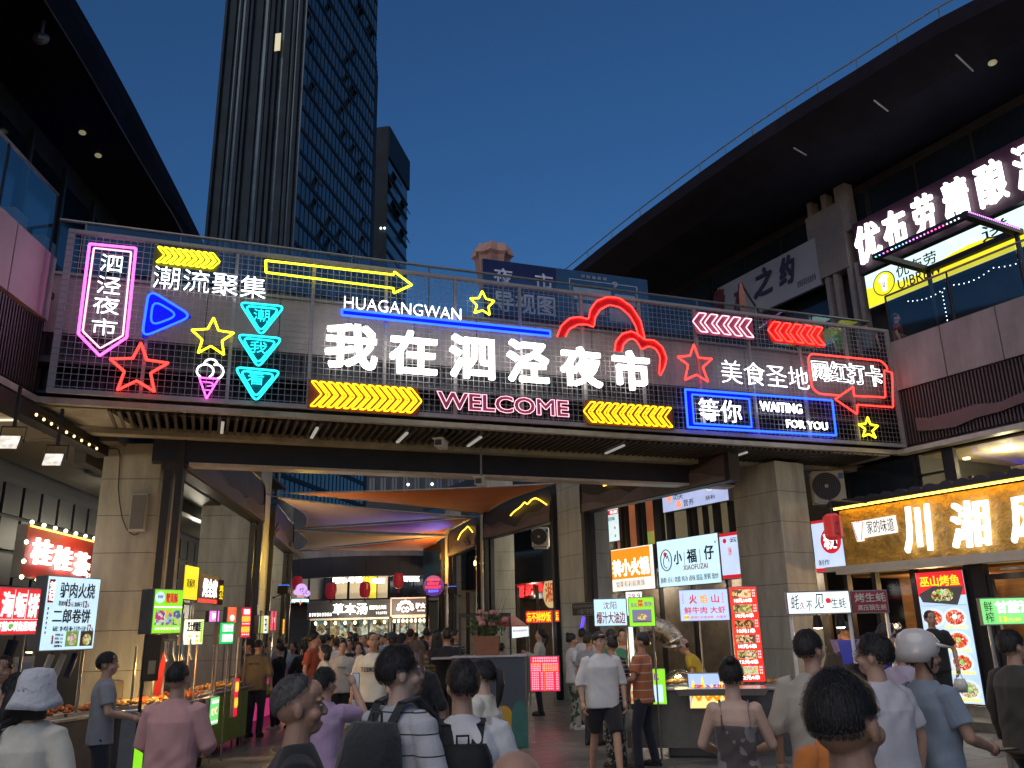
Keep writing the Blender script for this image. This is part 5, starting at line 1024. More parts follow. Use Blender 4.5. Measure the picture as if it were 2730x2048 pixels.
# right arcade, second bay: 錢記湘味
kf = Fr(R2.w(r2n, 2.9)[:2], R2az := math.degrees(math.atan2(R2.X[0], R2.X[1]))); Z3 = lambda x, y: (1250 + x / 3.95, 1500 + y / 3.95)
b = Board('restaurant_sign', 'black fascia with red illuminated brush characters seen through the second right arch frame', Z3(500, 130), Z3(925, 60), Z3(930, 330), Z3(505, 420), 0, mat('fascia_green_black', (.012, .018, .016), .5), fr=kf, depth=.2)
REDN = em('letter_red', (1, .03, .03), 2.2)
for ch, u0, v0, u1, v1 in (('錢', .08, .26, .24, .92), ('記', .30, .26, .46, .88), ('湘', .54, .12, .70, .76), ('味', .76, .08, .92, .70)): b.t(ch, u0, v0, u1, v1, REDN, .02, 'letter', .05, y=-.05, shear=.1)
x, z = kf.pix(*Z3(865, 312), -.5); r_ = thing('round_sign', 'round cream sign with red character 湘 by the second right arch frame', 'sign', kf, (x, -.5, z))
rr = .5; MB().poly([(x + rr * math.cos(i * math.pi / 14), z + rr * math.sin(i * math.pi / 14)) for i in range(28)], -.55, -.42).build('disc', em('cream_lit', (.75, .55, .25), .75), r_); text(r_, 'lettering', '湘', x - .3, z - .32, x + .3, z + .32, em('terracotta', (.6, .10, .03), .6), -.56, .01, .02)
b = Board('hanging_sign', 'red fried rice stall sign with yellow characters 忘不掉炒饭', Z3(600, 515), Z3(868, 505), Z3(878, 628), Z3(605, 636), 21.5, REDL); b.t('忘不掉炒饭', .04, .08, .96, .92, YEL_T, .02)
b.pole((.05, .95), STEEL)
b = Board('hanging_sign', 'narrow red sign cut off by the arch leg, right of the fried rice sign', Z3(903, 505), Z3(940, 503), Z3(945, 620), Z3(912, 622), 21.6, REDL, 110); b.t('忘', .2, .1, .95, .9, YEL_T, .02)
b = Board('menu_board', 'big back-lit red menu board standing on the ground by the arch leg', Z3(635, 990), Z3(908, 988), Z3(940, 1365), Z3(660, 1340), 17.6, em('menu_red', (.95, .03, .10), .95, .08), 100)
PK = em('menu_pink', (1, .75, .85), 1.1)
for i in range(2): b.g(.08, .02 + .08 * i, .95, .08 + .08 * i, 11, PK, seed=i)
for i in range(4): b.g(.03, .2 + i * .06, .38, .245 + i * .06, 7, PK if i else YEL_T, seed=20 + i); b.g(.42, .2 + i * .06, .97, .245 + i * .06, 9, YEL_T if i % 2 else PK, seed=30 + i)
for i in range(8): b.g(.04, .46 + i * .065, .30, .50 + i * .065, 4, PK, seed=40 + i); b.g(.36, .46 + i * .065, .44, .50 + i * .065, 2, PK, seed=50 + i); b.g(.52, .46 + i * .065, .80, .50 + i * .065, 5, PK, seed=60 + i); b.g(.88, .46 + i * .065, .97, .50 + i * .065, 2, PK, seed=70 + i)
b.r(.475, .2, .49, 1, ORG_T, l=2)
b = Board('hanging_sign', 'white awning sign with small print under a small red canopy', Z3(455, 690), Z3(615, 665), Z3(625, 772), Z3(455, 800), 19.5, em('face_white', (.9, .97, 1), 1.1, .04)); b.g(.0, .25, .9, .48, 6, mat('grey_print', (.3, .3, .35), .5), seed=5)
MB().loft([[(0, -.0, b.z1 + .01), (b.w, -.0, b.z1 + .01), (b.w, .6, b.z1 + .01), (0, .6, b.z1 + .01)], [(b.w * .3, .25, b.z1 + .3), (b.w * .7, .25, b.z1 + .3), (b.w * .7, .35, b.z1 + .3), (b.w * .3, .35, b.z1 + .3)]]).build('red_canopy', mat('canopy_red', (.35, .03, .03), .7), b.root); b.pole((.02, .98), STEEL)
MB().bev(0, b.w * 1.3, .1, .8, .1, 1.1).build('counter', mat('teal_counter', (.03, .22, .2), .5), b.root)
r_ = thing('blue_tube', 'slanted ultraviolet blue light tube on the stone by the street sign', 'light tube', Fr(atY(1551, 1660, 20), 90), (0, 0, 1.9)); MB().tube([(-.03, -.02, 1.72), (.04, -.02, 2.0)], .03, 8).tube([(.04, -.02, 2.0), (.05, -.02, 2.03)], .035, 8).build('tube', em('uv_blue', (.06, .02, 1), 4), r_)
b = Board('street_sign', 'dark directory sign with faint grey characters left of the pale blue stall sign', Z3(1085, 430), Z3(1330, 425), Z3(1330, 540), Z3(1100, 562), 17.6, mat('sign_black', (.02, .025, .03), .5)); b.g(.05, .12, .98, .4, 12, mat('grey_print2', (.25, .26, .28), .5), seed=8); b.t('小福仔茶餐厅', .25, .48, 1.0, .95, MATS['grey_print2'], .01)

# ------------------------------------------------------------------ stalls
def cart(fr, x0, x1, lab, d=.65, h=.9, body=STEEL, wheels=True, cover=None, foodm=None, poles=(), ztop=2.0, lamps=(), group='food stall carts'):
    r = thing('stall_cart', lab, 'food stall', fr, (x0, 0, 0), group); zb = .16 if wheels else .02
    MB().bev(x0, x1, .02, d, zb, h - .03, .012).build('body', body, r); MB().bev(x0 - .04, x1 + .04, -.04, d + .04, h - .025, h + .01, .01).build('counter_top', STEEL, r)
    if wheels:
        for x in (x0 + .12, x1 - .12):
            for y in (.1, d - .1): MB().tube([(x, y - .02, .075), (x, y + .02, .075)], .07, 12).build('wheel', TREEW, r)
    for x in poles: MB().cyl(x, .08, h, ztop, .014, 8).build('pole', GREY, r)
    if foodm:
        n = max(2, int((x1 - x0) / .42)); tr = MB(); fd = MB(); rg = random.Random(int(x0 * 10) + n)
        for i in range(n):
            a = x0 + .05 + i * (x1 - x0 - .1) / n; c = a + (x1 - x0 - .1) / n - .05; tr.box(a, c, .05, d - .08, h + .012, h + .045)
            for k in range(26): fd.ell((rg.uniform(a + .04, c - .04), rg.uniform(.1, d - .14), h + .055 + rg.uniform(0, .03)), (rg.uniform(.02, .05), rg.uniform(.02, .04), .022), 7, 4)
        tr.build('tray', STEEL, r); fd.build('food_pieces', foodm, r, True, 'stuff')
    for x, z, m in lamps:
        q = MB(); q.tube([(x, .25, z), (x, .25, z - .12)], [.035, .055], 12); q.build('spot_lamp', DARK, r); MB().ell((x, .25, z - .122), (.045, .045, .012), 10, 5).build('lamp_glow', m, r)
        MB().cyl(x, .25, z, ztop, .006, 5).build('lamp_cord', DARK, r)
    return r
def plight(name, loc, e, col, size=.06, spot=None, aim=None):
    L = bpy.data.lights.new(name, 'SPOT' if spot else 'POINT'); o = bpy.data.objects.new(name, L); COL.objects.link(o); o.location = loc; L.energy = e; L.color = col; L.shadow_soft_size = size
    if spot: L.spot_size = R(spot); L.spot_blend = .7; o.rotation_euler = (Vector(aim) - Vector(loc)).to_track_quat('-Z', 'Y').to_euler() if aim else (0, 0, 0)
    return o
FY = mat('fried_food', (.55, .26, .05), .55, 0, .4, 12, .4, 40); FO = mat('orange_food', (.6, .16, .03), .5, 0, .4, 12, .4, 40)
# left: donkey burger stall
b = Board('lightbox_sign', 'large white lightbox with black characters 驴肉火烧 over the stall nearest the left pillar', (119, 1529), (274, 1552), (247, 1731), (117, 1732), 9.0, em('face_ice', (.62, .86, 1), 1.0, .08), 14, .16)
b.r(.02, .04, .12, .36, REDP, 'red_oval').t('刘', .025, .07, .115, .2, WHT, .02).t('记', .025, .2, .115, .33, WHT, .02).t('驴肉火烧', .22, .07, .90, .29, BLK, .012).t('精瘦肉', .22, .33, .36, .40, NAVY, .0).t('15', .365, .305, .44, .41, REDP, .03).t('元 加焖子', .45, .34, .68, .41, NAVY, 0).t('12', .69, .32, .77, .42, REDP, .03).t('元', .775, .35, .81, .41, NAVY)
b.t('二郎卷饼', .14, .44, .86, .64, BLK, .02).t('标配：饼+鸡蛋+肠+土豆丝+豆皮=', .17, .68, .82, .75, NAVY, .0).t('12', .83, .655, .90, .755, REDP, .03).t('元', .91, .69, .95, .75, NAVY).t('另加', .17, .80, .2, .92, REDP, .0)
for i, s_ in enumerate(('里脊肉 3元', '鸡蛋  2元', '火腿肠 3元', '香酥鸡柳 3元')): b.t(s_, .23, .78 + i * .05, .38, .815 + i * .05, NAVY, 0)
for i in range(6): b.g(.03, .42 + i * .065, .06, .46 + i * .065, 1, NAVY, seed=90 + i)
b.r(.44, .75, .68, .96, em('photo_green', (.2, .45, .08), .6)).r(.72, .75, .97, .96, em('photo_dark', (.06, .04, .03), .4)); b.disc(.56, .86, .085, food('meat_photo', [(.75, .4, .35), (.9, .8, .75), (.5, .2, .15), (.3, .6, .1)], .8, 50), l=3).disc(.85, .87, .08, food('salad_photo', [(.3, .65, .1), (.8, .2, .05), (.85, .8, .5), (.15, .4, .05)], .8, 50), l=3)
sf = b.fr; cart(sf, .0, b.w + .9, 'steel stall under the 驴肉火烧 lightbox with wrapped roll of food on its shelf', .6, 1.0, mat('stall_dark', (.16, .15, .14), .4, .5), True, foodm=FO, poles=(.02, b.w * .95, b.w + .85), ztop=b.z0, lamps=((.15, 1.82, MATS['warm_lamp']),))
r_ = thing('paper_notice', 'cream paper notice hanging under the 驴肉火烧 lightbox', 'notice', sf, (.05, .05, 1.4)); MB().box(-.28, -.02, .02, .025, 1.38, 1.66).build('sheet', mat('paper', (.5, .45, .35), .8), r_); MB().box(-.25, -.06, .014, .019, 1.5, 1.6).build('print', mat('grey_print', (.3, .3, .35), .5), r_)
for k, (x, m) in enumerate(((.25, CREAM), (.42, CREAM), (.60, NAVY))):
    r_ = thing('hanging_lamp', ('left cream cylinder lamp', 'middle cream cylinder lamp', 'dark cylinder lamp')[k] + ' hanging slanted under the 驴肉火烧 lightbox', 'lamp', sf, (x, .1, 1.5)); MB().tube([(x - .06, .1, 1.42), (x + .04, .1, 1.66)], .035, 12).build('lamp_body', m, r_); MB().tube([(x + .04, .1, 1.66), (x + .05, .1, b.z0)], .005, 5).build('cord', DARK, r_)
b = Board('lightbox_sign', 'red oyster pancake lightbox with white characters at the left edge', (-60, 1556), (112, 1578), (97, 1692), (-70, 1690), 7.6, em('face_red', (.85, .015, .03), .9, .08), 12, .14)
b.t('海', .36, .08, .56, .64, WHT2, .03).t('蛎', .58, .09, .76, .64, WHT2, .03).t('饼', .79, .10, .985, .65, WHT2, .03).t('仔煎', .33, .72, .50, .94, WHT2, .03).disc(.56, .83, .10, WHT2, 'emblem', 2, 1).disc(.56, .83, .065, GRN, 'emblem', 3, 1).t('转角遇到爱', .60, .72, .98, .94, WHT2, .03).r(.3, .675, 1, .685, WHT2, l=2).r(.565, .03, .568, .67, WHT2, l=2).r(.775, .03, .778, .67, WHT2, l=2).pole((.9,), GREY, z=0)
for k, x in enumerate((.40, .72)): r_ = thing('hanging_lamp', ('black cylinder lamp at the frame edge', 'black cylinder lamp next to it')[k] + ' under the red oyster pancake lightbox', 'lamp', b.fr, (b.w * x, .1, 1.6)); xx = b.w * x; MB().tube([(xx, .1, b.z0 - .32), (xx + .07, .1, b.z0 - .06)], .05, 12).build('lamp_body', DARK, r_); MB().tube([(xx + .07, .1, b.z0 - .06), (xx + .08, .1, b.z0 + .03)], .008, 5).build('cord', DARK, r_)
MB().bev(.3 * b.w, .95 * b.w, .2, .8, .1, 1.05).build('counter', STEEL, b.root); MB().box(b.w * .45, b.w * .98, .5, .52, 1.15, 1.5).build('back_rack', GREY, b.root)
# festoon sign 桂桂茶
b = Board('festoon_sign', 'red tea shop sign 桂桂茶 ringed with light bulbs, behind the left pillar', (70, 1402), (262, 1448), (252, 1560), (58, 1540), 13.0, mat('tea_red', (.45, .015, .012), .5, 0, .15, 2), -5, .15)
for ch, u0, v0, u1, v1 in (('桂', .05, .22, .27, .74), ('桂', .31, .28, .53, .78), ('茶', .58, .32, .77, .84)): b.t(ch, u0, v0, u1, v1, em('letter_white', (1, 1, .93), 3.0), .014, 'letter', .05, y=-.03)
b.g(.78, .52, .97, .68, 3, WHT, seed=4).g(.78, .74, .97, .88, 4, WHT, seed=6)
b.r(.02, -.01, 1, .025, em('strip_amber', (1, .55, .08), 3), 'strip_light', 3)
for u, v in [(.0 + .135 * i, -.05) for i in range(8)] + [(-.03, .35), (-.03, .72), (-.03, 1.02), (.14, 1.04)]: MB().ell((b.X(u), -.06, b.Z(v)), (.032, .032, .032), 8, 6).build('bulb', BULB, b.root)
plight('festoon_light', b.fr.w(b.w / 2, -.35, b.z1 + .1), 12, (1, .6, .25), .3)
plight('pillar_wash', WASH, 40, (1, .66, .24), .08)
plight('stall_light_left', sf.w(b.w * .9, .1, 1.75), 14, (1, .62, .25), .05)
# grey T vendor's stall in front of the pillar: warm food trays
f_ = Fr(atY(296, 1880, 10.3), 70); cart(f_, -.1, .8, 'steel snack cart glowing with warm light in front of the left pillar', .7, 1.0, STEEL, True, foodm=FY, poles=(.7,), ztop=2.1)
plight('cart_glow', f_.w(.4, .5, 1.45), 40, (1, .62, .18), .06)
bf = Fr(atY(425, 1800, 12.4), 80); r_ = thing('red_banner', 'slanted dark red banner leaning beside the left stone pillar', 'banner', bf, (0, 0, 0)); a = [bf.pix(*p) for p in ((400, 1872), (424, 1872), (446, 1738), (436, 1738))]; MB().poly(a, 0, .02).build('cloth', mat('banner_red', (.3, .01, .02), .7), r_)
# green crab sign etc
b = Board('lightbox_sign', 'bright green crab pastry lightbox on a pole left of the arcade', (417, 1568), (492, 1578), (480, 1685), (401, 1690), 10.3, em('face_lime', (.30, .85, .02), .95, .06), 25, .22); GP = mat('grey_housing', (.35, .37, .42), .5)
b.disc(.17, .18, .135, em('face_ice', (.62, .86, 1), 1.0), 'emblem', 2, 1).g(.08, .13, .27, .2, 4, NAVY, seed=3).t('蟹黄酥', .36, .07, .80, .31, RED_T, .03).r(.0, .385, 1, .42, WHT2, l=1).r(.06, .48, .40, .82, food('promo_a', [(.7, .05, .25), (.1, .1, .3), (.9, .85, .8), (.3, .55, .3)], .8, 26)).r(.42, .48, .68, .82, food('promo_b', [(.35, .1, .6), (.3, .7, .3), (.85, .6, .1), (.5, .7, .8)], .8, 26)).r(.70, .48, .97, .82, food('promo_c', [(.75, .8, .1), (.1, .15, .4), (.6, .7, .6)], .8, 26)).g(.06, .87, .95, .93, 9, WHT2, seed=7)
b.pole((.06,), DARK, .02, .1)
r_ = thing('payment_stand', 'small dark card holder hanging on the pole of the green crab lightbox', 'card holder', b.fr, (0, .05, 1.35)); MB().bev(-.05, .2, .03, .06, 1.32, b.z0 - .02, .01).build('board', DARK, r_); MB().box(.02, .13, .022, .029, 1.4, 1.55).build('card', GREY, r_)
r_ = thing('cup_rack', 'rack of white hanging ladles under the green crab lightbox', 'rack', b.fr, (.3, .1, 1.5)); MB().box(.24, b.w, .05, .09, b.z0 - .1, b.z0 - .07).build('rail', GREY, r_)
for i in range(4): x = .3 + i * .13; MB().tube([(x, .07, b.z0 - .08), (x + .01, .07, b.z0 - .25), (x + .05, .07, b.z0 - .33)], .014, 6).build('ladle', WHITEP, r_)
SL_ = [ # label, TL, TR, BR, BL, d, az, face, content
 ('yellow braised chicken shop sign high behind the second left stall', (494, 1504), (527, 1517), (519, 1600), (487, 1596), 17., None, em('face_yellow', (1, .80, .0), .95, .05), [('黄焖鸡', .15, .38, .75, .66, BLK, .0)]),
 ('dark red shop sign crowded with thick white glowing characters', (532, 1525), (582, 1543), (573, 1614), (525, 1601), 18., None, mat('maroon_board', (.12, .015, .02), .5), [('烤全家', .2, .12, .95, .8, WHT, .03)]),
 ('narrow pink edged sign with yellow characters beyond the maroon one', (583, 1545), (594, 1549), (592, 1614), (578, 1610), 20., 0, mat('maroon_board', (.12, .015, .02), .5), [('鸡\n公', .2, .2, .9, .8, YEL_T, .02)]),
 ('white roasted snack lightbox with navy characters 芝士烤榴莲', (494, 1650), (550, 1654), (544, 1718), (486, 1717), 12.0, 35, em('face_warmwhite', (1, 1, .78), 1.0, .05), [('芝士烤榴莲', .12, .08, .85, .50, NAVY, .03)]),
 ('glowing magenta pill shaped sign on the left stalls', (558, 1631), (587, 1627), (586, 1656), (559, 1658), 18., 30, em('face_magenta', (1, .25, .85), 1.3, .15), []),
 ('bright green potato lightbox with white characters', (590, 1659), (630, 1662), (626, 1716), (582, 1716), 13.2, 30, em('face_green', (.0, .62, .12), 1.0, .05), [('狼牙土豆', .15, .08, .9, .42, WHT, .02), ('油炸豆腐', .15, .55, .9, .9, WHT, .02)]),
 ('red and orange lightbox partly behind a black spotlight', (608, 1619), (635, 1619), (631, 1661), (606, 1659), 16.2, 30, em('face_coral', (.9, .15, .06), 1.1, .3, 8), []),
 ('red skewer menu lightbox with rows of yellow skewers', (645, 1619), (673, 1622), (668, 1699), (639, 1699), 15.0, 30, em('face_crimson', (.85, .01, .06), 1.0, .06), [('淀粉香肠', .2, .05, .82, .22, WHT, .02)]),
 ('olive and white striped lightbox farther down the left row', (692, 1641), (722, 1643), (717, 1688), (688, 1688), 18.5, 25, em('face_olive', (.55, .62, .12), .85, .2), []),
 ('pink red lightbox with pale lettering near the far left arch frame', (723, 1629), (740, 1631), (737, 1681), (720, 1680), 20.5, 25, em('face_rose', (.95, .08, .15), 1.0, .1), []),
 ('narrow yellow and orange vertical lightbox at the end of the left row', (755, 1652), (763, 1652), (762, 1689), (753, 1689), 24., 60, em('face_amber', (1, .55, .03), 1.2, .2), [])]
BS = []
for i, (lb, TL, TR, BR, BL, d, az, face, ct) in enumerate(SL_):
    b = Board('lightbox_sign' if i > 2 else 'shop_sign', lb, TL, TR, BR, BL, d, face, az if az is not None else -2, .12); BS.append(b)
    for c in ct: b.t(*c)
    if i > 2: b.pole((.1, .9) if i != 4 else (), GREY, .014)
SK = em('skewer_orange', (1, .55, .05), 1.1)
for bb in (BS[7],):
    for r_i in range(2):
        for k in range(4): bb.disc(.18 + k * .21, .38 + r_i * .36, .055, SK, 'skewer_picture', 2, 2.0, 10)
        bb.g(.1, .52 + .36 * r_i, .92, .57 + .36 * r_i, 4, WHT2, seed=r_i)
BS[1].r(0, .86, 1, 1, REDL); BS[3].dish(.28, .68, .10, food('corn', [(1, .7, .05), (.9, .5, .05), (.95, .85, .3)], 1, 40)).dish(.7, .68, .1, FISH).dish(.28, .88, .09, food('corn', [], 1)).dish(.7, .88, .1, food('corn', [], 1)).r(.86, .05, .97, .95, em('face_lime', (.3, .85, .02), .95), l=1)
BS[8].r(.5, .0, .85, 1, WHT2).g(.52, .1, .83, .9, 1, NAVY, seed=3); BS[9].g(.2, .3, .8, .6, 1, WHT2, seed=4); BS[10].g(.2, .1, .8, .9, 1, RED_T, seed=4); BS[6].disc(.5, .7, .2, WHT2, l=2)
BS[4].t('い', .25, .2, .6, .8, WHT, .03)
# carts of the left row with their lit fronts
f1 = Fr((-4.55, 11.0), 0); cart(f1, -.6, 2.1, 'snack cart with trays of orange fried food in the middle of the left row', .75, .95, mat('cart_grey', (.14, .14, .13), .4, .4), True, foodm=FO, poles=(.1, 1.2), ztop=2.3, lamps=((.5, 1.95, WARM), (1.3, 1.95, WARM)))
plight('cart_glow', f1.w(.9, .35, 1.45), 26, (1, .35, .10), .06); plight('cart_glow', f1.w(.0, .4, 1.5), 10, (1, .5, .15), .06)
b = Board('lightbox_sign', 'tilted green and white food picture lightbox on the front of the middle left cart', (563, 1864), (606, 1855), (599, 1925), (555, 1939), 11.0, em('face_mintgreen', (.25, .85, .25), .9, .08), 0, .06); b.g(.1, .08, .9, .22, 4, WHT2).dish(.3, .52, .15, food('corn', [], 1)).dish(.72, .50, .15, food('noodle', [(.9, .5, .1), (.7, .15, .05), (.95, .8, .4)], .9, 50)).g(.1, .85, .9, .93, 6, WHT2, seed=5)
f2 = Fr((-4.75, 13.7), 0); cart(f2, 0, 1.8, 'cart with red skewer panels behind the man in the tan shirt', .6, .95, mat('cart_lime', (.25, .33, .05), .5), True, foodm=FY, poles=(.1, 1.3), ztop=2.2)
b = Board('lightbox_sign', 'red skewer picture panel on the front of a left cart', (628, 1812), (652, 1806), (648, 1905), (620, 1915), 13.6, MATS['face_crimson'], 0, .05)
for r_i in range(2):
    for k in range(3): b.disc(.2 + k * .3, .22 + r_i * .42, .07, SK, 'skewer_picture', 2, 2.0, 10)
plight('cart_glow', f2.w(.7, .35, 1.6), 16, (1, .55, .25), .06)
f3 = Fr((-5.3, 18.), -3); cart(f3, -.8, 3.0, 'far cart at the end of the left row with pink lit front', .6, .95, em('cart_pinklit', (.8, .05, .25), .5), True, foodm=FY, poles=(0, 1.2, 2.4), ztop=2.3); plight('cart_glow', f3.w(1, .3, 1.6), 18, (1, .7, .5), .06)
b = Board('lightbox_sign', 'white lightbox with brush character 烧 on the ground at the lower left', (178, 1962), (228, 1948), (215, 2060), (168, 2090), 8.2, em('face_ice', (.62, .86, 1), 1.0), 40, .06); b.t('烧', .12, .12, .85, .62, NAVY, .02).disc(.3, .85, .1, GRN, l=2).disc(.7, .9, .12, CRAY, l=3)
b = Board('lightbox_sign', 'sliver of green lightbox behind the pink shirt at the lower left', (372, 1986), (398, 1980), (396, 2060), (385, 2062), 8.9, MATS['face_lime'], 30, .05)

# right stalls
b = Board('lightbox_sign', 'pale blue pork fat stall sign with red characters 沈阳爆汁大油边', (1582, 1601), (1664, 1595), (1672, 1665), (1588, 1670), 12.6, em('face_sky', (.55, .86, 1), 1.0, .08), 100); b.t('沈阳', .28, .08, .70, .38, REDP, .0).t('爆汁大油边', .06, .47, .96, .94, REDP, .015); b.pole((.95,), GREY)
b = Board('lightbox_sign', 'lime green vegetable pancake sign with a food picture, right of the pork fat sign', (1675, 1596), (1739, 1592), (1746, 1668), (1680, 1670), 12.5, MATS['face_lime'], 100); b.t('东北', .08, .17, .33, .33, em('purple_t', (.4, .05, .45), .6), .02).t('菜', .35, .06, .58, .33, RED_T, .03).t('煎饼', .62, .14, .92, .32, MATS['purple_t'], .02).r(.12, .42, .88, .88, em('photo_sky', (.25, .25, .42), .6)); b.disc(.5, .68, .19, food('pancake', [(.5, .65, .15), (.85, .7, .3), (.5, .2, .08), (.3, .5, .1)], .85, 40), l=4, asp=.55); MB().box(b.X(.15), b.X(.85), -.025, -.02, b.Z(.86), b.Z(.83)).build('picture', mat('brown_print', (.3, .12, .05), .5), b.root); b.pole((.9,), GREY)
PX = b
b = Board('price_sign', 'small white price sign 29.9 behind the green pancake sign', (1668, 1580), (1709, 1577), (1714, 1640), (1672, 1642), 13.2, em('face_white', (.9, .97, 1), 1.1), 100, .04); b.t('29.9', .12, .06, .92, .30, REDP, .01)
b = Board('vertical_banner', 'tall white strip banner behind the pink shirt vendor', (1671, 1672), (1680, 1671), (1684, 1780), (1675, 1780), 13.4, em('face_paleblue', (.62, .88, 1), 1.05), 100, .03)
b = Board('lightbox_sign', 'pale blue flame mountain lightbox advertising beef and shrimp', (1811, 1577), (1936, 1569), (1944, 1652), (1815, 1656), 12.9, em('face_flame', (.50, .66, 1), .98, .08), 100)
b.t('火', .2, .14, .36, .45, RED_T, .03).t('焰', .42, .14, .58, .45, em('flame_g', (.9, .45, .05), .9), .03).t('山', .66, .16, .82, .43, RED_T, .03).t('鲜牛肉 大虾', .08, .55, .94, .78, RED_T, .02).disc(.12, .89, .075, YEL_T, 'badge', 2, 1).t('新鲜', .07, .85, .18, .93, RED_T, .01).t('是我们对食材唯一的要求', .21, .85, .94, .94, RED_T, .005)
for i in range(4): b.g(.05, .1 + i * .09, .09, .17 + i * .09, 1, RED_T, seed=i).g(.88, .1 + i * .09, .92, .17 + i * .09, 1, RED_T, seed=i + 9)
b.pole((.38, .99), STEEL); FM = b
b = Board('price_board', 'tall red price board with six skewer pictures leaning by the right stone pillar', (1936, 1569), (2003, 1563), (2034, 1821), (1975, 1813), 12.8, em('face_vermilion', (.95, .025, .01), .95, .05), 100, .12)
PH = [[(.8, .5, .15), (.6, .25, .08), (.9, .7, .4), (.15, .08, .05)], [(.55, .5, .12), (.75, .6, .2), (.3, .25, .08), (.1, .08, .05)], [(.05, .04, .03), (.8, .35, .08), (.6, .2, .05), (.08, .06, .05)], [(.06, .05, .04), (.85, .6, .3), (.6, .3, .12), (.1, .07, .05)], [(.06, .05, .05), (.9, .65, .4), (.4, .5, .15), (.6, .3, .1)], [(.8, .65, .2), (.7, .75, .8), (.5, .6, .15), (.6, .3, .1)]]
for i, s_ in enumerate(('18元10串', '18元4串', '18元1串', '18元4串', '12元4串', '12元4串')):
    v = .025 + i * .163; b.r(.08, v, .78, v + .088, food('skewer_photo_%d' % i, PH[i], .9, 26 + 5 * i), 'photo', 1).t(s_, .14, v + .095, .80, v + .142, WHT, .02)
    for k in range(3): b.g(.82, v + .03 * k, .95, v + .022 + .03 * k, 2, WHT2, seed=i * 3 + k)
MB().bev(-.05, 1.0, .16, .8, .02, .62).build('base_box', DARK, b.root)
f4 = Fr(atY(1680, 1800, 12.7), 100); cart(f4, -.1, 1.35, 'glass fronted pancake cart with lit pictures on its front', .6, .95, mat('cart_grey', (.14, .14, .13), .4, .4), True, foodm=FY, poles=(0,), ztop=1.9)
MB().box(-.05, .75, .03, .035, .96, 1.2).build('glass_guard', glass('room_glass'), bpy.data.objects[[o.name for o in bpy.data.objects if o.get('label', '').startswith('glass fronted pancake')][0]])
plight('cart_glow', f4.w(.5, .35, 1.55), 20, (1, .65, .25), .06)
b = Board('lightbox_sign', 'lime green lightbox with the character 东 on the lower front of the pancake cart', (1691, 1786), (1757, 1784), (1760, 1875), (1696, 1880), 12.55, MATS['face_lime'], 100, .04); b.t('东北', .1, .1, .8, .32, MATS['purple_t'], .02).r(.1, .45, .9, .95, em('face_ice', (.62, .86, 1), 1.0))
b = Board('lightbox_sign', 'slanted strip of skewer pictures on the left side of the pancake cart', (1663, 1784), (1689, 1786), (1693, 1878), (1680, 1874), 12.6, food('skewer_strip', [(.9, .75, .6), (.8, .4, .15), (.6, .7, .3), (.8, .15, .1)], .95, 24), 100, .04)
f5 = Fr(atY(1760, 1800, 12.9), 100); cart(f5, .05, 1.95, 'big steel skewer cart with a clear plastic dome under the flame mountain lightbox', .8, .92, mat('cart_blue', (.10, .11, .13), .35, .5), False, foodm=FY, poles=(), ztop=1.9)
r_ = thing('plastic_dome', 'clear plastic dome glowing yellow over fried food on the skewer cart', 'dome', f5, (.25, .2, .93)); q = MB(); q.loft([[(.28 + .26 * math.cos(t) * math.cos(j * math.pi / 8), .35 + .26 * math.cos(t) * math.sin(j * math.pi / 8), .935 + .24 * math.sin(t)) for j in range(16)] for t in (0, .35, .7, 1.05, 1.4)]); q.build('dome', glass('dome_glass', (1, .9, .6), .25, .2), r_, True)
plight('cart_glow', f5.w(.28, .1, 1.35), 14, (1, .72, .3), .05)
r_ = thing('exhaust_duct', 'shiny ribbed foil duct arching over the stalls behind the green pancake sign', 'duct', f5, (-.3, 1.5, 1.4)); c_ = [f5.pix(1600 + x / 3.95, 1540 + y / 3.95, 1.6) for x, y in ((420, 545), (520, 530), (600, 540), (680, 570), (740, 620), (775, 690), (780, 730))]; P_ = [(p[0], 1.6, p[1]) for p in rnd(c_, .25, False, 8)]
P3 = []; n_ = 70
for i in range(n_): t = i / (n_ - 1) * (len(P_) - 1); k = min(int(t), len(P_) - 2); P3.append(np.array(P_[k]) * (1 - t + k) + np.array(P_[k + 1]) * (t - k))
MB().tube(P3, [.17 + .02 * (i % 2) for i in range(n_)], 14).build('foil_tube', mat('foil', (.75, .72, .66), .25, .95, .1, 20, .3, 30), r_)
b = Board('lightbox_sign', 'lit flame picture lightbox with characters 匠心秘制 low on the skewer cart front', (1833, 1796), (1934, 1797), (1942, 1888), (1842, 1888), 12.4, em('face_flame2', (.45, .60, 1), .95), 100, .06)
q = MB(); q2 = MB(); q3 = MB()
for k, (qq, s_, m_) in enumerate(((q, 1., 0), (q2, .72, .05), (q3, .45, .1))):
    fl_ = [(0, 1)]; 
    for i in range(5): fl_ += [(.04 + i * .2, 1 - .5 * s_), (.10 + i * .2, 1 - (.85, .95, .7, .9, .6)[i] * s_), (.18 + i * .2, 1 - .42 * s_)]
    fl_ += [(1, 1)]; P4 = [(b.X(u), b.Z(v)) for u, v in fl_]; B4 = [(p[0], b.z0 + .002 * k) for p in P4]; qq.strip(B4, P4, -.012 - .003 * k, -.0085)
q.build('flame_picture', YEL_T, b.root); q2.build('flame_picture', ORG_T, b.root); q3.build('flame_picture', em('flame_y', (1, .85, .3), 1.1), b.root); b.t('匠心秘制', .12, .30, .92, .58, RED_T, .03, y=-.022).pole((.5,), STEEL, z=.02)
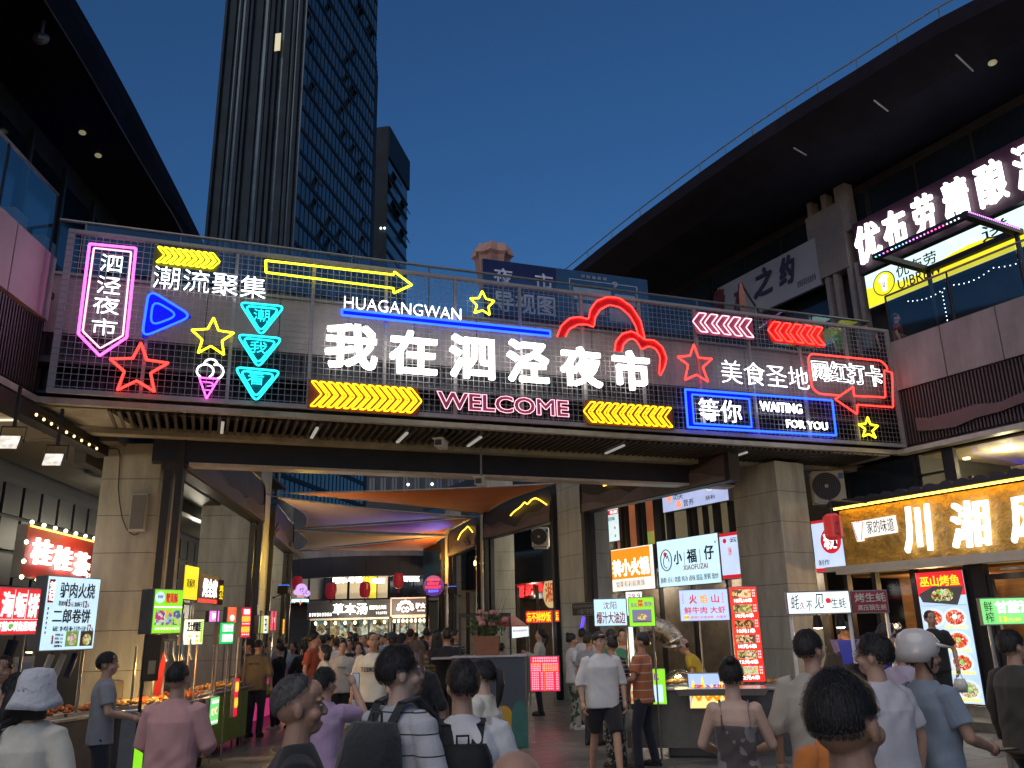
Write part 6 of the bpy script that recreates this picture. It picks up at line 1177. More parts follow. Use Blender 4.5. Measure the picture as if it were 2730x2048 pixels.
r_ = thing('steel_tray', 'wide shallow steel tray jutting out over the 匠心秘制 lightbox', 'tray', b.fr, (-.1, -.3, .9)); MB().loft([[(-.15, -.3, .88), (1.0, -.3, .88), (1.0, .25, .88), (-.15, .25, .88)], [(-.2, -.35, .97), (1.05, -.35, .97), (1.05, .3, .97), (-.2, .3, .97)]]).build('tray_body', STEEL, r_)
# oyster stall
b = Board('lightbox_sign', 'white oyster stall lightbox with brush characters and a red stamp', (2098, 1583), (2260, 1575), (2267, 1632), (2104, 1637), 8.6, em('face_oyster', (.86, .96, 1), 1.12, .04), 100, .12)
b.t('蚝', .04, .10, .18, .80, BLK, .0, shear=.2).t('久', .18, .45, .27, .82, REDP, .0, shear=.1).t('不', .29, .40, .39, .88, BLK, .0, shear=.1).t('见', .42, .08, .58, .80, BLK, .0, shear=.2).t('生蚝', .70, .30, .94, .80, BLK, .0).disc(.66, .42, .13, RED_T, 'stamp', 2, 1).r(.18, .89, .66, .905, BLK, l=2); b.pole((.03, .99), WHITEP, .018); OB = b
b = Board('stall_sign', 'red board with white characters 烤生蚝 beside the oyster lightbox', (2269, 1575), (2363, 1578), (2366, 1632), (2277, 1632), 8.55, mat('board_red', (.33, .03, .04), .5), 100, .05); PWT = mat('print_cream', (.62, .55, .5), .5); b.t('烤生蚝', .06, .08, .96, .52, PWT, .02).t('高压锅生蚝', .12, .64, .95, .92, PWT, .015).pole((.97,), WHITEP, .018)
f6 = OB.fr; r_ = cart(f6, .12, 1.3, 'oyster grill stall with yellow tub of grilled oysters under warm light', .6, 1.0, mat('tub_yellow', (.6, .42, .03), .5), False, foodm=FY, poles=(), ztop=OB.z0, lamps=((.30, OB.z0 - .02, WARM), (.52, OB.z0 - .02, COOL)))
plight('oyster_glow', f6.w(.45, .35, 1.65), 16, (1, .6, .2), .05)
r_ = thing('storage_tub', 'stacked blue plastic tubs behind the oyster stall', 'tub', f6, (.65, 1.0, 0)); 
for k, (z0_, z1_) in enumerate(((.02, .6), (.62, 1.2), (1.28, 1.62))): MB().loft([[(.62 + e, 1.0 + e, z0_), (1.22 - e, 1.0 + e, z0_), (1.22 - e, 1.4 - e, z0_), (.62 + e, 1.4 - e, z0_)] for e in (.04,)] + [[(.6, .98, z1_), (1.24, .98, z1_), (1.24, 1.42, z1_), (.6, 1.42, z1_)]]).build('tub', mat('tub_blue', (.02, .04, .45), .4), r_)
b = Board('lightbox_sign', 'green sugar cane juice lightbox at the right edge', (2611, 1599), (2745, 1592), (2748, 1662), (2624, 1665), 9.2, MATS['face_mintgreen'], 105, .1); b.t('鲜\n榨', .05, .10, .22, .94, BLK, .0).t('甘蔗汁', .28, .10, 1.0, .58, WHT, .035).t('13', .32, .70, .47, .92, YEL_T, .03).t('元/杯', .48, .76, .75, .92, YEL_T, .0); b.pole((.12,), STEEL, .02); MB().bev(.2, 1.3, .3, .9, .02, 1.0).build('counter', STEEL, b.root); r_ = thing('lit_bottle_box', 'glowing white drink box behind the man in the dark jacket', 'box', b.fr, (.5, .4, 1.02)); MB().bev(.45, .9, .4, .8, 1.02, 1.3).build('case', WHT2, r_)

# ------------------------------------------------------------------ information counter with planter
kf_ = Fr(gnd := (atZ(1304, 2000, 0.0)), 92); w2 = .5 * abs(kf_.pix(1404, 1900)[0] - kf_.pix(1202, 1900)[0])
kx0, kx1 = kf_.pix(1204, 1800)[0], kf_.pix(1404, 1900)[0]; kz = kf_.pix(1300, 1748)[1]
r_ = thing('info_counter', 'ribbed grey counter standing in the middle of the courtyard entrance', 'counter', kf_, (kx0, 0, 0))
cm = mat('counter_blue', (.085, .10, .13), .5, 0, .1, 3); MB().box(kx0, kx1, .02, .7, .02, kz - .03).build('body', cm, r_); MB().bev(kx0 - .02, kx1 + .02, -.02, .74, kz - .028, kz, .008).build('top', mat('counter_top', (.35, .33, .34), .3), r_)
sr = MB().box(0, .012, 0, .02, 0, kz - .06).build('rib', cm, r_, raw=True); sr.location = (.0, .0, .03)
for i in range(1, int((kx1 - kx0) / .024)): inst(sr, 'rib', r_, (i * .024, .0, .03))
for cx_, cc, ww, hh in ((kx1 - .36, 'yellow', .17, .62), (kx1 - .11, 'teal', .13, .70)): MB().poly([(cx_ - ww, .03)] + [(cx_ + ww * math.cos(math.pi - i * math.pi / 10), .03 + (hh - .3) + .3 * math.sin(i * math.pi / 10)) for i in range(11)] + [(cx_ + ww, .03)], -.012 - (.006 if cc == 'teal' else 0), -.002).build('painted_arch', mat('arch_' + cc, (.45, .27, .02) if cc == 'yellow' else (.03, .13, .12), .5), r_)
MB().box(kx0 - .36, kx0, .2, .7, kz - .05, kz - .02).build('side_shelf', mat('counter_top', (.35, .33, .34), .3), r_)
x0, z1 = kf_.pix(1223, 1637, .3); x1, z0 = kf_.pix(1364, 1742, .3)
rr_ = thing('metal_frame', 'black metal frame standing on the counter around the planter', 'frame', kf_, (x0, .3, kz)); q = MB(); q.box(x0, x0 + .03, .3, .34, kz - .35, z1).box(x1 - .03, x1, .3, .34, kz, z1).box(x0 + .03, x1 - .03, .3, .34, z1 - .05, z1); q.build('frame', DARK, rr_)
x0, z1 = kf_.pix(1263, 1697, .12); x1, z0 = kf_.pix(1331, 1745, .12)
rr_ = thing('planter_box', 'square terracotta planter box with flowers on the ribbed counter', 'planter', kf_, (x0, .1, kz)); MB().loft([[(x0 + .03, .1, kz + .001), (x1 - .03, .1, kz + .001), (x1 - .03, .5, kz + .001), (x0 + .03, .5, kz + .001)], [(x0, .07, z1), (x1, .07, z1), (x1, .53, z1), (x0, .53, z1)]]).build('box', mat('terracotta_wood', (.22, .09, .05), .6, 0, .15, 4, .2, 30), rr_)
cx_ = (x0 + x1) / 2; rg = random.Random(11); lf = MB(); 
for i in range(420):
    a_, e_ = rg.uniform(0, 6.28), rg.uniform(0, 1.3); rr = .26 * rg.random() ** .5; c = np.array([cx_ + rr * math.cos(a_) * 1.25, .3 + rr * math.sin(a_) * .8, z1 + .02 + rg.random() * .30]); d1 = np.array([rg.uniform(-1, 1), rg.uniform(-1, 1), rg.uniform(-.4, 1)]); d1 /= np.linalg.norm(d1); d2 = np.cross(d1, [rg.uniform(-1, 1), rg.uniform(-1, 1), .3]); d2 /= np.linalg.norm(d2) + 1e-6; L_ = rg.uniform(.04, .09)
    lf.add([c, c + d1 * L_ * .5 + d2 * L_ * .25, c + d1 * L_, c + d1 * L_ * .5 - d2 * L_ * .25], [(0, 1, 2, 3)])
for k in range(9): a_ = rg.uniform(-.5, .5); b0 = np.array([cx_ + a_ * .2, .3, z1]); lf.tube([b0, b0 + np.array([a_ * .25, 0, .3]), b0 + np.array([a_ * .5, 0, .62])], [.008, .005, .002], 5)
lf.build('foliage', mat('leaf_green', (.04, .09, .03), .6, 0, .5, 9), rr_, kind='stuff')
for k in range(10):
    c = (cx_ + rg.uniform(-.28, .32), .3 + rg.uniform(-.25, .1), z1 + rg.uniform(.12, .42)); q = MB()
    for j in range(9): q.ell((c[0] + .035 * math.cos(j * .7), c[1] + .03 * math.sin(j * .7), c[2] + .015 * math.sin(j * 2)), (.026, .02, .03), 6, 4)
    q.ell(c, (.03, .03, .035), 8, 5); q.build('flower', mat('flower_pink', (.42, .2, .19), .7, 0, .3, 12), rr_, True)
# neon signs of the courtyard
f_ = Fr(L2.w(l2n - .6, -.2)[:2], 84); x, z = f_.pix(804, 1572); r_ = thing('ice_cream_sign', 'small lilac and pink neon ice cream sign with a ribbon on the left arch leg', 'neon sign', f_, (x, 0, z))
s_ = .011; Pz = lambda a, c: (x + (a - 410) * s_ * .27, z - (c - 1500) * s_ * .27)
q = MB()
for (a, c, r0) in ((410, 1500, 68), (350, 1530, 30), (475, 1545, 38), (440, 1520, 40), (390, 1530, 40)): p_ = Pz(a, c); q.poly([(p_[0] + r0 * s_ * .27 * math.cos(i * math.pi / 12), p_[1] + r0 * s_ * .27 * math.sin(i * math.pi / 12)) for i in range(24)], -.06 - r0 * .0001, 0)
q.build('scoop', em('lilac_lit', (.62, .42, .95), 1.0), r_); q = MB(); rg = random.Random(2)
for k in range(11): p_ = Pz(410 + rg.uniform(-70, 70), 1510 + rg.uniform(-35, 40)); q.poly([(p_[0] + 8 * s_ * .27 * math.cos(i * math.pi / 4), p_[1] + 8 * s_ * .27 * math.sin(i * math.pi / 4)) for i in range(8)], -.078, -.07)
q.build('sprinkle', em('plum_lit', (.35, .05, .3), .8), r_); MB().poly([Pz(355, 1560), Pz(455, 1560), Pz(405, 1680)], -.05, -.0).build('cone', em('salmon_lit', (.85, .25, .22), .8), r_)
MB().strip([Pz(300, 1660), Pz(350, 1640), Pz(410, 1632), Pz(450, 1640), Pz(505, 1662)], [Pz(300, 1615), Pz(350, 1598), Pz(410, 1590), Pz(450, 1598), Pz(505, 1618)], -.09, -.08).build('ribbon', em('teal_lit', (.05, .35, .42), .8), r_); a, c = Pz(308, 1652), Pz(498, 1612); text(r_, 'lettering', 'SI JING YE SHI', a[0], a[1], c[0], c[1], WHT, -.1, .01, .02)
f_ = Fr(R3.w(-.8, -.3)[:2], 92); x, z = f_.pix(1156, 1562); r_ = thing('round_neon_sign', 'round night market neon sign with red words and blue characters', 'neon sign', f_, (x, 0, z)); rr = f_.pix(1183, 1562)[0] - x
MB().poly([(x + rr * math.cos(i * math.pi / 14), z + rr * math.sin(i * math.pi / 14)) for i in range(28)], -.04, .08).build('disc', em('violet_disc', (.10, .03, .22), .7), r_); MB().box(x + rr, x + rr + .7, .0, .06, z - .03, z + .06).build('bracket', DARK, r_)
for k, (s__, w_) in enumerate((('SIJING', .62), ('NIGHT', .55), ('MARKET', .75))): text(r_, 'lettering', s__, x - rr * w_, z + rr * (.42 - k * .34), x + rr * w_, z + rr * (.66 - k * .34), REDN, -.06, .03, .02)
text(r_, 'lettering', '泗泾夜市', x - rr * .5, z - rr * .62, x + rr * .5, z - rr * .38, em('letter_blue', (.08, .12, 1), 2.5), -.06, .03, .02)
for k, (px, py, Y, sd) in enumerate(((757, 1573, 27, 1), (1206, 1574, 33, -1))):
    p = atY(px, py, Y); fr = Fr(p, 90); r = thing('blue_uplight', ('black spotlight throwing blue light on the left arch leg', 'black spotlight throwing blue light near the round neon sign')[k], 'spotlight', fr, (0, 0, p[2])); MB().bev(-.18, .18, -.15, .15, p[2] - .12, p[2] + .14, .04).build('body', DARK, r); MB().box(-.15, .15, -.1, .1, p[2] + .142, p[2] + .15).build('lens', em('blue_lens', (.05, .2, 1), 3), r); MB().box(-.3 * sd - .05, -.3 * sd + .05, -.03, .03, p[2] - .25, p[2] - .2).build('bracket', DARK, r); MB().tube([(0, 0, p[2] - .1), (-.3 * sd, 0, p[2] - .22)], .02, 5).build('arm', DARK, r)
    plight('blue_spot', (p[0] - .05 * sd, p[1] - .1, p[2] + .25), (20, 900)[k], (.05, .10, 1), .08, (80, 62)[k], tuple(atY(770, 1450, 26.)) if k == 0 else tuple(atY(1090, 1402, 30.5)))
plight('sail_warm', lp(812, 1500, -.8), 110, (1, .62, .1), .1)  # added fill without a lamp, for warm market light rising onto the sails
plight('sail_warm', tuple(atY(1150, 1500, 34.)), 160, (1, .5, .1), .1)  # second added fill under the far sails
# room, shop front and porch lights; the gallery lights have no lamp body
for x in (wx_ := (1.2, 3.0, 4.8)): plight('dining_light', WR.w(x, 1.2, 4.9), 60, (1, .78, .45), .1)
for x in (gx[0] + .3, gx[2], gx[3] + .9): plight('front_downlight', SR.w(x, -.12, 2.72), 20, (1, .9, .72), .05, 120, SR.w(x, -.4, 0))
plight('shop_warm', SR.w(gx[1] + .5, 1.2, 2.4), 80, (1, .6, .25), .1); plight('door_warm', SR.w(gx[3] + .9, .7, 1.8), 20, (1, .7, .35), .1)
for x in (-8, -5, -1.5, 1.5, 4): plight('shop_ceiling_light', XR.w(x, .9, 2.9), 45, (1, .88, .7), .1)
for s_ in (Ls[1] - 3.5, Ls[1] + 1, Ls[3] - 2): plight('gallery_light', LF.w(s_, 1.9, 4.4), 85, (1, .90, .70), .15)
for s_ in (R3.w(-3, 2.2, 4.0), R3.w(3, 2.4, 4.0), R2.w(2, 2.4, 4.0)): plight('gallery_light', s_, 190, (1, .9, .7), .15)
for x in (-9, -6.5, -4): plight('far_shop_light', (x, 43.6, 2.9), 260, (1, .85, .65), .1)
plight('porch_light', FL.w(0.5, 1.6, 4.8), 60, (1, .82, .55), .1)

# ------------------------------------------------------------------ people
RQ = []          # meshes to be fused by voxel remesh in one go
def fuse(mb, name, m, parent, vox, smooth=3, wrinkle=0., seed=0):
    o = mb.build(name, m, parent)
    md = o.modifiers.new('r', 'REMESH'); md.mode = 'VOXEL'; md.voxel_size = vox; md.use_smooth_shade = True
    s = o.modifiers.new('s', 'SMOOTH'); s.factor = .5; s.iterations = smooth
    RQ.append((o, wrinkle, seed)); return o
def flush_fuse():
    dg = bpy.context.evaluated_depsgraph_get(); new = []
    for o, wk, sd in RQ: new.append(bpy.data.meshes.new_from_object(o.evaluated_get(dg)))
    for (o, wk, sd), m in zip(RQ, new):
        mats = [x for x in o.data.materials]; o.modifiers.clear(); o.data = m
        if not m.materials:
            for x in mats: m.materials.append(x)
        if wk:
            n = len(m.vertices); co = np.empty(n * 3, 'f'); m.vertices.foreach_get('co', co); co = co.reshape(-1, 3); nn = np.empty(n * 3, 'f'); m.vertices.foreach_get('normal', nn); nn = nn.reshape(-1, 3)
            x, y, z = co[:, 0], co[:, 1], co[:, 2]; a = sd * 1.7
            wm_ = .55 + .45 * np.sin(5 * z + 6 * y + a); f = np.sin(24 * x + 9 * z + a + 2.5 * np.sin(7 * z + a)) * .5 * wm_ + np.sin(17 * z + 14 * x * np.sign(x) + a * 2 + 2 * np.sin(9 * y + 5 * x)) * .45 + np.sin(41 * x - 23 * z + 3 * np.sin(11 * z + a)) * .25
            co += nn * (f * wk)[:, None]; m.vertices.foreach_set('co', co.ravel().astype('f')); m.update()
        m.polygons.foreach_set('use_smooth', [True] * len(m.polygons))
def skin_mat(k):
    c = [(.50, .30, .21), (.40, .23, .155), (.60, .39, .29), (.30, .16, .11)][k]; m = mat('skin_%d' % k, c, .5, 0, .1, 9, .12, 90); b = m.node_tree.nodes['Principled BSDF']; b.inputs['Subsurface Weight'].default_value = .06; b.inputs['Subsurface Radius'].default_value = (.02, .008, .004); return m
HAIRM = mat('hair_black', (.012, .010, .010), .42, 0, .4, 60, .7, 160, (1, 1, .12)); HAIRB = mat('hair_brown', (.10, .055, .03), .45, 0, .4, 60, .6, 160, (1, 1, .12)); HAIRG = mat('hair_grey', (.10, .095, .09), .5, 0, .4, 60, .5, 200)
EYEW = mat('eye_white', (.5, .5, .48), .2); LIP = mat('lip', (.30, .10, .085), .5); SOLE = mat('sole', (.5, .5, .48), .6)
CL = {}
def cloth(name, c, **k):
    kk = dict(rough=.85, var=.12, vs=5, bump=.5, bs=220); kk.update(k); m = mat('cloth_' + name, c, **kk); m.node_tree.nodes['Principled BSDF'].inputs['Sheen Weight'].default_value = .15; return m
def stripes(name, base, line, scale, thin=.2, axis=2):
    n = 'cloth_' + name
    if n in MATS: return MATS[n]
    m = cloth(name, base); t = m.node_tree; N = t.nodes; L = t.links; b = N['Principled BSDF']; tc = N.new('ShaderNodeTexCoord'); sp = N.new('ShaderNodeSeparateXYZ'); L.new(tc.outputs['Object'], sp.inputs[0])
    mu = N.new('ShaderNodeMath'); mu.operation = 'MULTIPLY'; mu.inputs[1].default_value = scale; L.new(sp.outputs[axis], mu.inputs[0]); fr = N.new('ShaderNodeMath'); fr.operation = 'FRACT'; L.new(mu.outputs[0], fr.inputs[0])
    lt = N.new('ShaderNodeMath'); lt.operation = 'LESS_THAN'; lt.inputs[1].default_value = thin; L.new(fr.outputs[0], lt.inputs[0]); mx = N.new('ShaderNodeMix'); mx.data_type = 'RGBA'; L.new(lt.outputs[0], mx.inputs[0]); mx.inputs[6].default_value = (*base, 1); mx.inputs[7].default_value = (*line, 1); L.new(mx.outputs[2], b.inputs['Base Color']); return m
def blotch(name, cols, sc_):
    n = 'cloth_' + name
    if n in MATS: return MATS[n]
    m = cloth(name, cols[0]); t = m.node_tree; N = t.nodes; L = t.links; b = N['Principled BSDF']; tc = N.new('ShaderNodeTexCoord'); nz = N.new('ShaderNodeTexNoise'); nz.inputs['Scale'].default_value = sc_; L.new(tc.outputs['Object'], nz.inputs['Vector']); cr = N.new('ShaderNodeValToRGB'); cr.color_ramp.interpolation = 'CONSTANT'; cr.color_ramp.elements[0].color = (*cols[0], 1); cr.color_ramp.elements[1].position = .52; cr.color_ramp.elements[1].color = (*cols[1], 1); L.new(nz.outputs[0], cr.inputs[0]); L.new(cr.outputs[0], b.inputs['Base Color']); return m
ARM = dict(down=((.265, -.01, 1.15), (.275, .06, .90)), swing=((.27, .06, 1.16), (.26, .22, .97)), back=((.27, -.10, 1.17), (.27, -.14, .92)), fwd=((.25, .04, 1.16), (.14, .30, 1.08)), phone=((.24, .08, 1.17), (.07, .30, 1.27)),
           up=((.25, .24, 1.36), (.08, .33, 1.60)), mouth=((.25, .12, 1.20), (.06, .22, 1.46)), cross=((.24, .08, 1.15), (-.02, .22, 1.12)), hold=((.26, .02, 1.16), (.20, .28, 1.16)), hip=((.33, -.08, 1.18), (.2, .02, 1.02)))
STYLE_LEG = dict(stand=((-.10, .0), (.10, .02)), walk=((-.09, .30), (.09, -.28)), wide=((-.20, .05), (.22, -.03)), step=((-.09, .16), (.10, -.16)))
def person(label, px, top, D, face, shirt, pants, H=None, hair='short', sk=0, arms=('down', 'down'), legs='stand', build=1., fem=False, sleeve='short', bottom='trousers', lean=0., head=0., tilt=0., glasses=False, hm=None, vox=None, z0=0., shoes=None, hat=None, extra=None, hem=.84, group=None, seedn=None, world=None):
    """px, top: where the crown shows in the photograph; D: metres away; face: heading (0 away from the camera, 90 right)"""
    p = atY(px, top, D) if world is None else np.array(world, float)
    Ht = (p[2] - z0) if H is None else H
    s = Ht / 1.75; rg = random.Random(int(px * 7 + D * 13) if seedn is None else seedn)
    fr = Fr((p[0], p[1]), face + 90)     # local y = facing
    root = thing('person', label, 'person', fr, (0, 0, 0), group); root.location = (float(p[0]), float(p[1]), z0); root.scale = (s, s, s); OFF[root.name] = (0, 0, 0)
    v = vox or min(.020, max(.0055, D * .0012)); b = build
    th = R(lean); hz = .95
    def T(q):
        x, y, z = q
        if z > hz and lean: dy, dz = y, z - hz; return (x, dy * math.cos(th) + dz * math.sin(th), hz + dz * math.cos(th) - dy * math.sin(th))
        return (x, y, z)
    hc = Vector((0, .012, 1.50)); Rh = Matrix.Rotation(R(-head), 3, 'Z') @ Matrix.Rotation(R(-tilt), 3, 'X')
    def Hd(q): w_ = Rh @ (Vector(q) - hc) + hc; return T(tuple(w_))
    class M2(MB):
        def add(s_, vs, fs): return MB.add(s_, [s_.tf(v_) for v_ in vs], fs)
    def mk(tf): m = M2(); m.tf = tf; return m
    ident = lambda q: q
    def ring(z, rx, ry, oy=0, n=20, e=2.4):
        out = []
        for i in range(n):
            a = 2 * math.pi * i / n; c, s_ = math.cos(a), math.sin(a)
            out.append((rx * math.copysign(abs(c) ** (2 / e), c), oy + ry * math.copysign(abs(s_) ** (2 / e), s_), z))
        return out
    sw = .185 * (.90 if fem else 1.) * (b ** .5); sk_m = skin_mat(sk)
    # ---- body
    q = mk(T); wx = (.128 if fem else .145) * b; hx = (.165 if fem else .155) * b
    q.loft([ring(.86, hx * .92, .105 * b), ring(.94, hx, .115 * b), ring(1.06, wx, .10 * b, 0), ring(1.2, wx * 1.06, .105 * b), ring(1.33, .165 * b, .112 * b), ring(1.41, .15, .09), ring(1.46, .08, .065)])
    q.tube([(0, -.008, 1.40), (0, -.002, 1.50), (0, .008, 1.58)], [.07, .052 + .004 * b, .05], 14)
    ends = []
    for si, arm in zip((-1, 1), arms):
        e, w_ = ARM[arm] if isinstance(arm, str) else arm; e = (si * e[0] * (b ** .3), e[1], e[2]); w_ = (si * w_[0], w_[1], w_[2]); S = (si * (sw - .015), 0, 1.405)
        mid = tuple((np.array(S) * .5 + np.array(e) * .5)); q.tube([S, mid, e], [.052, .045, .038], 10).ell(S, (.055, .05, .05), 10, 6).ell(e, (.039, .039, .039), 8, 5)
        m2 = tuple(np.array(e) * .65 + np.array(w_) * .35); q.tube([e, m2, w_], [.038, .038, .026], 10); ends.append((e, w_, S))
    fl, frr = STYLE_LEG[legs] if isinstance(legs, str) else legs; lg = []
    for si, ft in zip((-1, 1), (fl, frr)):
        hp = np.array((si * .085 * b, 0, .90)); an = np.array((ft[0], ft[1], .085)); kn = (hp + an) / 2 + np.array((0, .05 + .04 * abs(ft[1]), .03)); lg.append((hp, kn, an))
        if bottom in ('shorts', 'skirt', 'cropped'): q.tube([hp, (hp + kn) / 2, kn, kn * .62 + an * .38, an], [.082 * b, .072 * b, .05, .052, .036], 12)
    body = q
    # ---- head
    h = mk(Hd)
    h.ell((0, -.012, 1.655), (.076, .096, .098), 18, 12).ell((0, .035, 1.60), (.060, .062, .078), 14, 9).ell((0, .054, 1.552), (.036, .044, .033), 12, 7).ell((0, .052, 1.69), (.062, .046, .05), 12, 8)
    h.tube([(0, .082, 1.655), (0, .100, 1.632), (0, .118, 1.607)], [.010, .011, .012], 8).ell((0, .108, 1.603), (.019, .016, .011), 8, 5).ell((0, .091, 1.566), (.025, .012, .0065), 8, 5).ell((0, .089, 1.556), (.021, .012, .006), 8, 5)
    for si in (-1, 1): h.ell((si * .034, .082, 1.658), (.027, .014, .009), 8, 5).ell((si * .043, .066, 1.60), (.026, .026, .026), 8, 6).ell((si * .078, -.005, 1.618), (.011, .021, .032), 8, 6)
    body.v += []; k0 = len(body.v); body.v += h.v; body.f += [tuple(i + k0 for i in f) for f in h.f]; body.mi += h.mi
    bo = fuse(body, 'body', sk_m, root, v, 2)
    # ---- hands: palm and five bent fingers each
    for (e, w_, S), si in zip(ends, (-1, 1)):
        e = np.array(e); w_ = np.array(w_); d = (w_ - e) / np.linalg.norm(w_ - e); inn = np.array((-si, 0, 0)) if abs(d[0]) < .8 else np.array((0, 1., 0)); inn = inn - d * (inn @ d); inn /= np.linalg.norm(inn); sd = np.cross(d, inn) * si
        if sd[1] < 0: sd = -sd
        hq = mk(T); pc = w_ + d * .045
        hq.tube([w_ - d * .01, w_ + d * .03, w_ + d * .085], [.024, .033, .030], 8)
        for j, (of, ln) in enumerate(((-.027, .058), (-.009, .070), (.009, .074), (.027, .064))):
            b0 = w_ + d * .082 + sd * of; hq.tube([b0, b0 + d * ln * .45 + inn * .006, b0 + d * ln * .78 + inn * .026, b0 + d * ln * .85 + inn * .045], [.0095, .009, .008, .006], 6)
        t0 = w_ + d * .03 + sd * .028; hq.tube([t0, t0 + d * .03 + sd * .022 + inn * .012, t0 + d * .058 + sd * .022 + inn * .03], [.012, .010, .007], 6)
        ho = hq.build('hand', sk_m, root, True)
    # ---- hair
    M_ = hm or HAIRM; hh = mk(Hd); NA, NB = (36, 22) if D < 9 else (24, 14)
    def hair_r(az, el):
        # az 0 = face front; el -1..1
        c = math.cos(az); r_in = .84; out = 1.085
        front = .42 if hair not in ('bald', 'receding') else .80; back = -.62 if hair not in ('buzz',) else -.48
        if hair == 'long' or hair == 'bob': back = -.95
        lim = back + (front - back) * ((c + 1) / 2) ** 2.2
        if hair == 'receding': lim = -.55 + (.86 + .55) * ((c + 1) / 2) ** .9
        if abs(az) > 1.25 and abs(az) < 1.9 and hair in ('short', 'buzz', 'receding'): lim = max(lim, -.08)
        t_ = max(0, min(1, (el - lim) / .20 + .35)); t_ = t_ * t_ * (3 - 2 * t_); return r_in + (out - r_in) * t_
    rings = []
    for i in range(NB + 1):
        el = -.97 + 1.94 * i / NB; rr = math.sqrt(max(0, 1 - el * el)); rg_ = []
        for j in range(NA):
            az = 2 * math.pi * j / NA; a_ = az if az < math.pi else az - 2 * math.pi
            k = hair_r(a_, el) if hair != 'none' else .8
            vol = {'short': 1.03, 'buzz': .965, 'receding': .97, 'long': 1.05, 'bob': 1.09, 'bun': 1.02, 'pony': 1.02, 'messy': 1.07, 'bald': .9, 'none': .8}[hair]
            jt = 1 + (mn.noise(Vector((math.cos(az) * 5 + D, math.sin(az) * 5, el * 3.5 + px))) * (.07 if hair != 'buzz' else .012) + mn.noise(Vector((az * 9, el * 6, px))) * .025 * (hair != 'buzz')) * (k > .95)
            k2 = k * vol * jt; rg_.append((.079 * rr * math.sin(az) * k2, -.012 + .100 * rr * math.cos(az) * k2, 1.655 + .103 * el * k2))
        rings.append(rg_)
    hh.loft(rings)
    if hair in ('long',):
        rr_ = []
        for z, rx, ry, oy in ((1.68, .085, .07, -.045), (1.60, .098, .062, -.055), (1.50, .105, .05, -.065), (1.40, .115, .042, -.085), (1.30, .11, .038, -.10), (1.20, .08, .028, -.105)): rr_.append([(x, y, z_ + rg.uniform(-.006, .006)) for x, y, z_ in ring(z, rx, ry, oy, 18)])
        hh.loft(rr_)
    if hair == 'bob': hh.loft([ring(z, rx, ry, oy, 18) for z, rx, ry, oy in ((1.68, .088, .07, -.04), (1.58, .10, .07, -.04), (1.50, .092, .06, -.035))])
    if hair == 'pony': hh.tube([(0, -.10, 1.68), (0, -.145, 1.66), (0, -.155, 1.56), (0, -.135, 1.44), (0, -.125, 1.38)], [.02, .034, .036, .026, .006], 10)
    if hair == 'bun': hh.ell((0, -.085, 1.745), (.042, .042, .036), 12, 8)
    if hair != 'none' and D < 9.5:
        ns = 7000 if D < 3 else 3400 if D < 4.4 else 1500; lz = {'buzz': .006, 'receding': .009}.get(hair, .026) if D > 3 else .013
        for k in range(ns):
            a_ = rg.uniform(-math.pi, math.pi); e_ = rg.uniform(-.75, .985); kk = hair_r(a_, e_); f_ = (kk - .84) / .245
            if f_ < .12: continue
            rr = math.sqrt(1 - e_ * e_); k2 = (1.0 + .085 * f_) * {'short': 1.03, 'buzz': .975, 'receding': .98, 'bob': 1.08, 'messy': 1.06}.get(hair, 1.03)
            n_ = np.array((rr * math.sin(a_), rr * math.cos(a_), e_)); c = np.array((.079 * n_[0], -.012 + .100 * n_[1], 1.655 + .103 * n_[2])); c[0] = c[0] * k2; c[1] = -.012 + (c[1] + .012) * k2; c[2] = 1.655 + (c[2] - 1.655) * k2
            dn = np.array((n_[0] * .5, n_[1] * .5, -1.0)); dn = dn - n_ * (dn @ n_); dn /= np.linalg.norm(dn) + 1e-6; sd_ = np.cross(dn, n_); dn = dn + sd_ * rg.gauss(.15, .35); L_ = lz * rg.uniform(.6, 1.3) * (1 if e_ > 0 else .55); w_ = .0006 if D < 3 else .0011 if D < 4.4 else .002
            p0 = c - n_ * .002; p1 = c + dn * L_ * .5 + n_ * .004; p2 = c + dn * L_ + n_ * (.0035 if hair != 'messy' else .008); hh.add([p0 - sd_ * w_, p0 + sd_ * w_, p1 + sd_ * w_, p1 - sd_ * w_, p2], [(0, 1, 2, 3), (3, 2, 4)])
    if hair != 'none': hh.build('hair', M_, root, True)
    # ---- face pieces
    vis = D < 20
    if vis:
        for si in (-1, 1):
            e_ = mk(Hd); e_.ell((si * .031, .0905, 1.637), (.0135, .007, .0058), 10, 6); eo = e_.build('eye', EYEW, root, True); ip = mk(Hd); ip.ell((si * .031, .0955, 1.637), (.0058, .0035, .0056), 8, 5); ip.build('iris', BLK, root, True)
            eb = mk(Hd); eb.tube([(si * .014, .1, 1.658), (si * .032, .1005, 1.664), (si * .05, .088, 1.659)], [.0035, .0042, .002], 5); eb.build('eyebrow', M_, root, True)
        lp_ = mk(Hd); lp_.ell((0, .099, 1.563), (.021, .006, .0055), 10, 5); lp_.build('lips', LIP, root, True)
    if glasses:
        g_ = mk(Hd)
        for si in (-1, 1): g_.tube([(si * .034 + .023 * math.cos(i * math.pi / 8), .112, 1.638 + .018 * math.sin(i * math.pi / 8)) for i in range(16)], .0018, 5, True).tube([(si * .057, .112, 1.643), (si * .078, .06, 1.642), (si * .082, -.01, 1.635)], .0018, 5)
        g_.tube([(-.011, .113, 1.642), (.011, .113, 1.642)], .0018, 5).build('glasses', STEEL, root)
    # ---- shirt
    q = mk(T); k = 1.0
    tx = .022; bx = b
    ww = (.155 if fem else .175) * bx; 
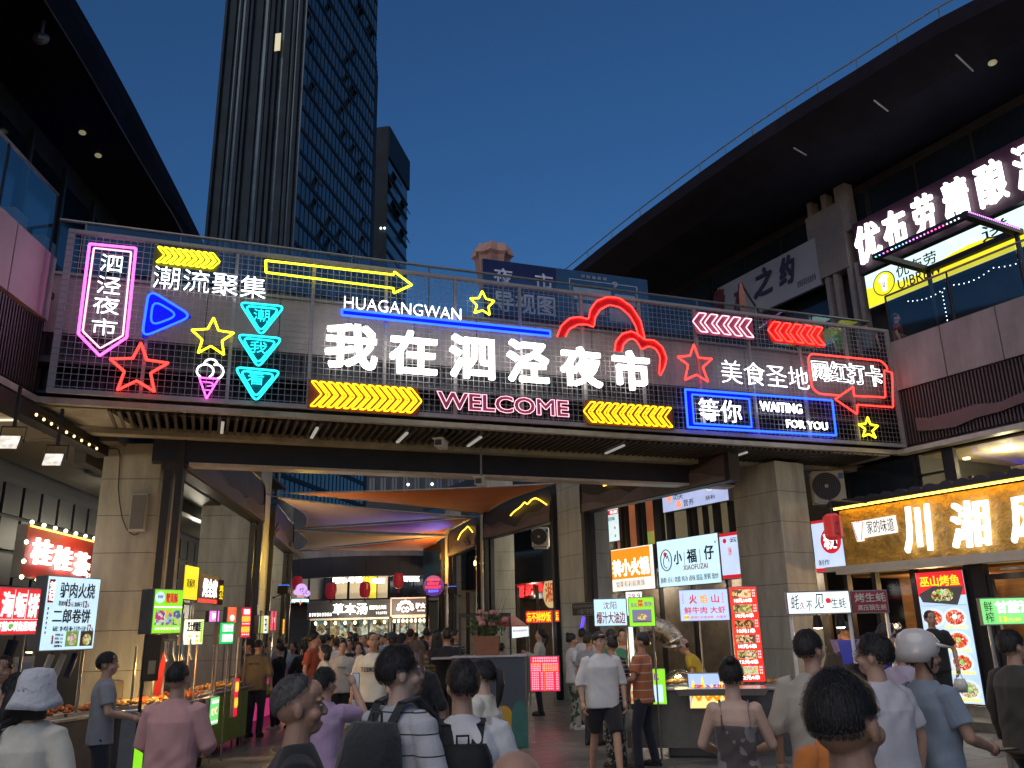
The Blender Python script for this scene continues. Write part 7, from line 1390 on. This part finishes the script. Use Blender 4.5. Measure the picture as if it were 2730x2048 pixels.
    if sleeve == 'cami':
        q.loft([ring(hem, hx + .012, .125 * b), ring(1.06, ww - .012, .112 * b), ring(1.2, ww - .008, .118 * b), ring(1.29, .168 * bx, .122 * b), ring(1.30, .165 * bx, .118 * b)])
        for si in (-1, 1): q.tube([(si * .10, -.115, 1.29), (si * .095, -.085, 1.40), (si * .10, -.02, 1.465), (si * .10, .07, 1.42), (si * .09, .12, 1.29)], .009, 6)
    else: q.loft([ring(hem, (hx + .022) * 1.04, .13 * b + .008), ring(hem + .06, hx + .026, .132 * b + .004), ring(1.06, ww, .122 * b + .002), ring(1.2, ww + .004, .126 * b), ring(1.33, .178 * bx, .13 * b), ring(1.41, sw - .02, .104), ring(1.455, .115, .082), ring(1.488, .068, .064)])
    for (e, w_, S), si in zip(ends, (-1, 1)):
        e = np.array(e); w_ = np.array(w_); S = np.array(S); 
        if sleeve in ('none', 'cami'): continue
        if sleeve == 'short': en = S * .28 + e * .72; q.tube([S - np.array((si * .03, 0, -.0)), S, S * .6 + e * .4, en], [.068, .072, .073, .075], 12)
        elif sleeve == 'half': q.tube([S - np.array((si * .03, 0, 0)), S, S * .5 + e * .5, e, e * .8 + w_ * .2], [.068, .072, .07, .066, .064], 12)
        else: q.tube([S - np.array((si * .03, 0, 0)), S, S * .5 + e * .5, e, e * .5 + w_ * .5, e * .06 + w_ * .94], [.066, .07, .062, .054, .046, .038], 12)
    fuse(q, 'shirt', shirt, root, max(v, .0095), 3, .0095 if D < 9 else .006, rg.random() * 6)
    # ---- trousers / skirt
    q = mk(ident)
    if bottom == 'skirt': q.loft([ring(1.0, hx * .95, .11), ring(.92, hx + .015, .125), ring(.7, hx + .06, .16), ring(.42, hx + .09, .19)])
    else:
        q.loft([ring(1.0, hx * .98, .112 * b), ring(.93, hx + .012, .125 * b), ring(.84, hx + .008, .118 * b), ring(.80, hx * .8, .09 * b)])
        for hp, kn, an in lg:
            if bottom == 'shorts': q.tube([hp, (hp + kn) / 2, kn + np.array((0, 0, .03))], [.098 * b, .095 * b, .092], 12)
            elif bottom == 'cropped': q.tube([hp, (hp + kn) / 2, kn, kn * .4 + an * .6], [.098 * b, .092 * b, .082, .08], 12)
            else: q.tube([hp, (hp + kn) / 2, kn, kn * .5 + an * .5, an + np.array((0, 0, -.02))], [.096 * b, .088 * b, .072, .066, .062], 12)
    fuse(q, {'shorts': 'shorts', 'skirt': 'skirt'}.get(bottom, 'trousers'), pants, root, max(v, .012), 3, .003, rg.random() * 6)
    sm = shoes or mat('shoe_dark', (.02, .02, .022), .5)
    for hp, kn, an in lg:
        q = MB(); q.ell((an[0], an[1] + .055, .052), (.046, .135, .046), 12, 7).ell((an[0], an[1] - .02, .075), (.042, .055, .05), 10, 6); q.build('shoe', sm, root, True)
        MB().loft([[(an[0] + .047 * math.cos(t) , an[1] + .055 + .138 * math.sin(t), z) for t in [i * math.pi / 6 for i in range(12)]] for z in (.018, .04)]).build('sole', SOLE if sm.name != 'shoe_dark' else BLK, root)
    if hat == 'bucket':
        q = mk(Hd); rings = []
        for z, rx, ry in ((1.565, .152, .165), (1.60, .138, .15), (1.665, .105, .122), (1.74, .098, .114), (1.785, .075, .09), (1.795, .02, .02)): rings.append([(rx * math.cos(i * math.pi / 12) * (1 + .05 * math.sin(i * 1.2) * (z < 1.64)), -.012 + ry * math.sin(i * math.pi / 12) * (1 + .05 * math.sin(i * .9) * (z < 1.64)), z + .012 * math.sin(i * .8) * (z < 1.64)) for i in range(24)])
        q.loft(rings).build('bucket_hat', cloth('white_hat', (.62, .62, .64), bump=1., bs=25), root, True)
    if hat in ('cap', 'redcap', 'pinkcap'):
        cm_ = cloth({'cap': 'cap_black', 'redcap': 'cap_red', 'pinkcap': 'cap_pink'}[hat], {'cap': (.02, .02, .03), 'redcap': (.5, .055, .03), 'pinkcap': (.6, .3, .28)}[hat]); q = mk(Hd)
        q.loft([[(rx * math.cos(i * math.pi / 10), -.012 + ry * math.sin(i * math.pi / 10), z) for i in range(20)] for z, rx, ry in ((1.668, .090, .112), (1.70, .091, .113), (1.745, .078, .098), (1.775, .045, .06), (1.782, .01, .01))]); q.loft([[(-.07, .07, 1.672), (.07, .07, 1.672), (.05, .185, 1.655), (-.05, .185, 1.655)], [(-.07, .07, 1.68), (.07, .07, 1.68), (.05, .185, 1.663), (-.05, .185, 1.663)]]).build('cap', cm_, root, True)
    if hat == 'headband': q = mk(Hd); q.loft([[(rx * math.cos(i * math.pi / 12), -.008 + ry * math.sin(i * math.pi / 12), z) for i in range(24)] for z, rx, ry in ((1.672, .084, .104), (1.69, .087, .108), (1.715, .082, .102))]).build('headband', BLK, root, True)
    if hat == 'helmet':
        q = mk(Hd); q.loft([[(rx * math.cos(i * math.pi / 12), oy + ry * math.sin(i * math.pi / 12), z) for i in range(24)] for z, rx, ry, oy in ((1.60, .108, .11, -.045), (1.66, .118, .135, -.02), (1.72, .115, .137, -.01), (1.775, .09, .11, -.015), (1.805, .045, .055, -.02), (1.81, .01, .01, -.02))]); q.loft([[(-.09, .06, 1.70), (.09, .06, 1.70), (.07, .18, 1.68), (-.07, .18, 1.68)], [(-.09, .06, 1.725), (.09, .06, 1.725), (.07, .185, 1.69), (-.07, .185, 1.69)]]); q.build('helmet', mat('helmet_white', (.62, .58, .55), .25, 0, .05, 3, coat=.6), root, True)
        q = mk(Hd)
        for si in (-1, 1): q.tube([(si * .098, -.02, 1.62), (si * .075, .02, 1.55), (si * .01, .06, 1.515)], .008, 6).tube([(si * .103, .04, 1.63), (si * .08, .03, 1.56)], .007, 6)
        q.build('chin_strap', BLK, root)
    if extra: extra(root, T, Hd, mk, ends, ring)
    return root, fr, s, ends
def held(name, label, cat, root, s, loc, build, group=None):
    """something carried: a thing of its own, placed where the hand or back is"""
    rz = root.rotation_euler[2]; c, sn = math.cos(rz), math.sin(rz); x, y, z = (loc[0] * s, loc[1] * s, loc[2] * s)
    o = bpy.data.objects.new(name, None); COL.objects.link(o); o.location = (root.location[0] + x * c - y * sn, root.location[1] + x * sn + y * c, root.location[2] + z); o.rotation_euler = (0, 0, rz); o.scale = (s, s, s); o['label'] = label; o['category'] = cat
    if group: o['group'] = group
    OFF[o.name] = (0, 0, 0); build(o); return o
def bagshape(m, w_=.12, h_=.2, d=.05, name='bag_body'):
    def f(o):
        MB().loft([[(-w_ * .8, -d, -h_), (w_ * .8, -d, -h_), (w_ * .8, d, -h_), (-w_ * .8, d, -h_)], [(-w_, -d * 1.3, -h_ * .6), (w_, -d * 1.3, -h_ * .6), (w_, d * 1.3, -h_ * .6), (-w_, d * 1.3, -h_ * .6)], [(-w_ * .7, -d * .6, -.06), (w_ * .7, -d * .6, -.06), (w_ * .7, d * .6, -.06), (-w_ * .7, d * .6, -.06)]]).build(name, m, o, True)
        MB().tube([(-w_ * .5, 0, -.07), (-.02, 0, .02), (.02, 0, .02), (w_ * .5, 0, -.07)], .007, 5).build('handle', m, o)
    return f
PLASTIC = mat('plastic_bag', (.55, .55, .52), .35, 0, .2, 12, .8, 20); PHONE = mat('phone', (.02, .02, .025), .25)
def phone(o): MB().bev(-.037, .037, -.005, .005, -.075, .075, .003).build('case', PHONE, o); MB().box(-.034, .034, -.0065, -.0052, -.07, .07).build('screen', em('phone_screen', (.3, .35, .4), .5), o)

WHC = cloth('white', (.70, .69, .69)); CRM = cloth('cream', (.70, .66, .55)); BLC = cloth('black', (.012, .012, .015)); NVC = cloth('navy', (.014, .018, .035)); GRC = cloth('grey', (.27, .28, .30)); PKC = cloth('pink', (.68, .36, .33)); TAN = cloth('tan', (.20, .155, .085))
LIL = cloth('lilac', (.45, .31, .46)); ORC = cloth('orange_red', (.42, .085, .04)); BLU = cloth('light_blue', (.24, .32, .46)); JEAN = cloth('pale_jeans', (.20, .26, .30)); JEN2 = cloth('blue_jeans', (.05, .09, .16)); REDC = cloth('red', (.28, .02, .03)); BRN = cloth('brown', (.11, .07, .05)); DGR = cloth('dark_grey', (.06, .062, .068)); YLC = cloth('yellow', (.48, .34, .02)); TEAL = cloth('teal', (.03, .16, .13))
WSH = mat('shoe_white', (.6, .6, .58), .5)
def strapbag(m, label_bag, w_=.15, h0=1.0, h1=1.38, d=.12):
    def f(root, T, Hd, mk, ends, ring):
        q = mk(T)
        for si in (-1, 1): q.tube([(si * .09, -.13, h1 + .02), (si * .105, -.07, 1.50), (si * .11, .05, 1.48), (si * .12, .14, 1.36), (si * .13, .12, 1.15), (si * .12, -.10, h0 + .08)], [.022] * 6, 6)
        f.q = q
    return f

def backpack(root, s, label, m, w_=.15, h=.42, d=.15, top=1.40, back=-.13, straps=True, tilt=0):
    def f(o):
        rings = []
        for z, k, dd in ((0, .88, .8), (.04, 1, 1), (h * .55, 1.0, 1), (h * .85, .92, .75), (h, .75, .5)):
            a, b_ = w_ * k, d * dd; rings.append([(-a, 0, z), (-a * .9, -b_ * .8, z), (-a * .5, -b_, z), (a * .5, -b_, z), (a * .9, -b_ * .8, z), (a, 0, z), (a * .6, .01, z), (-a * .6, .01, z)])
        MB().loft(rings).build('pack_body', m, o, True); MB().loft([[(-w_ * .7, -d * 1.12, z), (w_ * .7, -d * 1.12, z), (w_ * .75, -d * .8, z), (-w_ * .75, -d * .8, z)] for z in (.04, h * .42)]).build('front_pocket', m, o)
        MB().tube([(-.03, -.01, h - .01), (-.03, -.01, h + .04), (.03, -.01, h + .04), (.03, -.01, h - .01)], .007, 5).build('grab_handle', m, o)
        if straps:
            for si in (-1, 1):
                P_ = [(si * .07, -.0, h - .02), (si * .085, .06, h + .075), (si * .095, .15, h + .095), (si * .11, .25, h + .0), (si * .125, .275, h - .18), (si * .15, .20, h - .32), (si * .14, .02, .06)]
                A_ = [(p[0] - .028, p[1], p[2]) for p in P_]; B_ = [(p[0] + .028, p[1], p[2]) for p in P_]; q = MB()
                for i in range(len(P_) - 1):
                    q.loft([[A_[i], B_[i], (B_[i][0], B_[i][1] + .008, B_[i][2] + .012), (A_[i][0], A_[i][1] + .008, A_[i][2] + .012)], [A_[i + 1], B_[i + 1], (B_[i + 1][0], B_[i + 1][1] + .008, B_[i + 1][2] + .012), (A_[i + 1][0], A_[i + 1][1] + .008, A_[i + 1][2] + .012)]])
                q.build('strap', m, o)
    return held('backpack', label, 'backpack', root, s, (0, back, top - h), f)
def chest_print(txt_, m, z0=1.24, z1=1.29, w_=.11, y=.142):
    def f(root, T, Hd, mk, ends, ring): text(root, 'shirt_print', txt_, -w_, z0, w_, z1, m, y, .008, .02); TQ[-1] = TQ[-1]
    return f
def back_print(txt_, m, z0=1.3, z1=1.335, w_=.11):
    def f(root, T, Hd, mk, ends, ring): text(root, 'shirt_print', txt_, -w_, z0, w_, z1, m, -.137, .008, .02)
    return f
PRB = mat('shirt_print', (.03, .03, .03), .7)

# foreground, left to right
r, f, s, e = person('woman in a white bucket hat and cream top seen from behind at the lower left', 105, 1800, 5.0, 8, CRM, NVC, sk=0, hair='bob', fem=True, hat='bucket', sleeve='half', build=1.05, arms=('fwd', 'down'))
held('shoulder_strap_bag', 'black shoulder bag strap worn by the woman in the bucket hat', 'bag', r, s, (0, 0, 0), lambda o: (MB().tube([(-.15, .05, 1.50), (-.17, -.06, 1.47), (-.17, -.15, 1.3), (-.2, -.15, 1.1), (-.24, -.05, .95)], [.02] * 5, 6).build('strap', BLK, o), MB().bev(-.36, -.22, -.15, .12, .66, .95, .03).build('bag_body', BLK, o)))
person('woman with long dark hair and a black top cut off by the left edge', 32, 1792, 5.7, -60, BLC, BLC, fem=True, hair='long', tilt=-22, head=-10)
person('round faced short haired customer at the far left edge behind the dark haired woman', 12, 1752, 8.0, 160, GRC, NVC, fem=True, hair='short')
person('young vendor in a grey T-shirt reaching over the warm lit snack cart', 290, 1741, 9.0, 62, GRC, NVC, hair='short', arms=('fwd', 'fwd'), head=18)
person('man in a pale pink T-shirt with a crew cut seen from behind', 478, 1766, 6.3, 5, PKC, NVC, hair='buzz', build=1.08, arms=('fwd', 'fwd'), sleeve='half')
r, f, s, e = person('balding man in a black T-shirt in profile looking right, in the foreground', 800, 1806, 3.55, 72, BLC, BLC, hair='receding', sk=1, hm=HAIRG, build=1.08)
r, f, s, e = person('person in a lilac T-shirt raising a phone to take a photo', 868, 1783, 6.6, 20, LIL, JEAN, hair='short', arms=('hold', 'up'), fem=True, head=10)
held('smartphone', 'dark phone held up by the person in lilac', 'phone', r, s, (.06, .40, 1.62), phone)
held('plastic_cup', 'clear plastic cup held by the person in lilac', 'cup', r, s, (.10, .36, 1.40), lambda o: (MB().cyl(0, 0, -.06, .06, .035, 12, .045).build('cup_body', PLASTIC, o, True), MB().cyl(0, 0, .061, .075, .046, 12).build('lid', WHITEP, o)))
STP = stripes('white_striped', (.50, .50, .52), (.03, .03, .04), 11., .07)
r, f, s, e = person('man in a white striped shirt and glasses wearing a dark grey backpack', 1068, 1727, 4.3, 40, STP, NVC, hair='short', glasses=True, sk=2, sleeve='half', head=28)
backpack(r, s, 'soft dark grey backpack on the man in the striped shirt', cloth('pack_grey', (.025, .028, .03), bump=1, bs=30), .17, .46, .17, 1.42)
r, f, s, e = person('man in a white T-shirt from behind with short thick hair, carrying a black backpack', 1232, 1764, 4.45, -4, WHC, NVC, hair='short', build=1.12, head=-14)
backpack(r, s, 'square black backpack on the man in the white T-shirt at the centre', mat('pack_black', (.004, .004, .005), .7, 0, .1, 10, .3, 100), .16, .40, .12, 1.36, -.145)
r, f, s, e = person('woman with a ponytail in a loose cream printed T-shirt looking left beside the counter', 1288, 1762, 6.7, -70, CRM, BLC, hair='pony', fem=True, build=1.12, arms=('fwd', 'fwd'), sleeve='half', sk=2)
person('bald head rising from the bottom edge at the centre right', 1375, 2003, 2.1, 5, BRN, BLC, hair='none', sk=1)
r, f, s, e = person('woman with pinned up hair in a strappy top and brown skirt seen from behind', 1945, 1757, 5.9, 12, blotch('print_top', [(.26, .23, .22), (.10, .08, .075)], 5), cloth('brown_skirt', (.13, .09, .06)), hair='bun', fem=True, sleeve='cami', bottom='skirt', build=.95, arms=('fwd', 'fwd'), hem=.98, sk=2)
r, f, s, e = person('tall man in a beige T-shirt and glasses holding a phone at his side', 2155, 1684, 6.0, 20, cloth('beige', (.45, .40, .33)), NVC, hair='short', glasses=True, build=1.12, sleeve='half', head=35)
held('smartphone', 'black phone in the lowered left hand of the man in beige', 'phone', r, s, (-.275, .09, .80), phone)
person('nearest dark haired man, only head and shoulders, before the oyster stall', 2240, 1791, 2.15, 20, BLC, BLC, hair='buzz', sk=1, build=1.05, head=28)
person('child in a red cap with an orange shirt between the two men', 2190, 1778, 4.4, -20, cloth('orange', (.6, .18, .03)), NVC, H=1.50, hair='short', hat='redcap', world=(*atY(2190, 1778, 4.4)[:2], 1.53))
person('man in a pale grey T-shirt and glasses seen from behind, right of the near head', 2322, 1695, 5.3, -22, cloth('pale_grey', (.56, .54, .56)), NVC, hair='short', glasses=True, build=1.08, head=-25)
r, f, s, e = person('rider in a glossy white helmet and blue grey T-shirt holding out a phone', 2448, 1700, 5.6, 72, cloth('blue_grey', (.22, .27, .33)), BLC, hair='short', hat='helmet', arms=('down', 'fwd'), sk=1, build=1.02, head=25)
held('smartphone', 'phone held out flat by the rider in the helmet', 'phone', r, s, (.13, .42, 1.06), lambda o: MB().bev(-.037, .037, -.06, .09, -.005, .005, .003).build('case', PHONE, o))
person('man in a dark olive jacket and glasses walking at the right edge', 2690, 1683, 6.9, 70, cloth('olive_jacket', (.05, .048, .038)), BLC, hair='short', glasses=True, sleeve='long', legs='walk', build=1.1, arms=('down', 'swing'))
r, f, s, e = person('man all in black carrying a plastic bag in front of the lit fish menu poster', 2478, 1630, 13.9, -150, BLC, BLC, hair='short', z0=.17, arms=('down', 'down'), head=-25, shoes=mat('shoe_dark', (.02, .02, .022), .5))
held('plastic_bag', 'white plastic bag hanging from the hand of the man in black by the poster', 'bag', r, s, (-.275, .08, .80), bagshape(PLASTIC, .10, .26))
person('oyster vendor in black looking down behind the grill', 2252, 1664, 9.6, -165, BLC, BLC, hair='short', sk=1, arms=('fwd', 'fwd'), tilt=-12, hat='cap')
person('woman with a bun in a pale lilac shirt behind the helmet rider', 2395, 1693, 7.6, -120, cloth('pale_lilac', (.45, .38, .48)), NVC, hair='bun', fem=True)
person('dark haired visitor behind the oyster stall next to the red board', 2424, 1684, 9.4, 150, BLC, NVC, hair='short')
person('person wearing a small white face covering beside the shop window', 2362, 1665, 10.8, 100, BLC, NVC, hair='messy', fem=True)
person('short visitor with dark hair between the two men at the oyster stall', 2281, 1776, 5.6, 30, DGR, BLC, hair='short')
# middle distance, left part
r, f, s, e = person('man in a tan T-shirt with small lettering on the back standing at the left stalls', 690, 1706, 16.3, 8, TAN, NVC, hair='buzz', build=1.12, extra=back_print('TERM WANG', PRB), sleeve='half')
held('shoulder_bag', 'dark red bag hanging at the left side of the man in tan', 'bag', r, s, (-.30, .08, .80), bagshape(cloth('maroon', (.10, .015, .02)), .16, .36, .08))
person('man facing the stall with dark collar just left of the man in tan', 664, 1706, 16.9, -110, BLC, NVC, hair='short')
r, f, s, e = person('woman in black holding a green drink, with white sneakers', 747, 1716, 17.6, -75, BLC, BLC, hair='pony', fem=True, sk=2, arms=('fwd', 'phone'), shoes=WSH)
held('paper_cup', 'green drink cup held by the woman in black', 'cup', r, s, (-.12, .36, 1.10), lambda o: MB().cyl(0, 0, -.06, .07, .035, 12, .045).build('cup_body', mat('green_cup', (.10, .45, .08), .3), o, True))
held('tote_bag', 'pale yellow tote bag on the arm of the woman in black', 'bag', r, s, (-.22, .12, 1.0), bagshape(mat('tote_yellow', (.55, .52, .12), .6), .16, .34, .06))
person('woman in a light blue shirt walking behind the woman with the tote', 784, 1712, 18.0, 200, BLU, JEAN, hair='bob', fem=True, sleeve='half', legs='step')
person('tall man in an orange red T-shirt looking right', 838, 1686, 15.6, 105, ORC, DGR, hair='messy', head=-20)
person('woman in a cream sailor collar blouse looking left', 866, 1722, 14.6, 245, CRM, cloth('maroon', (.10, .015, .02)), hair='bob', fem=True, sk=2, extra=lambda root, T, Hd, mk, ends, ring: [mk(T).tube([(-.15, .10, 1.40), (-.07, .145, 1.32), (0, .15, 1.27), (.07, .145, 1.32), (.15, .10, 1.40)], .006, 5).build('collar_stripe', BLK, root)])
person('young man in a white lettered T-shirt and black shorts facing the camera', 914, 1709, 15.4, 170, CRM, BLC, hair='messy', sk=2, bottom='shorts', extra=chest_print('young wild', PRB, 1.27, 1.30, .07))
person('man with glasses in a white T-shirt behind the lettered T-shirt', 931, 1700, 18.5, 185, WHC, NVC, hair='short', glasses=True)
r, f, s, e = person('long haired woman in a brown dress drinking from a red cup', 957, 1716, 15.8, 175, BRN, BRN, hair='long', fem=True, arms=('down', 'mouth'), bottom='skirt', sk=2)
held('paper_cup', 'red cup held by the long haired woman in brown', 'cup', r, s, (.05, .27, 1.42), lambda o: MB().cyl(0, 0, -.07, .07, .035, 12, .04).build('cup_body', mat('red_cup', (.5, .02, .03), .4), o, True))
r, f, s, e = person('big man in a white T-shirt printed FOREST carrying a plastic bag', 996, 1688, 12.6, 190, CRM, BLC, hair='buzz', sk=1, build=1.14, head=-30, extra=chest_print('FOREST', PRB, 1.24, 1.30, .115, .172), sleeve='half')
held('plastic_bag', 'knotted pale plastic bag carried by the man in the FOREST T-shirt', 'bag', r, s, (.285, .08, .80), bagshape(PLASTIC, .13, .28, .07))
person('woman with long brown hair in a black T-shirt and pale wide jeans seen from behind', 1112, 1712, 8.8, 12, BLC, JEAN, hair='long', hm=HAIRB, fem=True, sleeve='half')
person('visitor in a black cap and white top walking away at the centre', 1046, 1690, 14.5, -20, WHC, DGR, hair='short', hat='cap', fem=True)
person('woman in a brown plaid shirt walking away', 1132, 1711, 14.8, 5, stripes('plaid', (.17, .13, .05), (.03, .025, .02), 14., .35), BLC, hair='bun', fem=True, bottom='shorts', legs='step')
r, f, s, e = person('woman walking away with a bright yellow green jacket on her arm', 1166, 1683, 15.2, 0, cloth('maroon_top', (.12, .03, .03)), cloth('dark_jeans', (.02, .03, .05)), hair='long', fem=True, legs='walk', shoes=WSH)
held('jacket', 'bright yellow green jacket over the shoulder of the walking woman', 'jacket', r, s, (.17, -.02, 1.42), lambda o: MB().loft([[(-.09, -.14, -.42), (.07, -.14, -.45), (.09, .06, -.42), (-.07, .06, -.40)], [(-.07, -.16, -.2), (.08, -.16, -.2), (.10, .08, -.2), (-.06, .08, -.2)], [(-.05, -.12, .05), (.06, -.12, .03), (.07, .06, .03), (-.05, .06, .05)]]).build('cloth', mat('cloth_fluor', (.42, .62, .05), .7), o, True))
person('broad man in a black T-shirt walking away by the arch leg', 1192, 1677, 14.8, -8, BLC, BLC, hair='short', build=1.15)
person('man in a dark red T-shirt walking away toward the far shops', 1095, 1678, 20., 6, REDC, NVC, hair='short', legs='step')
person('man in a pink T-shirt walking away beside the dark red T-shirt', 1138, 1675, 20.5, -5, cloth('rose', (.50, .20, .24)), NVC, hair='short', legs='step')
person('stall vendor in a white cap and striped top behind the metal frame', 1217, 1682, 19.5, 130, stripes('bw', (.4, .4, .4), (.02, .02, .02), 18, .5), NVC, hair='short', fem=True)
person('customer in a pale blue shirt leaning behind the planter counter', 1337, 1716, 18.0, 20, BLU, NVC, hair='short')
# middle distance, right part
person('woman in a loose white top looking at her phone beside the fried rice stall', 1437, 1678, 19.0, -85, CRM, NVC, hair='pony', fem=True, arms=('phone', 'phone'), sleeve='long', tilt=-12, sk=2)
person('woman in a white top and green leaf print trousers', 1524, 1690, 16.4, 75, WHC, blotch('leafprint', [(.40, .40, .33), (.05, .09, .04)], 9), hair='bun', fem=True, shoes=WSH)
person('man with a dark strap over a white T-shirt seen from behind by the right arcade', 1552, 1676, 16.9, 10, WHC, DGR, hair='short', bottom='shorts')
person('man in a grey T-shirt half hidden behind the headband man', 1569, 1689, 14.2, 40, GRC, NVC, hair='short')
ADI = lambda root, T, Hd, mk, ends, ring: (text(root, 'shirt_print', 'MOTION', -.06, 1.28, .06, 1.30, PRB, .155, .008, .0),)
r, f, s, e = person('heavy man in a white T-shirt, headband and black shorts walking toward the camera', 1597, 1686, 11.2, 168, cloth('offwhite', (.66, .65, .64)), BLC, hair='short', glasses=True, hat='headband', build=1.24, bottom='shorts', legs='walk', arms=('down', 'down'), sleeve='half', head=-12)
q = MB(); [q.poly([(.10 + a * .02 + .016 * math.cos(i * math.pi / 6) * (1.0 if a else 1.1), .66 + abs(a) * -.004 + .036 * math.sin(i * math.pi / 6)) for i in range(12)], .118 - .001 * a, .121) for a in (-1, 0, 1)]
r, f, s, e = person('woman in a navy striped top and dark patterned trousers behind the headband man', 1630, 1697, 12.0, -30, stripes('navy_stripe', (.015, .018, .04), (.5, .5, .5), 17, .16), blotch('darkpattern', [(.015, .015, .02), (.25, .24, .22)], 22), hair='bun', fem=True)
held('plastic_bag', 'white carrier bag hanging from the hand of the woman in the navy striped top', 'bag', r, s, (.275, .08, .80), bagshape(PLASTIC, .11, .34, .05))
r, f, s, e = person('man in an orange T-shirt with thin white stripes standing at the pancake stall', 1706, 1687, 11.9, -60, stripes('orange_stripe', (.42, .13, .05), (.55, .42, .35), 9., .12), NVC, hair='short', legs='wide', arms=('fwd', 'fwd'), tilt=-10, sk=1)
person('vendor in a pink T-shirt behind the pancake stall', 1658, 1680, 14.9, 185, PKC, NVC, hair='bun', fem=True)
person('customer in a dark green top with black hair at the pork fat stall', 1628, 1679, 14.2, 5, TEAL, NVC, hair='short')
person('woman in a yellow blouse and pink visor bending over the skewer cart', 1866, 1688, 15.0, -65, YLC, NVC, hair='short', hat='pinkcap', fem=True, lean=28, arms=('fwd', 'fwd'), H=1.62)
# upstairs and terrace
for k, (px, py, lb, m, D_) in enumerate(((2490, 1262, 'diner nearest the window post upstairs, seen as a dark head', DGR, 0), (2590, 1268, 'diner in the middle of the upstairs window', GRC, 0), (2648, 1268, 'diner right of the middle in the upstairs window', BRN, 0), (2688, 1264, 'diner farthest right in the upstairs window', DGR, 0))):
    x, z = WR.pix(px, py, 1.0); wp = WR.w(x, 1.0); person(lb, px, py, 15, (200, 160, 230, 180)[k], m, NVC, H=1.32, hair='short', z0=z - 1.32, world=(wp[0], wp[1], z), vox=.02, group='diners upstairs')
for k, (px, py, lb, m, H_) in enumerate(((2230, 868, 'person in a bright green shirt behind the glass at the right bridge end', cloth('lime', (.10, .30, .06)), 1.3), (2305, 855, 'person in a grey shirt on the terrace corner behind the glass', cloth('slate', (.10, .12, .15)), 1.5), (2386, 838, 'person in a dark red shirt on the restaurant terrace behind the glass', cloth('dull_red', (.22, .03, .03)), 1.55))):
    fx = BB if k < 2 else FR; x, z = fx.pix(px, py, .6 if k < 2 else .9); wp = fx.w(x, .6 if k < 2 else .9); person(lb, px, py, 16, (150, 40, 120)[k], m, NVC, H=H_, hair='short', z0=z - H_, world=(wp[0], wp[1], z), vox=.02)
# far crowd
SEEN = {}
def uniq(l, d):
    if l not in SEEN: SEEN[l] = d; return l
    for pre in (('farther ', 'much farther ') if d > SEEN[l] else ('nearer ', 'much nearer ')):
        if pre + l not in SEEN: SEEN[pre + l] = d; return pre + l
    return 'another ' + l
rg = random.Random(21); kinds = [(WHC, 'white top'), (BLC, 'black top'), (GRC, 'grey top'), (NVC, 'navy top'), (REDC, 'dark red top'), (BLU, 'light blue shirt'), (TAN, 'tan shirt'), (LIL, 'lilac top'), (DGR, 'charcoal top'), (CRM, 'cream top')]
spots = [(815, 1702, 24), (826, 1698, 21), (850, 1702, 25), (870, 1690, 22), (888, 1702, 26), (900, 1704, 21), (925, 1704, 27), (943, 1700, 22), (948, 1690, 19), (962, 1696, 25), (970, 1694, 20), (980, 1700, 28), (988, 1686, 24), (1010, 1692, 26), (1022, 1700, 30), (1030, 1690, 22), (1040, 1702, 27), (1062, 1694, 25), (1074, 1690, 17.5), (1080, 1698, 29), (1088, 1700, 24), (1104, 1698, 26), (1118, 1700, 23), (1130, 1694, 31), (1150, 1692, 27), (1160, 1698, 33), (1180, 1694, 24), *[(rg.randint(812, 1175), None, round(rg.uniform(17.5, 30), 1)) for _ in range(26)], *[(rg.randint(700, 800), None, round(rg.uniform(21, 28), 1)) for _ in range(5)], (935, 1686, 31), (1055, 1692, 33), (835, 1700, 30)]
WHR = ('near the ice cream sign', 'left of the soup shop', 'under the soup sign', 'under the paw print', 'by the scallop sign', 'by the round neon')
for i, (px, py, D_) in enumerate(spots):
    if py is None: py = 1674 - .0233 * (px - 1365) + (1.83 - rg.uniform(1.5, 1.78)) * 2208 / D_
    m, nm = kinds[(i * 7) % 10]; fem = rg.random() < .45; face = rg.choice((0, 10, -15, 180, 170, 195, 60, -70)); w_ = WHR[min(5, int((px - 812) / 64))]
    hs = rg.choice(('long', 'pony', 'bun', 'bob') if fem else ('short', 'short', 'messy', 'buzz')); hn = {'long': 'long hair', 'pony': 'a ponytail', 'bun': 'a bun', 'bob': 'bobbed hair', 'short': 'short hair', 'messy': 'tousled hair', 'buzz': 'cropped hair'}[hs]; hw = {'long': 'long haired visitor', 'pony': 'ponytailed visitor', 'bun': 'visitor with a bun', 'bob': 'bob haired visitor', 'short': 'short haired visitor', 'messy': 'tousled visitor', 'buzz': 'crop haired visitor'}[hs]
    person(uniq('%s in a %s %s %s' % (hw, nm, 'seen from behind' if abs(face) < 90 else 'facing the camera', w_), D_), px, py, D_, face, m, (NVC, BLC, DGR, JEAN)[i % 4], hair=hs, fem=fem, vox=.022, legs=('stand', 'step')[i % 2], sleeve=('short', 'half')[i % 2], group='crowd at the far end of the courtyard')
flush_text()
flush_fuse()
